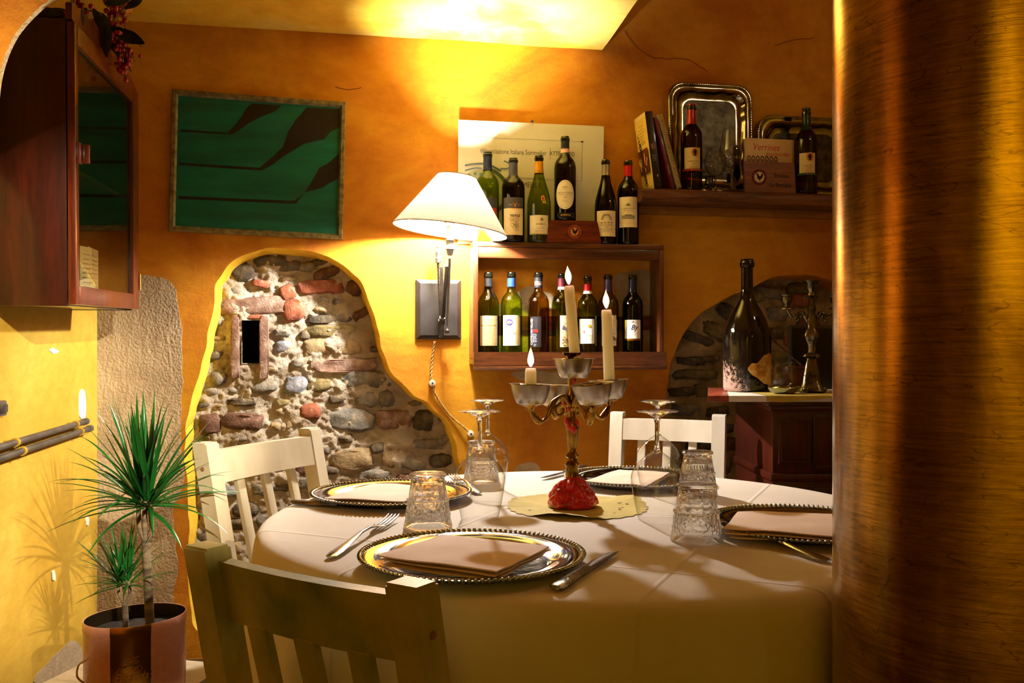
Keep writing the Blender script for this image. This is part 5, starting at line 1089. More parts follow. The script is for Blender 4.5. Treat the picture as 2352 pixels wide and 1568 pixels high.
bottle('dark stout bottle with a grey band and a cream label reading The Pulse', bu(1179, .068), .068, zt_, kind='hs', glass='dark', H=.294, caps=[(.236, .283, foil('grey', '#55565c', 0.4))], labels=[(.076, .024, .116, pm('butter', '#efd9a4'), None, 0), (.078, .1175, .153, pm('warm_grey', '#55504e'), None, 0), (.02, .0695, .0705, pm('butter', '#efd9a4'), B2, 0)], group=GT)
B3 = Art().ring(.010, .018, .0055, .0062, '#7a6a48').disc(.010, .018, .0042, '#8a7a58', 14).text('CHABLIS', .006, .002, .0085, '#5a4a30').text('Les Minots', .006, -.012, .005, '#6a5a40', shear=.35).text('FRANCOIS & FILS', .002, -.022, .0042, '#5a4a30').rect(-.034, -.031, .034, -.0292, '#c8a83c')
B3b = Art().poly([(-.006, .012), (0, .016), (.006, .012), (.007, .002), (.010, -.010), (.014, -.014), (.004, -.011), (-.004, -.014), (-.001, -.008), (-.007, 0)], '#d8a824').disc(0, .006, .0042, '#b81c18', 12, 1.3).disc(0, .009, .001, '#e8c040', 6)
bottle('green sloping-shouldered bottle with an orange neck band and a red and gold seal', bu(1238, .068), .068, zt_, kind='bu', glass='green', H=.306, caps=[(.240, .280, foil('orange', '#e09a18', 0.2, .4)), (.245, .252, pm('black', '#16151a'))], labels=[(.072, .028, .094, CREAM, B3, .0), (.004, .145, .150, foil('gold', '#c89a30', 1, .25), B3b, .014)], group=GT)
B4 = Art().ring(0, 0, .0335, .0338, '#5a5244', 40, 1.35).text('TENUTA di NOVELLA', 0, .006, .0074, '#5a5244', .82).text('Colli Toscana Centrale  Rosso', 0, -.001, .0034, '#5a5244').text('2004', 0, -.010, .006, '#5a5244', shear=.3).para(0, -.019, .024, 3, .003, '#6a6250', .001, 4)
for s in (-1, 1): B4.line([(s*.001, .018), (s*.005, .022), (s*.009, .026), (s*.012, .024)], .0009, '#7a6a4a').disc(s*.005, .026, .0015, '#a8442c', 8)
B4.disc(0, .026, .002, '#7a6a4a', 8); B4b = Art().text('RISERVA', .002, 0, .007, '#d8a850', 1.1, bold=.02, sp=1.3)
blk_off = .045; bz = W(1300, 511, .045)[1]
bottle('tall dark bottle raised on the wooden block with an oval cream label', bu(1298, .066), .066, bz, glass='dark', H=.298, R=1.03, caps=[(.254, .284, foil('dark_olive', '#262a24')), (.242, .257, pm('pink_seal', '#eeb8b4')), (.232, .242, foil('dark_olive', '#262a24'))], labels=[(('oval', .070), .038, .140, pm('oval_cream', '#ece0c0'), B4, 0), (.062, .010, .026, pm('black', '#16151a'), B4b, 0)], group=GT)
B5 = Art().text('20      11', 0, .032, .006, '#6a5a44', 1.2)
for r0, r1 in ((.009, .0096), (.013, .0136), (.0185, .019)): B5.ring(0, .012, r0, r1, '#4a4034', 24, 1.15, 0, pi)
for i in range(9): a = pi*(i+.5)/9; B5.disc(.0158*cos(a), .012+.0182*sin(a), .0022, '#4a4034', 8)
B5.rect(-.024, .004, .024, .0046, '#4a4034').text('VULCAIA', 0, -.006, .009, '#4a4034', 1.0, sp=1.2).text('FUME', 0, -.0135, .005, '#4a4034').text('SAUVIGNON', 0, -.0205, .0065, '#4a4034', sp=1.2).text('DELLE VENEZIE', 0, -.0265, .0035, '#4a4034').rect(-.026, -.030, .026, -.0302, '#4a4034')
for i in range(4): B5.poly([(-.020+i*.011, .001), (-.016+i*.011, .0045), (-.012+i*.011, .001)], '#4a4034')
bottle('dark bottle with a silver neck and an arch on its label, right of the block', bu(1391, .068), .068, zt_, kind='bu', glass='dark', H=.300, R=.97, caps=[(.245, .283, foil('silver', '#b8b09c', 0.8, .35))], labels=[(.076, .026, .116, CREAM, B5, 0)], group=GT, yaw=.08)
B6 = Art().text('LE SERRE NUOVE', 0, .012, .0078, '#8a7a5a', .88).text("DELL'ORNELLAIA", 0, .005, .0045, '#8a7a5a').text('2008', 0, -.002, .003, '#8a7a5a').poly([(-.010, .030), (-.006, .026), (0, .033), (.006, .026), (.010, .030), (.006, .021), (-.006, .021)], '#8a8068').rect(-.024, -.024, .024, -.012, '#8a8474').rect(-.012, -.012, .012, -.009, '#7a7464').rect(-.034, -.038, .034, -.0377, '#9a8a6a').text('BOLGHERI', 0, -.043, .003, '#8a7a5a')
for i in range(8): B6.rect(-.022+i*.006, -.022, -.0195+i*.006, -.015, '#c8bc9c', 1)
bottle('dark bottle at the right end of the box top with a red neck', bu(1443, .068), .068, zt_, glass='dark', H=.300, R=1.02, caps=[(.244, .283, foil('scarlet', '#c01820', 0.2))], labels=[(.072, .060, .167, CREAM, B6, 0)], group=GT)
# --- block with a rooster badge
M_BLOCK = wood('polished_red_wood', '#4a1408', '#8a3418', rough=0.25, axis='x', coat=0.6); u0, u1 = W(1253, 550, .103)[0], W(1382, 550, .103)[0]; t0, t1 = W(1262, 512, .103)[0], W(1372, 512, .103)[0]
bk = thing('wooden_block', 'polished red wooden block with a round rooster badge under the tallest bottle', 'block', wall_loc((u0+u1)/2, btop+.0005, .0), TH); mu = (u0+u1)/2
b = B(); prism(b, [(u0-mu, 0), (t0-mu, bz-btop-.0008), (t1-mu, bz-btop-.0008), (u1-mu, 0)], -.106, -.026, bev=.003); obj('wood_body', b, M_BLOCK, bk, 30)
Ab = Art().disc(0, 0, .0240, '#7a1c12', 36).ring(0, 0, .0225, .0232, '#c08040').disc(0, 0, .0150, '#c8843c', 30); rooster(Ab, 0, 0, .024); 
for i in range(18): a = 2*pi*i/18; Ab.text('CHIANTI CLASSICO *'[i], .0190*cos(pi/2-a-.0), .0190*sin(pi/2-a), .0055, '#d8a860', rot=-a)
Ab.build(bk, lambda x, y, e: (x+.002, -.1064-e, y+(bz-btop)/2), 'badge')

# ============================================================ CERTIFICATE PANEL
c0 = W(1053, 275, .030); c1 = W(1387, 297, .030); cw = c1[0]-c0[0]; ch = c0[1]-btop-.001
ce = thing('certificate_board', 'white sommelier certificate board propped on the wall behind the upper bottles', 'certificate', wall_loc(c0[0], btop+.001, .0), TH)
def CM(x, y, e=0.0): t = y/ch; return (x, -(.002+.022*t)-.006-e, y)
b = bmesh.new(); q = [b.verts.new(CM(x, y, 0)) for x, y in ((0, 0), (cw, 0), (cw, ch), (0, ch))]+[b.verts.new((CM(x, y)[0], CM(x, y)[1]+.005, y)) for x, y in ((0, 0), (cw, 0), (cw, ch), (0, ch))]
for f_ in ((0, 1, 2, 3), (7, 6, 5, 4), (0, 4, 5, 1), (1, 5, 6, 2), (2, 6, 7, 3), (3, 7, 4, 0)): b.faces.new([q[i] for i in f_])
bb = B(); merge(bb, b); obj('board_panel', bb, mat('glossy_board', '#dedad0', '#d6d2c6', rough=0.22, coat=0.5), ce, 20)
s = cw/334.0; X = lambda px: (px-1053)*s; Yc = lambda py: ch-(py-285)*s*1.02
Ac = Art().text('Associazione Italiana Sommelier', X(1181), Yc(350), .0245, '#3c3c44', 0.745, sp=.97).rect(X(1261.5), Yc(364), X(1262.3), Yc(338), '#5a5a60', 1).text('ATTESTATO', X(1290), Yc(350), .021, '#3c3c44', .80)
Ac.text('SOMMELIER', X(1206), Yc(421), .026, '#3c3c44', .85).text('conferito ai sensi e per gli effetti del Decreto, formalmente qualificato al', X(1190), Yc(406), .0085, '#5a5a60', .85).disc(X(1110), Yc(350), .012, '#8a8a90', 18, .8).ring(X(1110), Yc(350), .006, .008, '#d6d2c6', 16)
Ac.rect(X(1070), Yc(321.3), X(1337), Yc(320.6), '#9a9aa0').rect(X(1336), Yc(408), X(1337), Yc(321), '#8a8a90', 1).rect(X(1220), Yc(408), X(1337), Yc(407.3), '#9a9aa0').rect(X(1333), Yc(323), X(1339), Yc(320), '#3c3c3c', 1)
Ac.disc(X(1108), Yc(440), .088, '#a9b08e', 50, .9).ring(X(1108), Yc(438), .082, .096, '#4e5c60', 50, .9, -1.2, 1.3)
Ac.line([(q_.x, q_.y) for q_ in curve([(X(1068), Yc(383), 0), (X(1090), Yc(379), 0), (X(1120), Yc(379), 0), (X(1150), Yc(392), 0)], 6)], .007, '#5c6a6e').line([(q_.x, q_.y) for q_ in curve([(X(1068), Yc(394), 0), (X(1090), Yc(388), 0), (X(1106), Yc(388), 0)], 6)], .005, '#5c6a6e')
for px, py in ((1077, 403), (1091, 400), (1104, 401), (1075, 416), (1095, 414)): Ac.disc(X(px), Yc(py), .006, '#6a787c', 14)
Ac.line([(q_.x, q_.y) for q_ in curve([(X(1156), Yc(370), 0), (X(1168), Yc(376), 0), (X(1166), Yc(386), 0), (X(1148), Yc(387), 0)], 6)], .005, '#5c6a6e')
Ac.build(ce, lambda x, y, e: CM(x, y, e), 'lettering')
b = B(); nx_ = X(1219); lathe(b, [(0, 0), (.005, 0), (.005, .003), (.002, .004), (.002, .012), (0, .012)], 12, Matrix.Translation((nx_, -.034, ch+.006)) @ Matrix.Rotation(pi/2, 4, 'X')); obj('hook', b, M_GUN, ce, 50)

# ============================================================ GREEN PAINTING
cr = [W(395, 204, .02), W(795, 234, .02), W(787, 550, .02), W(387, 530, .02)]; cm = (sum(c[0] for c in cr)/4, sum(c[1] for c in cr)/4)
pa = thing('abstract_painting', 'framed green abstract painting with dark diagonal bands hung left of the lamp', 'painting', wall_loc(cm[0], cm[1]), TH)
Q = [Vector((c[0]-cm[0], c[1]-cm[1])) for c in cr]
def PM(px, py): u, z = W(px, py, .02); return (u-cm[0], z-cm[1])
M_FRAME = mat('gilded_grey_frame', '#8f8258', stops=[(.3, '#4c4632'), (.5, '#7a7050'), (.7, '#a09468')], scale=45, rough=0.45, metal=0.35, bump=0.4, bscale=160)
fw = .019
def inset(Q, d):
    out = []; n_ = len(Q)
    for i in range(n_):
        a, b_, c_ = Q[i-1], Q[i], Q[(i+1) % n_]; t1 = (a-b_).normalized(); t2 = (c_-b_).normalized(); out.append(b_+(t1+t2)*d)
    return out
Qi = inset(Q, fw)
for i in range(4):
    o0, o1, i1, i0 = Q[i], Q[(i+1) % 4], Qi[(i+1) % 4], Qi[i]; b = bmesh.new()
    sec = [(0, -.002), (0, -.018), (.15, -.022), (.7, -.022), (.8, -.017), (1, -.013), (1, -.002)]
    r0 = [b.verts.new((o0.lerp(i0, s_).x, y_, o0.lerp(i0, s_).y)) for s_, y_ in sec]; r1 = [b.verts.new((o1.lerp(i1, s_).x, y_, o1.lerp(i1, s_).y)) for s_, y_ in sec]
    for k in range(len(sec)): b.faces.new((r0[k], r0[(k+1) % len(sec)], r1[(k+1) % len(sec)], r1[k]))
    b.faces.new(r0); b.faces.new(r1); bb = B(); merge(bb, b); obj('frame_rail', bb, M_FRAME, pa, 30)
b = bmesh.new(); b.faces.new([b.verts.new((q.x, -.011, q.y)) for q in Qi]); M_CANV = mat('green_canvas', '#006a58', '#004c40', scale=14, rough=0.42, bump=0.5, bscale=160, stretch=(.15, 1, 1), detail=8); obj('canvas', b, M_CANV, pa, 0)
Ap = Art(); DB = mat('dark_brown_paint', '#180d08', '#0e0705', scale=18, rough=0.5, bump=0.4, bscale=120)
for pts in ([(413,296),(522,303),(542,282),(553,268),(566,246),(578,236),(646,241),(628,256),(600,266),(570,282),(545,300),(530,308),(413,301)],
            [(411,372),(500,378),(596,384),(630,355),(650,335),(662,300),(680,272),(705,245),(784,250),(783,290),(760,300),(745,318),(700,328),(672,345),(650,358),(625,378),(600,390),(500,384),(411,378)],
            [(409,449),(540,455),(675,460),(695,445),(712,422),(733,385),(756,372),(780,350),(778,408),(755,420),(740,430),(700,440),(680,467),(540,461),(409,456)]):
    Ap.poly([PM(*q) for q in pts], DB)
Ap.build(pa, lambda x, y, e: (x, -.0115-e, y), 'painted_band')

# ============================================================ RIGHT HAND SHELF
SO = .15; s0 = W(1475, 435, SO); s1u = 1.62; stz = W(1600, 434, SO)[1]; sbz = W(1600, 463, SO)[1]
sh_ = thing('wall_shelf', 'rough dark plank shelf on the wall at upper right with a pale batten below', 'shelf', wall_loc(s0[0], sbz), TH); SL = s1u-s0[0]; ST = stz-sbz
b = bmesh.new(); K = 60; rows = []
for i in range(K+1):
    x = SL*i/K; j1 = .005*noise.noise(Vector((x*9, 1, 0)))+.003*noise.noise(Vector((x*31, 2, 0)))
    rows.append([b.verts.new(v) for v in ((x, -.001, 0), (x, -SO+.004+j1, 0.0+j1*.3), (x, -SO-.002+j1, ST*.35), (x, -SO+.002-j1, ST*.8+j1*.3), (x, -SO+.014+j1, ST), (x, -.001, ST))])
for r0, r1 in zip(rows, rows[1:]):
    for k in range(6): b.faces.new((r0[k], r0[(k+1) % 6], r1[(k+1) % 6], r1[k]))
b.faces.new(rows[0]); b.faces.new(rows[-1]); bb = B(); merge(bb, b); obj('plank', bb, wood('rough_old_plank', '#1e0e06', '#8a5228', rough=0.5, axis='x', coat=0.0, bump=0.8), sh_, 40)
bt0, bt1 = W(1476, 466, .02), W(1476, 491, .02); b = B(); box(b, .002, SL, -.022, -.001, bt1[1]-sbz, -.0005, .001); obj('batten', b, wood('pine_batten', '#8a5424', '#c0863e', rough=0.5, axis='x'), sh_, 30)
for px in (1532, 1700):
    u, z = W(px, 478, .022); b = B(); lathe(b, [(0, 0), (.004, 0), (.0035, .0012), (0, .0016)], 12, Matrix.Translation((u-s0[0], -.022, z-sbz)) @ Matrix.Rotation(pi/2, 4, 'X')); obj('screw_head', b, M_GUN, sh_, 50)
# chain
cn = thing('hanging_chain', 'thin dark chain from a wall hook to the left end of the plank shelf', 'chain', wall_loc(*W(1462, 283, .01)), TH); uu, zz_ = W(1462, 283, .01)
c_a = Vector((0, -.012, 0)); e_ = W(1482, 431, .13); c_b = Vector((e_[0]-uu, -.150, e_[1]-zz_+.004)); nL = 26; M_CH = mat('blackened_chain', '#3a342c', '#1c1814', rough=0.4, metal=0.9)
for i in range(nL):
    t = (i+.5)/nL; c_ = c_a.lerp(c_b, t)+Vector((0, 0, -.012*sin(pi*t))); d = (c_b-c_a).normalized(); s1_ = d.cross(Vector((0, 1, 0))).normalized(); s2_ = d.cross(s1_); sd = s1_ if i % 2 else s2_; hl = (c_b-c_a).length/nL*.72
    b = B(); tube(b, [c_+d*cos(a*2*pi/10)*hl+sd*sin(a*2*pi/10)*hl*.5 for a in range(11)], .0011, 5, cap=False); obj('chain_link', b, M_CH, cn, 180)
b = B(); tube(b, [(0, 0, .002), (0, -.010, .002), (0, -.014, .008)], .0018, 6); obj('wall_hook', b, M_CH, cn, 180)
# books
def book(label, px_b, px_t, w_, h, off, depth, m_cover, m_page, nm='book', arts=None, spiral=False):
    u, _ = W(px_b, 432, off); p0 = wall_loc(u, stz+.0006, off); ut, _ = W(px_t, 262, off); ang = math.asin(max(-1, min(1, (ut-u)/h)))
    root = thing(nm, label, 'book', p0, TH); Ry = Matrix.Rotation(ang, 4, 'Y')
    sh0 = 0 if ang < 0 else 0; M = Ry if ang <= 0 else Ry
    # pivot on the lower outer corner so that the foot rests on the shelf
    x0, x1 = (0, w_) if ang > 0 else (0, w_)
    lift = w_*sin(abs(ang)) if ang > 0 else 0; M = Matrix.Translation((0, 0, lift)) @ M
    b = B(); box(b, x0, x0+.0015, 0, depth, 0, h, .0003, M=M); obj('cover', b, m_cover[0], root, 30)
    b = B(); box(b, x1-.0015, x1, 0, depth, 0, h, .0003, M=M); obj('cover', b, m_cover[1], root, 30)
    b = B(); box(b, x0+.0017, x1-.0017, .002, depth-.004, .003, h-.003, M=M); obj('page_block', b, m_page, root, 30)
    if not spiral: b = B(); box(b, x0, x1, -.0012, .0018, 0, h, .0004, M=M); sp = obj('spine', b, m_cover[2], root, 30)
    else:
        b = B(); n_ = 26
        for i in range(n_):
            z = h*(i+.7)/(n_+.4); tube(b, [M @ Vector((x0+w_*.5+(w_*.62)*cos(a), .003-.006*abs(sin(a))-.001, z)) for a in [pi*k/8 for k in range(9)]], .0008, 5)
        sp = obj('spiral_wire', b, mat('spiral_wire', '#9a8a60', rough=0.3, metal=0.9), root, 180)
    if arts:
        for A_, side in arts:
            if side == 'spine': A_.build(sp, lambda x, y, e: tuple(M @ Vector((x0+w_/2+x, -.0013-e, h/2+y))), 'lettering')
            else: A_.build(root, lambda x, y, e: tuple(M @ Vector((-.0001-e, depth/2-x, h/2+y))), 'cover_print')
    return root
BKc, PGc = mat('black_book_cover', '#1a1614', rough=0.35, coat=0.3), mat('page_edges', '#d8c8a4', '#b8a680', scale=120, rough=0.8, stretch=(6, 1, .2))
c1_ = Art().rect(-.055, -.12, .055, .12, '#d8be58').text('GUIDA', 0, .035, .018, '#6a4a20').para(0, .095, .08, 5, .012, '#8a6a2a', .003, 3).rect(-.050, -.075, .050, .012, '#5a2a18')
R = random.Random(5)
for i in range(26): c1_.rect(*(lambda x, y: (x, y, x+.008, y+R.uniform(.008, .03)))(R.uniform(-.048, .036), R.uniform(-.072, -.03)), R.choice(['#b8682c', '#7a2018', '#d89a4a', '#3a2418', '#a89888', '#c8a88a']), 1)
c1_.para(0, -.088, .08, 4, .008, '#8a6a2a', .002, 8)
c2_ = Art().text('2007', -.004, .012, .010, '#c89a8a', rot=-pi/2).text('2008', .004, .012, .010, '#b8702c', rot=-pi/2).text('GUIDA', 0, -.004, .006, '#7a2434').para(0, -.020, .016, 4, .006, '#c8c0b8', .002, 2).rect(.001, -.096, .005, -.088, '#c8c0b8', 1)
book('thick black-spined book with a yellow picture cover leaning at the shelf end', 1503, 1481, .027, .268, .140, .12, (mat('yellow_cover', '#e0cf90', rough=0.3, coat=0.3), BKc, BKc), PGc, arts=[(c1_, 'cover'), (c2_, 'spine')])
c3_ = Art().text('TUSCANY', 0, -.06, .008, '#c8a0a0', rot=-pi/2)
PURP = mat('plum_cover', '#6a2038', '#541628', rough=0.35, coat=0.3)
book('thin plum-coloured book leaning between the thick book and the spiral notebook', 1543, 1502, .010, .255, .140, .11, (PURP, PURP, PURP), PGc, arts=[(c3_, 'spine')])
book('spiral-bound notebook with pale pages leaning against the silver tray', 1557, 1512, .015, .268, .140, .10, (PGc, mat('board_back', '#a8905c', rough=0.6), PGc), mat('wavy_pages', '#c8b080', '#8a7448', scale=160, rough=0.8, stretch=(.3, 1, 4)), nm='spiral_notebook', spiral=True)

M_OLDS = mat('tarnished_silver', '#a49c8c', '#6c6456', scale=14, rough=0.13, metal=1.0, rvar=0.08)
def rrect(w_, h, r_, n_=8):
    out = []
    for cx, cy, a0 in ((w_/2-r_, h/2-r_, 0), (-w_/2+r_, h/2-r_, pi/2), (-w_/2+r_, -h/2+r_, pi), (w_/2-r_, -h/2+r_, 1.5*pi)):
        for i in range(n_+1): a = a0+pi/2*i/n_; out.append((cx+r_*cos(a), cy+r_*sin(a)))
    return out
def tray2(label, px0, px1, py_t, rr_=.05, lean=.10, zb=None):
    u0, zt0 = W(px0, py_t, .05); u1, _ = W(px1, py_t, .05); w_ = u1-u0; h = zt0-stz; root = thing('serving_tray', label, 'tray', wall_loc((u0+u1)/2, stz+.001, .036), TH); root.rotation_euler = (0, 0, TH)
    M = Matrix.Rotation(-lean*1.0, 4, 'X') @ Matrix.Translation((0, 0, h/2+.001)); b = bmesh.new(); rings = []
    N_ = 96
    def pt(k, ins, wav):
        # evenly spaced around a rounded rectangle
        base = rrect(w_, h, rr_, 10); L_ = [0]
        for i in range(len(base)): L_.append(L_[-1]+(Vector(base[(i+1) % len(base)])-Vector(base[i])).length)
        t = k/N_*L_[-1]
        for i in range(len(base)):
            if L_[i+1] >= t:
                f = (t-L_[i])/(L_[i+1]-L_[i]+1e-9); a, c_ = Vector(base[i]), Vector(base[(i+1) % len(base)]); p = a.lerp(c_, f); break
        s_ = 1-ins/(min(w_, h)/2)*1.0
        q = Vector((p.x*(1-2*ins/w_), p.y*(1-2*ins/h)))
        if wav: q *= 1+wav*(sin(k*2*pi/N_*12)+.6*sin(k*2*pi/N_*20+1))
        return q
    for ins, y, wav in ((0, 0, 0), (0, -.004, 0), (.003, -.006, 0), (.008, -.004, 0), (.012, -.002, 0), (.022, -.001, .004), (.030, -.006, .010), (.038, .006, .012), (.044, .010, .010), (.060, .010, .0)):
        rings.append([b.verts.new(M @ Vector((pt(k, ins, wav).x, y, pt(k, ins, wav).y))) for k in range(N_)])
    for x, y in zip(rings, rings[1:]):
        for i in range(N_): b.faces.new((x[i], x[(i+1) % N_], y[(i+1) % N_], y[i]))
    b2 = bmesh.new(); b2.faces.new([b2.verts.new(v.co) for v in rings[-1]]); bb = B(); merge(bb, b); obj('tray_pan', bb, M_OLDS, root, 60)
    obj('tray_center', b2, mat('dull_tray_center', '#4a4234', '#2c271e', scale=30, rough=0.28, metal=1.0, bump=0.4, bscale=90), root, 0)
    bb = B()
    for k in range(0, 150):
        q = pt(k*N_/150, .0035, 0); ball(bb, M @ Vector((q.x, -.0062, q.y)), .0022, 5, 4)
    obj('bead_border', bb, M_OLDS, root, 60)
    return root
tray2('tall tarnished silver tray with rounded corners standing against the wall on the plank shelf', 1540, 1733, 184, .055, .03)
tray2('tarnished silver tray at the right end of the plank shelf, half hidden by the column', 1746, 1960, 261, .055, .03)
def shl(tag_, red, nm_, txt, g_): 
    a_ = Art().text(nm_, .002, -.008, .0085, '#4a3c20', .85).text('Rosso' if red else 'Bianco', .006, -.016, .006, '#4a3c20', shear=.35).para(.006, -.023, .034, 3, .0038, '#6a5a38', .0013, 3).disc(.008, .024, .0125, '#c8802c', 26, 1.3).ring(.008, .024, .0118, .0128, '#e0b060', 26, 1.3).disc(.008, .025, .006, '#1c1428', 16, 1.5).poly([(.002, .011), (.014, .011), (.010, .018), (.006, .018)], '#1c1428')
    a_.rect(-.035, -.042, .035, -.034, red and '#8a1818' or '#143c20').text(txt, .010, -.038, .0065, '#d8a850', shear=.3); return a_
bu2 = lambda px, off: W(px, 434, off)[0]
bottle('rose wine bottle with a red capsule standing before the tall silver tray', bu2(1588, .102), .102, stz, glass='rose', H=.305, caps=[(.232, .304, foil('bright_red', '#b81c1c', 0.1))], labels=[(.060, .066, .148, pm('shelf_cream', '#dcc48a'), shl(0, True, 'BARBAGLIO', 'San Donato', 0), .004)], group='wine bottles on the plank shelf')
bottle('dark wine bottle with a green capsule at the right end of the plank shelf', bu2(1852, .102), .102, stz, glass='rose', H=.308, caps=[(.226, .307, foil('bottle_green', '#12301c', 0.1))], labels=[(.060, .068, .146, pm('shelf_cream', '#dcc48a'), shl(0, False, 'DIACCIO', 'San Donato', 0), .004)], group='wine bottles on the plank shelf')
p_ = wall_loc(bu2(1681, .118), stz, .118); wine_glass('upright wine glass on the plank shelf before the tall tray', p_.x, p_.y, s=1.10, z=stz, up=True, group='glasses on the plank shelf', rb=.040)
p_ = wall_loc(bu2(1643, .074), stz, .074); bg = thing('brandy_glass', 'round brandy glass behind the small candle cup on the plank shelf', 'brandy glass', p_+Vector((0, 0, .0008)), 0, 'glasses on the plank shelf')
b = B(); shell(b, [(.003, .062), (.018, .066), (.032, .080), (.039, .100), (.039, .118), (.034, .138), (.028, .152)], 40); obj('bowl', b, M_THIN, bg, 180)
b = B(); lathe(b, [(0, 0), (.030, 0), (.031, .002), (.012, .005), (.0045, .012), (.0040, .05), (.0055, .060), (0, .063)], 32); obj('stem', b, M_SOLG, bg, 50)
p_ = wall_loc(bu2(1629, .125), stz, .125); cc_ = thing('candle_cup', 'small black metal candle cup on the plank shelf', 'candle holder', p_+Vector((0, 0, .0008))); b = B(); lathe(b, [(0, 0), (.012, 0), (.012, .003), (.006, .008), (.009, .014), (.017, .022), (.014, .030), (.015, .044), (.022, .049), (.022, .051), (.012, .049), (.011, .032), (0, .030)], 28); obj('cup_body', b, M_BLK, cc_, 50)
# cookbook and crate end
u0, u1 = W(1706, 400, .06)[0], W(1818, 400, .06)[0]; w_ = u1-u0; zt1 = W(1760, 322, .06)[1]-stz
cb_ = thing('cookbook', 'cream cookbook titled Verrines gourmandes standing on the plank shelf', 'book', wall_loc(u0, stz+.0006, .078), TH)
b = B(); box(b, 0, w_, -.002, 0, 0, zt1, .0004); obj('cover', b, mat('tan_cover', '#dcbc7c', '#c8a464', scale=5, rough=0.4), cb_, 30)
b = B(); box(b, .002, w_-.002, .0005, .014, .003, zt1-.003); obj('page_block', b, PGc, cb_, 30); b = B(); box(b, 0, w_, .0145, .0165, 0, zt1, .0004); obj('cover', b, BKc, cb_, 30)
Av = Art().text('Verrines', w_*.42, zt1-.032, .036, '#c82c20', .85, shear=.25, bold=.0).text('gourmandes', w_*.66, zt1-.055, .022, '#c82c20', .85, shear=.25)
for i in range(7): x = .014+i*.0175; Av.ring(x, zt1-.075, .005, .0075, '#3a2a1c', 12, 1.6).disc(x, zt1-.078, .0028, '#8a5a30', 8)
Av.build(cb_, lambda x, y, e: (x, -.0021-e, y), 'lettering')
u0, u1 = W(1704, 410, .09)[0], W(1823, 410, .09)[0]; w_ = u1-u0; zt1 = W(1760, 374, .09)[1]-stz
pl_ = thing('wooden_plaque', 'wooden plaque with a rooster badge and handwriting leaning in front of the cookbook', 'plaque', wall_loc(u0, stz+.0006, .096), TH); b = B(); prism(b, [(.002, 0), (0, zt1), (w_-.006, zt1), (w_, 0)], -.012, 0, bev=.001); obj('wood_board', b, wood('plaque_wood', '#5a2a10', '#9a5426', rough=0.4, axis='x'), pl_, 30)
Aw = Art().text('Enotissa', w_*.72, zt1*.57, .021, '#2a1408', .85, bold=.01).text('Le Barrique', w_*.70, zt1*.27, .021, '#2a1408', .85, bold=.01).disc(w_*.29, zt1*.50, .030, '#5a1010', 36).ring(w_*.29, zt1*.5, .0300, .0318, '#a86a38').disc(w_*.29, zt1*.50, .0195, '#dcc8a0', 30); rooster(Aw, w_*.29, zt1*.5, .031)
for i in range(18): a = 2*pi*i/18; Aw.text('CHIANTI CLASSICO *'[i], w_*.29+.0245*cos(pi/2-a), zt1*.5+.0245*sin(pi/2-a), .0065, '#c8a880', rot=-a)
Aw.build(pl_, lambda x, y, e: (x, -.0122-e, y), 'lettering')
# ============================================================ GLAZED CABINET ON THE LEFT WALL
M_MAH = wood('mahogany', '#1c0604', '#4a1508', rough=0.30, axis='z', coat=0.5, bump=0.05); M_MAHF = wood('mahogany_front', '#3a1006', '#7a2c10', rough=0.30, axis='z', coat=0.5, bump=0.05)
cab = thing('wall_cabinet', 'tall mahogany wall cabinet with a glazed door, hung on the yellow left wall', 'cabinet', (-1.02, 2.10, 1.157), LTH)
cab.rotation_euler = (0, radians(-1.2), LTH)
CLn, CD, CH = .661, .170, .655
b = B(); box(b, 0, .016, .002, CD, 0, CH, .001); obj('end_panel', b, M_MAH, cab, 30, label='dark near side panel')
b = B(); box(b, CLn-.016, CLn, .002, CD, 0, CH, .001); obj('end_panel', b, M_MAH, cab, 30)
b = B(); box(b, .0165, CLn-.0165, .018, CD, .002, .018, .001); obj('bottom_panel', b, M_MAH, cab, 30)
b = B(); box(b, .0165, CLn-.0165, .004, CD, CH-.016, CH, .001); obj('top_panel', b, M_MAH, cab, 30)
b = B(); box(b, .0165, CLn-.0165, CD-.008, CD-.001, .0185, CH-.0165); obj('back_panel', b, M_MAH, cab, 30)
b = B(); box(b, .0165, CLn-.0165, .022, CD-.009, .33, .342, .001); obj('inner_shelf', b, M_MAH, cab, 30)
dr = obj('door', B(), M_MAHF, cab, 0)
for nm_, (x0, x1, z0, z1) in {'stile': (0.002, .030, .004, CH-.004), 'stile.': (CLn-.072, CLn-.002, .004, CH-.004), 'rail': (.0305, CLn-.0725, .004, .048), 'rail.': (.0305, CLn-.0725, CH-.050, CH-.004)}.items():
    b = B(); box(b, x0, x1, -.018, 0, z0, z1, .003); obj(nm_.strip('.'), b, M_MAHF, dr, 30)
for x0, x1, z0, z1 in ((.0305, .036, .0485, CH-.0505), (CLn-.0785, CLn-.0730, .0485, CH-.0505)):
    b = B(); box(b, x0, x1, -.012, -.004, z0, z1, .002); obj('glazing_bead', b, M_MAH, dr, 30)
b = B(); box(b, .0365, CLn-.079, -.009, -.006, .0485, CH-.0505); obj('glass_pane', b, thin_glass('cabinet_pane', (0.86, 0.86, 0.78), (.8, .8, .7), gloss=0.0, ior=1.9), dr, 0)
b = B(); box(b, .008, .034, -.026, -.0185, .330, .378, .002); box(b, .026, .034, -.042, -.026, .332, .376, .003); obj('pull_handle', b, M_MAHF, dr, 30)
b = B(); lathe(b, [(0, 0), (.003, 0), (.003, .05), (0, .05)], 10, Matrix.Translation((CLn-.001, -.020, .06))); obj('hinge', b, mat('old_brass_hinge', '#a88a50', rough=0.3, metal=1.0), dr, 50)
crh = .72
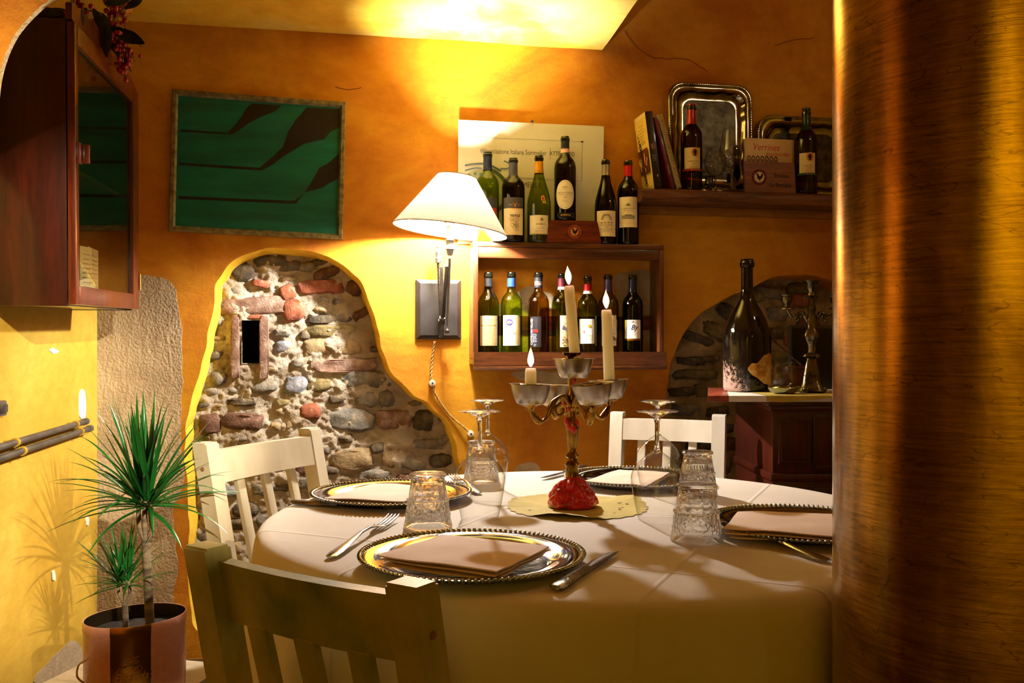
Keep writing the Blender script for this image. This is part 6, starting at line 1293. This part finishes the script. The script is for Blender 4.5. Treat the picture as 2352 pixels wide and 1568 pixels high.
prof = [(0, CH), (0, CH+.052), (.012, CH+.060), (.03, CH+.062), (.05, CH+.058), (.075, CH+.068), (.10, CH+.082), (.125, CH+.080), (.145, CH+.060), (.165, CH+.058), (.185, CH+.082), (.215, CH+.100), (.25, CH+.108), (.285, CH+.104), (.31, CH+.088), (.325, CH+.086), (.345, CH+.100), (.375, CH+.108), (.405, CH+.098), (.43, CH+.070), (.445, CH+.064), (.47, CH+.070), (.50, CH+.066), (.53, CH+.046), (.56, CH+.036), (.60, CH+.030), (CLn-.02, CH+.022), (CLn, CH)]
prof = [(x, CH+(z-CH)*crh) for x, z in prof]
b = B(); prism(b, prof, -.012, .002, bev=.001); cr_ = obj('crest_board', b, M_MAHF, cab, 30)
for x, z in ((.09, CH+.034), (.30, CH+.045), (.52, CH+.018)):
    b = B(); lathe(b, [(0, 0), (.013, 0), (.013, .0006), (0, .0006)], 20, Matrix.Translation((x, -.0122, z)) @ Matrix.Rotation(pi/2, 4, 'X'), sy=1.6); obj('cutout_shade', b, M_DARK, cr_, 50)  # flat dark discs stand for the shade in the crest's cutouts
def cabpt(x, y, z): return cab.location+Matrix.Rotation(LTH, 3, 'Z') @ Vector((x, y, z))+Vector((0, 0, x*.021))
for i, (x, y, g, lb, cp) in enumerate(((.12, .09, 'olive', 'bottle with a red capsule at the near side inside the glazed cabinet', '#8a2018'), (.22, .11, 'green', 'green bottle in the middle inside the glazed cabinet', '#20242c'), (.36, .10, 'dark', 'dark bottle at the far side inside the glazed cabinet', '#20242c'))):
    bottle(lb, 0, 0, 0, glass=g, H=.28, loc=cabpt(x, y, .0195), caps=[(.24, .284, foil('cab%d' % i, cp))], labels=[(.056, .05, .13, CREAM, Art().para(0, .02, .04, 6, .008, '#6a5a44', .002, i), 0)], group='bottles inside the glazed cabinet')
cd_ = thing('award_card', 'hexagonal yellow and cream card with a T standing inside the glazed cabinet', 'card', cabpt(.10, .035, .019), LTH); 
b = B(); prism(b, [(.02, .02), (.085, .01), (.115, .06), (.085, .110), (.02, .10), (-.01, .06)], -.003, 0); obj('card_face', b, pm('card', '#d8c89a'), cd_, 30)
Art().poly([(-.008, .06), (.018, .095), (.045, .06), (.018, .025)], '#c89a18').text('T', .06, .06, .05, '#5a4a24').text('Aglianico', .055, .095, .014, '#5a4a24').build(cd_, lambda x, y, e: (x, -.0031-e, y), 'lettering')
b = B(); box(b, .02, .026, .0005, .004, 0, .09); box(b, .08, .086, .0005, .004, 0, .09); box(b, .02, .086, .004, .015, 0, .003); obj('card_stand', b, M_GUN, cd_, 30)
for i, (x, y, h_, w2, lb) in enumerate(((.25, .04, .14, .06, 'narrow printed wine list card inside the glazed cabinet'), (.33, .042, .145, .12, 'wide cream menu sheet behind the cards inside the glazed cabinet'))):
    c_ = thing('menu_card', lb, 'card', cabpt(x, y, .0195), LTH+(.04 if i else -.2), 'paper cards inside the glazed cabinet'); b = B(); box(b, 0, w2, -.0008, .0008, 0, h_); obj('paper', b, pm('menu', '#dccca4'), c_, 0)
    Art().para(w2/2, h_-.02, w2*.8, 9, .012, '#6a5a40', .003, i+3).build(c_, lambda x, y, e: (x, -.0009-e, y), 'lettering')

# ---- berry garland draped over the crest
ga = thing('berry_garland', 'artificial garland of red berries, dark leaves and a gold bauble over the cabinet crest', 'garland', P(230, 30, 2.36)); gl = ga.location.copy()
M_BERRY = mat('red_berry', '#b01020', '#700810', scale=60, rough=0.25, coat=0.5); M_LEAFD = mat('dark_silk_leaf', '#3a4a2c', '#18200f', scale=20, rough=0.5, bump=0.2); M_GOLDB = mat('gold_glitter', '#c89440', '#6a4410', scale=160, rough=0.3, metal=0.9, bump=0.9, bscale=220, bdist=0.003)
def gp(px, py, Y): return P(px, py, Y)-gl
R = random.Random(11)
clusters = [(gp(170, 12, 2.2), .022, .040, 26), (gp(262, 35, 2.38), .016, .060, 34), (gp(283, 95, 2.45), .028, .032, 36), (gp(288, 122, 2.45), .024, .030, 30), (gp(284, 150, 2.45), .015, .028, 20), (gp(268, 8, 2.36), .014, .02, 10), (gp(262, 95, 2.45), .012, .02, 10)]
cnt = 0
for c_, rx, rz, n_ in clusters:
    for _ in range(n_):
        q = c_+Vector((R.gauss(0, rx*.6), R.gauss(0, rx*.5), R.gauss(0, rz*.62))); b = B(); ball(b, (0, 0, 0), R.uniform(.0052, .0072), 8, 6); obj('berry', b, M_BERRY, ga, 180, loc=q); cnt += 1
for (px, py, Y, L_, an, tl) in [(200, 20, 2.25, .09, 200, .3), (215, 45, 2.3, .08, 250, .2), (235, 30, 2.34, .10, 280, .4), (250, 60, 2.40, .085, 330, .2), (262, 72, 2.42, .09, 345, .3), (190, 60, 2.25, .07, 265, .1), (178, 40, 2.22, .06, 230, .3), (240, 10, 2.3, .08, 20, .3), (225, 75, 2.34, .06, 270, .2), (285, 20, 2.4, .06, 30, .3), (156, 25, 2.2, .08, 190, .2), (212, 18, 2.28, .06, 300, .5), (250, 95, 2.42, .05, 310, .2), (145, 40, 2.18, .07, 160, .2)]:
    c_ = gp(px, py, Y); d = Vector((cos(radians(an)), -.15, sin(radians(an)))).normalized(); s_ = d.cross(Vector((0, 1, 0.2))).normalized(); n_ = s_.cross(d); b = bmesh.new(); rows = []
    for i in range(9):
        t = i/8; wv = L_*.17*sin(pi*min(1, t*.95+.03))**.8; c2 = c_+d*L_*t-Vector((0, 0, tl*L_*t*t*.5)); rows.append([b.verts.new(c2-s_*wv+n_*wv*.35), b.verts.new(c2), b.verts.new(c2+s_*wv+n_*wv*.35)])
    for x, y in zip(rows, rows[1:]):
        for k in range(2): b.faces.new((x[k], x[k+1], y[k+1], y[k]))
    obj('leaf', b, M_LEAFD, ga, 180)
b = B(); ball(b, gp(283, 18, 2.42), .023, 20, 14, s=(1, 1, 1.15)); obj('gold_bauble', b, M_GOLDB, ga, 180)
b = B(); ball(b, gp(250, -8, 2.36), .020, 20, 14, s=(.8, .8, 1.4)); obj('gold_bauble', b, M_GOLDB, ga, 180)
b = B(); tube(b, curve([gp(120, 40, 2.15), gp(180, 25, 2.25), gp(230, 30, 2.33), gp(262, 60, 2.42), gp(284, 110, 2.45), gp(286, 160, 2.45)], 6), .0022, 6)
for c_, rx, rz, n_ in clusters:
    for _ in range(4): tube(b, [c_+Vector((0, 0, rz)), c_+Vector((R.gauss(0, rx), R.gauss(0, rx*.5), -rz*.6))], .0009, 4)
obj('garland_stem', b, mat('twig', '#3a2a18', '#20160c', rough=0.8), ga, 180)

# ============================================================ PIPES AND SWITCH ON THE LEFT WALL
M_PIPE = mat('grey_conduit', '#57504a', '#3a3430', scale=16, rough=0.45, bump=0.3, bscale=60, metal=0.2)
for k, ((ax_, ay), (bx_, by), lb) in enumerate((((-60, 1046), (198, 966), 'upper grey conduit pipe on the yellow left wall'), ((-60, 1071), (208, 984), 'lower grey conduit pipe on the yellow left wall'))):
    a0, a1 = WL(ax_, ay, .022), WL(bx_, by, .022); z = (a0[1]+a1[1])/2; org = LC+LD*a1[0]+LN*.022; org.z = z
    root = thing('conduit_pipe', lb, 'pipe', org, LTH, 'conduit pipes on the left wall'); Ln = a1[0]-a0[0]+.5
    b = B(); tube(b, [(-Ln, 0, 0), (0, 0, 0)], .0085, 16); obj('tube', b, M_PIPE, root, 50)
    b = B(); tube(b, [(-.030, 0, 0), (.001, 0, 0)], .0105, 16); obj('coupling', b, M_PIPE, root, 50)
    for x in (-.12, -.62): 
        b = B(); tube(b, [(x, 0, 0), (x+.012, 0, 0)], .0115, 16); box(b, x, x+.012, .004, .021, -.006, .006); obj('clip', b, mat('yellow_painted_clip', '#b89428', '#8a6c18', rough=0.5), root, 40)
u, z = WL(3, 937, .006); sw = thing('wall_bracket', 'small brown metal bracket at the left edge on the yellow wall', 'bracket', LC+LD*u+LN*.001+Vector((0, 0, z)), LTH)
b = B(); box(b, -.05, .012, -.014, 0, -.018, .018, .004); obj('bracket_plate', b, M_PIPE, sw, 30); b = B(); box(b, -.046, .002, -.020, -.0145, -.010, .010, .003); obj('bracket_clip', b, M_BLK, sw, 30)

# ============================================================ STOOL, TIN, DRACAENA
stz0 = .280; c_ = Vector((-.90, 2.14, 0)); sto = thing('white_stool', 'low whitewashed wooden stool holding the plant tin', 'stool', (c_.x, c_.y, 0), radians(-14))
M_WW = wood('whitewashed_wood', '#a89878', '#d8cbb0', rough=0.6, axis='x', coat=0.0)
b = B(); box(b, -.19, .165, -.20, .165, stz0-.022, stz0, .003); obj('stool_top', b, M_WW, sto, 30)
for x in (-.16, .135):
    for y in (-.17, .135): b = B(); box(b, x-.016, x+.016, y-.016, y+.016, 0, stz0-.0225, .003); obj('leg', b, M_WW, sto, 30)
# dark box beside it in the corner
tn = thing('dracaena_in_tin', 'dracaena plant growing in an oval pink and gold tin on the stool', 'potted plant', (-.858, 2.085, stz0+.0006), radians(38))
RZ = .172; ax1, ax2 = .110, .090; kx, ky = 1.0, ax2/ax1
M_PINK = mat('pink_tin', '#d8a090', '#cc9484', scale=60, rough=0.35, bump=0.5, bscale=110, metal=0.1, coat=0.2); M_GOLD = mat('gold_tin', '#a87820', '#8a5c14', scale=14, rough=0.22, metal=0.9); M_TININ = mat('tin_inside', '#5a4c30', '#3a3020', rough=0.25, metal=0.8)
b = B(); shell(b, [(ax1-.002, 0), (ax1, .003), (ax1, RZ-.022), (ax1+.0018, RZ-.020), (ax1+.0018, RZ-.002), (ax1+.001, RZ), (ax1-.0015, RZ), (ax1-.002, RZ-.002), (ax1-.002, .004)], 96)
for v in b.verts: v.co.y *= ky
bmesh.ops.recalc_face_normals(b, faces=b.faces[:])
b.faces.ensure_lookup_table()
for f_ in b.faces:
    c2 = f_.calc_center_median(); a = atan2(c2.y/ky, c2.x); rr = sqrt(c2.x**2+(c2.y/ky)**2)
    ad = (a-radians(-108)+pi) % (2*pi)-pi
    if rr < ax1-.0018: f_.material_index = 2
    elif abs(ad) < radians(22): f_.material_index = 1
tin = obj('oval_tin', b, [M_PINK, M_GOLD, M_TININ], tn, 50)
b = B(); lathe(b, [(0, .006), (ax1-.003, .006), (ax1-.003, RZ-.030), (0, RZ-.026)], 64)
for v in b.verts:
    v.co.y *= ky
    if v.co.z > .1: v.co.z += .003*noise.noise(v.co*60)
obj('potting_soil', b, mat('potting_soil', '#2a1c12', '#0c0806', scale=70, rough=0.8, bump=1.0, bscale=160, bdist=0.01), tn, 180)
def TM(x, y, e): # x along the arc from the band centre, y height
    a = radians(-108)+x/(ax1*.95); return ((ax1+.0004+e)*cos(a), (ax1+.0004+e)*sin(a)*ky, y)
At = Art(); plaque = []
for i in range(60):
    a = 2*pi*i/60; r_ = .034*(1+.10*abs(sin(a*3))); plaque.append((r_*1.15*cos(a), .062+r_*.72*sin(a)))
At.poly(plaque, mat('dark_gold_plaque', '#5a3408', '#4a2a06', rough=0.35, metal=0.6)).text('Elisenda', 0, .062, .026, '#b08048', 0.80, shear=.35).text('PANETTONE', 0, .018, .008, '#b08048').text('CLASSICO', 0, .008, .008, '#b08048')
gcol = '#b08048'
for q in ([(-.030, .074), (-.022, .084), (-.008, .082)], [(-.028, .052), (-.020, .044), (-.004, .050)], [(.004, .078), (.016, .086), (.022, .078), (.010, .072), (.004, .078)], [(.020, .054), (.026, .046), (.012, .040), (.008, .048)], [(-.012, .092), (0, .089), (.016, .094), (.004, .098), (-.010, .094)], [(-.008, .102), (-.004, .100), (-.003, .106), (.002, .101), (.005, .107), (.009, .102), (.013, .108), (.015, .103)], [(-.006, .042), (.004, .036), (.018, .038)]):
    At.line([(p_.x, p_.y) for p_ in curve([(a_, b_, 0) for a_, b_ in q], 5)], .0008, gcol)
At.build(tin, TM, 'emblem')
b = B(); tube(b, curve([TM(-.115, .095, .001), Vector(TM(-.125, .085, .012)), Vector(TM(-.128, .06, .014)), TM(-.120, .045, .002)], 6), .0022, 6); obj('rope_handle', b, M_FLEX, tn, 180)
M_TRUNK = mat('dracaena_trunk', '#6a5a48', stops=[(.35, '#3a3026'), (.6, '#7c6c58')], scale=9, rough=0.8, bump=0.8, bscale=14, stretch=(1, 1, 7)); M_LEAFG = mat('dracaena_leaf', '#1f6a26', '#0d3c14', scale=7, rough=0.28, stretch=(1, 1, .2), coat=0.3)
tl_ = tn.location; IR = Matrix.Rotation(-radians(38), 3, 'Z')
def tp(px, py, Y): return IR @ (P(px, py, Y)-tl_)
YT = 2.085
def stem(pts, r0, r1):
    b = B(); c_ = curve(pts, 8); n_ = len(c_); tube(b, c_, [(r0+(r1-r0)*i/n_)*(1+.06*(i % 2)) for i in range(n_)], 12); obj('trunk', b, M_TRUNK, tn, 50)
stem([tp(346, 1462, YT), tp(342, 1380, YT), tp(338, 1300, YT), tp(334, 1236, YT)], .0105, .0088)
stem([tp(334, 1245, YT), tp(322, 1215, YT), tp(318, 1180, YT), tp(322, 1150, YT)], .0055, .005); stem([tp(335, 1242, YT), tp(332, 1200, YT), tp(334, 1150, YT)], .006, .005); stem([tp(337, 1245, YT), tp(348, 1215, YT), tp(346, 1180, YT), tp(342, 1150, YT)], .0055, .005)
stem([tp(290, 1450, YT-.01), tp(288, 1410, YT-.01), tp(286, 1382, YT-.01)], .0068, .006)
for dx in (-12, 0, 12): stem([tp(287, 1390, YT-.01), tp(286+dx, 1365, YT-.01), tp(283+dx, 1335, YT-.01)], .0038, .0034)
def leaf(org, az, el, Ln, wd, droop):
    d0 = Vector((cos(az)*cos(el), sin(az)*cos(el), sin(el))); side = Vector((-sin(az), cos(az), 0)); b = bmesh.new(); rows = []; p = Vector(org); n_ = 12; d = d0.copy()
    for i in range(n_+1):
        t = i/n_; wv = wd*.5*(min(1, .45+t*2.2))*(1-t**2.2)**.8+.0002; nn = side.cross(d).normalized()
        rows.append([b.verts.new(p-side*wv+nn*wv*.45), b.verts.new(p), b.verts.new(p+side*wv+nn*wv*.45)]); p = p+d*(Ln/n_); d = (d+Vector((0, 0, -droop*(.25+t)/n_*1.9))).normalized()
    for x, y in zip(rows, rows[1:]):
        for k in range(2): b.faces.new((x[k], x[k+1], y[k+1], y[k]))
    obj('leaf', b, M_LEAFG, tn, 180)
R = random.Random(21)
for i in range(92):
    t = i/92; az = i*2.39996+R.uniform(-.2, .2); el = radians(84-88*t**1.35+R.uniform(-9, 9)); hd = tp(R.choice((320, 334, 344)), 1165-(1-t)*28, YT)
    leaf(hd, az, el, R.uniform(.19, .26)*(1-.12*t), R.uniform(.0095, .0140), R.uniform(.25, .75)*(.5+t))
for i in range(62):
    t = i/62; az = i*2.39996+R.uniform(-.2, .2); el = radians(80-78*t**1.2+R.uniform(-8, 8)); hd = tp(283+R.choice((-12, 0, 12)), 1345-(1-t)*18, YT-.01)
    leaf(hd, az, el, R.uniform(.10, .15), R.uniform(.006, .0085), R.uniform(.2, .5)*(.5+t))
# red glass chilli
cu, cz_ = W(476, 1396, .02); chi = thing('chilli_pepper', 'glossy dark red chilli ornament hanging low on the wall left of the near chair', 'ornament', wall_loc(cu, cz_, .02), TH)
def CP(px, py): u, z = W(px, py, .03); return Vector((u-cu, -.012, z-cz_))
b = B(); c_ = curve([CP(474, 1394), CP(488, 1425), CP(512, 1446), CP(519, 1466), CP(512, 1495), CP(502, 1515), CP(498, 1532)], 8); n_ = len(c_); tube(b, c_, [.004+.011*sin(pi*min(1, i/n_*1.05))**.8 for i in range(n_)], 14); obj('pod', b, mat('red_glaze', '#8a0c14', '#5a060c', scale=20, rough=0.15, coat=0.8), chi, 180)
b = B(); tube(b, [CP(498, 1528), CP(508, 1540)], [.003, .006], 8); tube(b, [CP(474, 1394), Vector((0, .008, .012))], .0015, 6); obj('stalk', b, mat('dark_stalk', '#3a1c10', rough=0.6), chi, 180)

# ============================================================ DARK CABINET AT THE RIGHT AND WHAT STANDS ON IT
M_MAH2 = wood('dark_red_cabinet_wood', '#26100a', '#5a2012', rough=0.32, axis='z', coat=0.4, bump=0.05); ctz = .899; X0, Y0, Y1 = .787, 2.76, 3.22; XW = 1.05
sb_ = thing('sideboard', 'dark red panelled cabinet behind the column at the right', 'cabinet', (X0, Y0, 0))
b = B(); box(b, 0, XW, 0, Y1-Y0, .06, .655, .002); obj('lower_case', b, M_MAH2, sb_, 30)
b = B(); box(b, 0, XW, 0, Y1-Y0, .680, .868, .002); obj('upper_case', b, M_MAH2, sb_, 30)
b = B(); box(b, -.008, XW, -.010, Y1-Y0, .6555, .6795, .006); obj('waist_moulding', b, M_MAH2, sb_, 30)
b = B(); box(b, -.012, XW, -.016, Y1-Y0, .8685, .884, .005); box(b, -.020, XW, -.024, Y1-Y0, .884, .8985, .003); obj('cornice', b, M_MAH2, sb_, 30)
b = B(); box(b, .005, XW, .01, Y1-Y0-.01, 0, .06); obj('plinth', b, M_MAH2, sb_, 30)
for (x0, x1, z0, z1, nm_) in ((.022, .105, .715, .835, 'upper_door'), (.022, .105, .40, .63, 'lower_door'), (.125, .30, .70, .85, 'drawer'), (.125, .30, .10, .63, 'lower_door')):
    b = B(); box(b, x0-.006, x1+.006, -.010, -.001, z0-.008, z1+.008, .003); d_ = obj(nm_, b, M_MAH2, sb_, 30)
    b = B()
    for q in ((x0, x1, z0, z0+.004), (x0, x1, z1-.004, z1), (x0, x0+.004, z0, z1), (x1-.004, x1, z0, z1)): box(b, q[0], q[1], -.014, -.0102, q[2], q[3], .001)
    obj('panel_bead', b, M_MAH2, d_, 30)
pk = thing('cabinet_top_board', 'red marble end and white painted board lying on the dark right cabinet', 'board', (.578, 2.70, ctz+.0005)); 
b = B(); box(b, 0, .062, 0, .50, 0, .018, .001)
for v in b.verts: v.co.x += v.co.y*.215
obj('board_end', b, mat('red_marble', '#a0503a', '#6a2c1c', scale=22, rough=0.3), pk, 30, label='red marble-like left end'); b = B(); box(b, .0625, 1.2, 0, .50, 0, .018, .001)
for v in b.verts: v.co.x += v.co.y*.215*(v.co.x < .5)
obj('board_body', b, mat('white_board', '#d8d2c8', '#c8c0b4', rough=0.5), pk, 30)
sz_ = ctz+.0190
# magnum
mp_ = Vector(((1716-CX)/F*2.95, 2.95, sz_+.0005)); mg = thing('magnum_bottle', 'very large dark bottle with a torn label and pinkish dust, standing on the right cabinet', 'bottle', mp_, atan2(-mp_.x, mp_.y))
m, nt, p, out = nodes('dusty_black_glass'); tc = N(nt, 'ShaderNodeTexCoord'); sep = N(nt, 'ShaderNodeSeparateXYZ'); L(nt, tc.outputs['Object'], sep.inputs[0]); nz = N(nt, 'ShaderNodeTexNoise', i_Scale=90.0, i_Detail=6.0, i_Roughness=0.8); L(nt, tc.outputs['Object'], nz.inputs['Vector'])
mr = N(nt, 'ShaderNodeMapRange'); mr.inputs[1].default_value = .015; mr.inputs[2].default_value = .15; mr.inputs[3].default_value = .60; mr.inputs[4].default_value = .28; L(nt, sep.outputs[2], mr.inputs[0])
mx_ = N(nt, 'ShaderNodeMapRange'); mx_.inputs[1].default_value = -.06; mx_.inputs[2].default_value = .02; mx_.inputs[3].default_value = .0; mx_.inputs[4].default_value = .25; L(nt, sep.outputs[0], mx_.inputs[0])
s1_ = N(nt, 'ShaderNodeMath', operation='SUBTRACT'); L(nt, mr.outputs[0], s1_.inputs[0]); L(nt, mx_.outputs[0], s1_.inputs[1]); s2_ = N(nt, 'ShaderNodeMath', operation='ADD'); L(nt, nz.outputs[0], s2_.inputs[0]); L(nt, s1_.outputs[0], s2_.inputs[1])
r = ramp(nt, [(.94, (0, 0, 0)), (1.0, (1, 1, 1))], s2_.outputs[0]); mc = N(nt, 'ShaderNodeMix', data_type='RGBA'); mc.inputs[6].default_value = (.008, .006, .005, 1); mc.inputs[7].default_value = (.42, .27, .22, 1); L(nt, r.outputs[0], mc.inputs[0]); L(nt, mc.outputs[2], p.inputs['Base Color'])
rr_ = N(nt, 'ShaderNodeMapRange'); rr_.inputs[3].default_value = .07; rr_.inputs[4].default_value = .9; L(nt, r.outputs[0], rr_.inputs[0]); L(nt, rr_.outputs[0], p.inputs['Roughness']); p.inputs['Coat Weight'].default_value = .0
mpf = [(0, .004), (.066, 0), (.073, .004), (.0755, .014), (.0755, .15), (.0750, .172), (.0700, .200), (.060, .230), (.046, .258), (.033, .280), (.0245, .297), (.0205, .315), (.0190, .33), (.0185, .398), (.0225, .400), (.0235, .404), (.0235, .414), (.0205, .417), (.0205, .425), (.015, .426)]
b = B(); shell(b, mpf, 56); obj('glass_body', b, m, mg, 60)
b = bmesh.new(); K_ = 24; top_, bot_ = [], []
for i in range(K_+1):
    t = i/K_; a = radians(2+80*t); n1_ = .010*noise.noise(Vector((t*5, 1, 0))); zt_1 = .078+.044*min(1, t*1.5)+n1_; zb_1 = .018+.052*(1-t)**2.2-n1_*.5
    top_.append(b.verts.new((.0761*sin(a), -.0761*cos(a), zt_1))); bot_.append(b.verts.new((.0761*sin(a), -.0761*cos(a), min(zb_1, zt_1-.004))))
for i in range(K_): b.faces.new((bot_[i], bot_[i+1], top_[i+1], top_[i]))
lb_ = obj('label', b, mat('torn_label', '#c8983c', stops=[(.35, '#a8641c'), (.5, '#c89438'), (.65, '#dcc078')], scale=26, rough=0.6), mg, 180)
Art().text('GRAPPA', 0, 0, .013, '#5a3c14', .8).para(0, .022, .026, 3, .006, '#7a5420', .002, 2).para(0, -.016, .03, 3, .006, '#7a5420', .002, 4).build(lb_, lambda x, y, e: ((.0763+e)*sin(radians(36)+x/.076), -(.0763+e)*cos(radians(36)+x/.076), .080+y), 'lettering')
# yellow paper, jar, pewter candelabrum, red box, dark panel, stick
yp = thing('yellow_runner', 'olive yellow paper mat hanging over the front edge of the right cabinet board', 'paper mat', (.75, 2.70, sz_+.0006)); b = bmesh.new(); rows = []
for i in range(25):
    x = .0+.55*i/24; fr = -.012-.006*sin(i*.8)-(.01 if i % 5 == 0 else 0); hang = -.004-.012*(.5+.5*sin(i*.5+.5))
    rows.append([b.verts.new((x, .20, .0)), b.verts.new((x+.003*sin(i), .06, .0006)), b.verts.new((x, .001, .0012)), b.verts.new((x, -.004, -.002)), b.verts.new((x, -.0055, hang-.004))])
for x, y in zip(rows, rows[1:]):
    for k in range(4): b.faces.new((x[k], y[k], y[k+1], x[k+1]))
obj('paper_sheet', b, mat('doily_paper_dark', '#b8a24a', '#a08c3c', scale=14, rough=0.85, bump=0.3, bscale=120), yp, 180)
jp = Vector(((1800-CX)/F*2.78, 2.78, sz_+.0022)); jr = thing('glass_jar', 'clear glass jar with metal foot on the yellow paper mat', 'jar', jp); b = B(); shell(b, [(.030, .022), (.034, .030), (.036, .045), (.036, .072), (.033, .080), (.0335, .088), (.0345, .094), (.033, .096)], 40); obj('glass_wall', b, thin_glass('jar_glass', (.9, .88, .8), (.4, .36, .28)), jr, 60)
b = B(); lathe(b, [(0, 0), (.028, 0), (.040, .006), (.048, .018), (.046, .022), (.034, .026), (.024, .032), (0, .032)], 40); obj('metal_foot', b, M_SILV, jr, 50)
np_ = Vector(((1864-CX)/F*2.84, 2.84, sz_+.0022)); cd2 = thing('pewter_candelabrum', 'ornate tarnished pewter candelabrum partly hidden by the column', 'candelabra', np_); M_PEW = mat('tarnished_pewter', '#8a8268', '#3c3626', scale=26, rough=0.22, metal=1.0, bump=0.5, bscale=70, bdist=.004)
b = B(); orn = lambda a, z: 1+.10*sin(a*4)*(1 if z < .12 or .15 < z < .20 else .3)
lathe(b, [(0, 0), (.040, 0), (.046, .006), (.040, .014), (.030, .030), (.026, .055), (.020, .085), (.014, .105), (.028, .112), (.026, .118), (.012, .124), (.013, .150), (.018, .160), (.025, .175), (.018, .192), (.012, .200), (.016, .225), (.011, .245), (.014, .262), (.010, .275), (.010, .290), (.022, .296), (.012, .302), (.010, .312), (.020, .322), (.020, .340), (.028, .345), (.028, .347), (.012, .346), (.012, .330), (0, .330)], 48, rf=orn); obj('stem', b, M_PEW, cd2, 60)
for s_ in (-1, 1):
    b = B(); tube(b, curve([(s_*.010, 0, .215), (s_*.03, 0, .245), (s_*.055, 0, .236), (s_*.070, 0, .245), (s_*.076, 0, .262)], 6), [.005]*25, 8); lathe(b, [(0, .255), (.022, .258), (.020, .262), (.010, .266), (.012, .274), (.017, .282), (.016, .296), (.024, .301), (.024, .303), (.011, .302), (0, .290)], 24, Matrix.Translation((s_*.076, 0, 0)))
    for k in range(5): ball(b, (s_*(.018+.008*k), 0, .235+.010*sin(k*1.5)), .007, 8, 6)
    obj('arm', b, M_PEW, cd2, 60)
for k in range(4):
    a = pi/4+k*pi/2; b = B(); ball(b, (.038*cos(a), .038*sin(a), .010), .012, 10, 8, s=(1, 1, .85)); obj('scroll_foot', b, M_PEW, cd2, 60)
rp = Vector(((1832-CX)/F*3.0, 3.0, sz_+.0006)); rb_ = thing('red_box', 'small red-brown box behind the jar on the right cabinet', 'box', rp, .3); b = B(); box(b, -.045, .045, -.02, .02, 0, .070, .003); obj('box_body', b, wood('red_box_wood', '#4a1408', '#8a3418', axis='x'), rb_, 30); b = B(); box(b, -.047, .047, -.022, .022, .0705, .080, .003); obj('box_lid', b, wood('red_box_wood', '#4a1408', '#8a3418', axis='x'), rb_, 30)
dp = Vector(((1880-CX)/F*3.12, 3.12, sz_+.0006)); dk = thing('black_panel', 'black rectangular case standing at the back of the right cabinet', 'case', dp, .1); b = B(); box(b, -.105, .16, -.015, .015, 0, .215, .004); obj('case_body', b, M_BLK, dk, 30); b = B(); box(b, -.098, .15, -.018, -.0155, .008, .205, .002); obj('case_face', b, mat('black_face', '#0c0a0a', rough=0.25), dk, 30)
st_ = thing('wooden_stick', 'thin dark stick leaning across behind the magnum bottle and the jar', 'stick', P(1840, 838, 2.93)); b = B(); a_ = P(1766, 772, 3.0)-st_.location; tube(b, [Vector((0, 0, 0)), a_*.5, a_], [.0030, .0032, .0034], 8); obj('shaft', b, wood('stick_wood', '#3a1c10', '#7a4a28'), st_, 60); b = B(); tube(b, [a_, a_*1.03], .0042, 8); obj('ferrule', b, M_GUN, st_, 60)
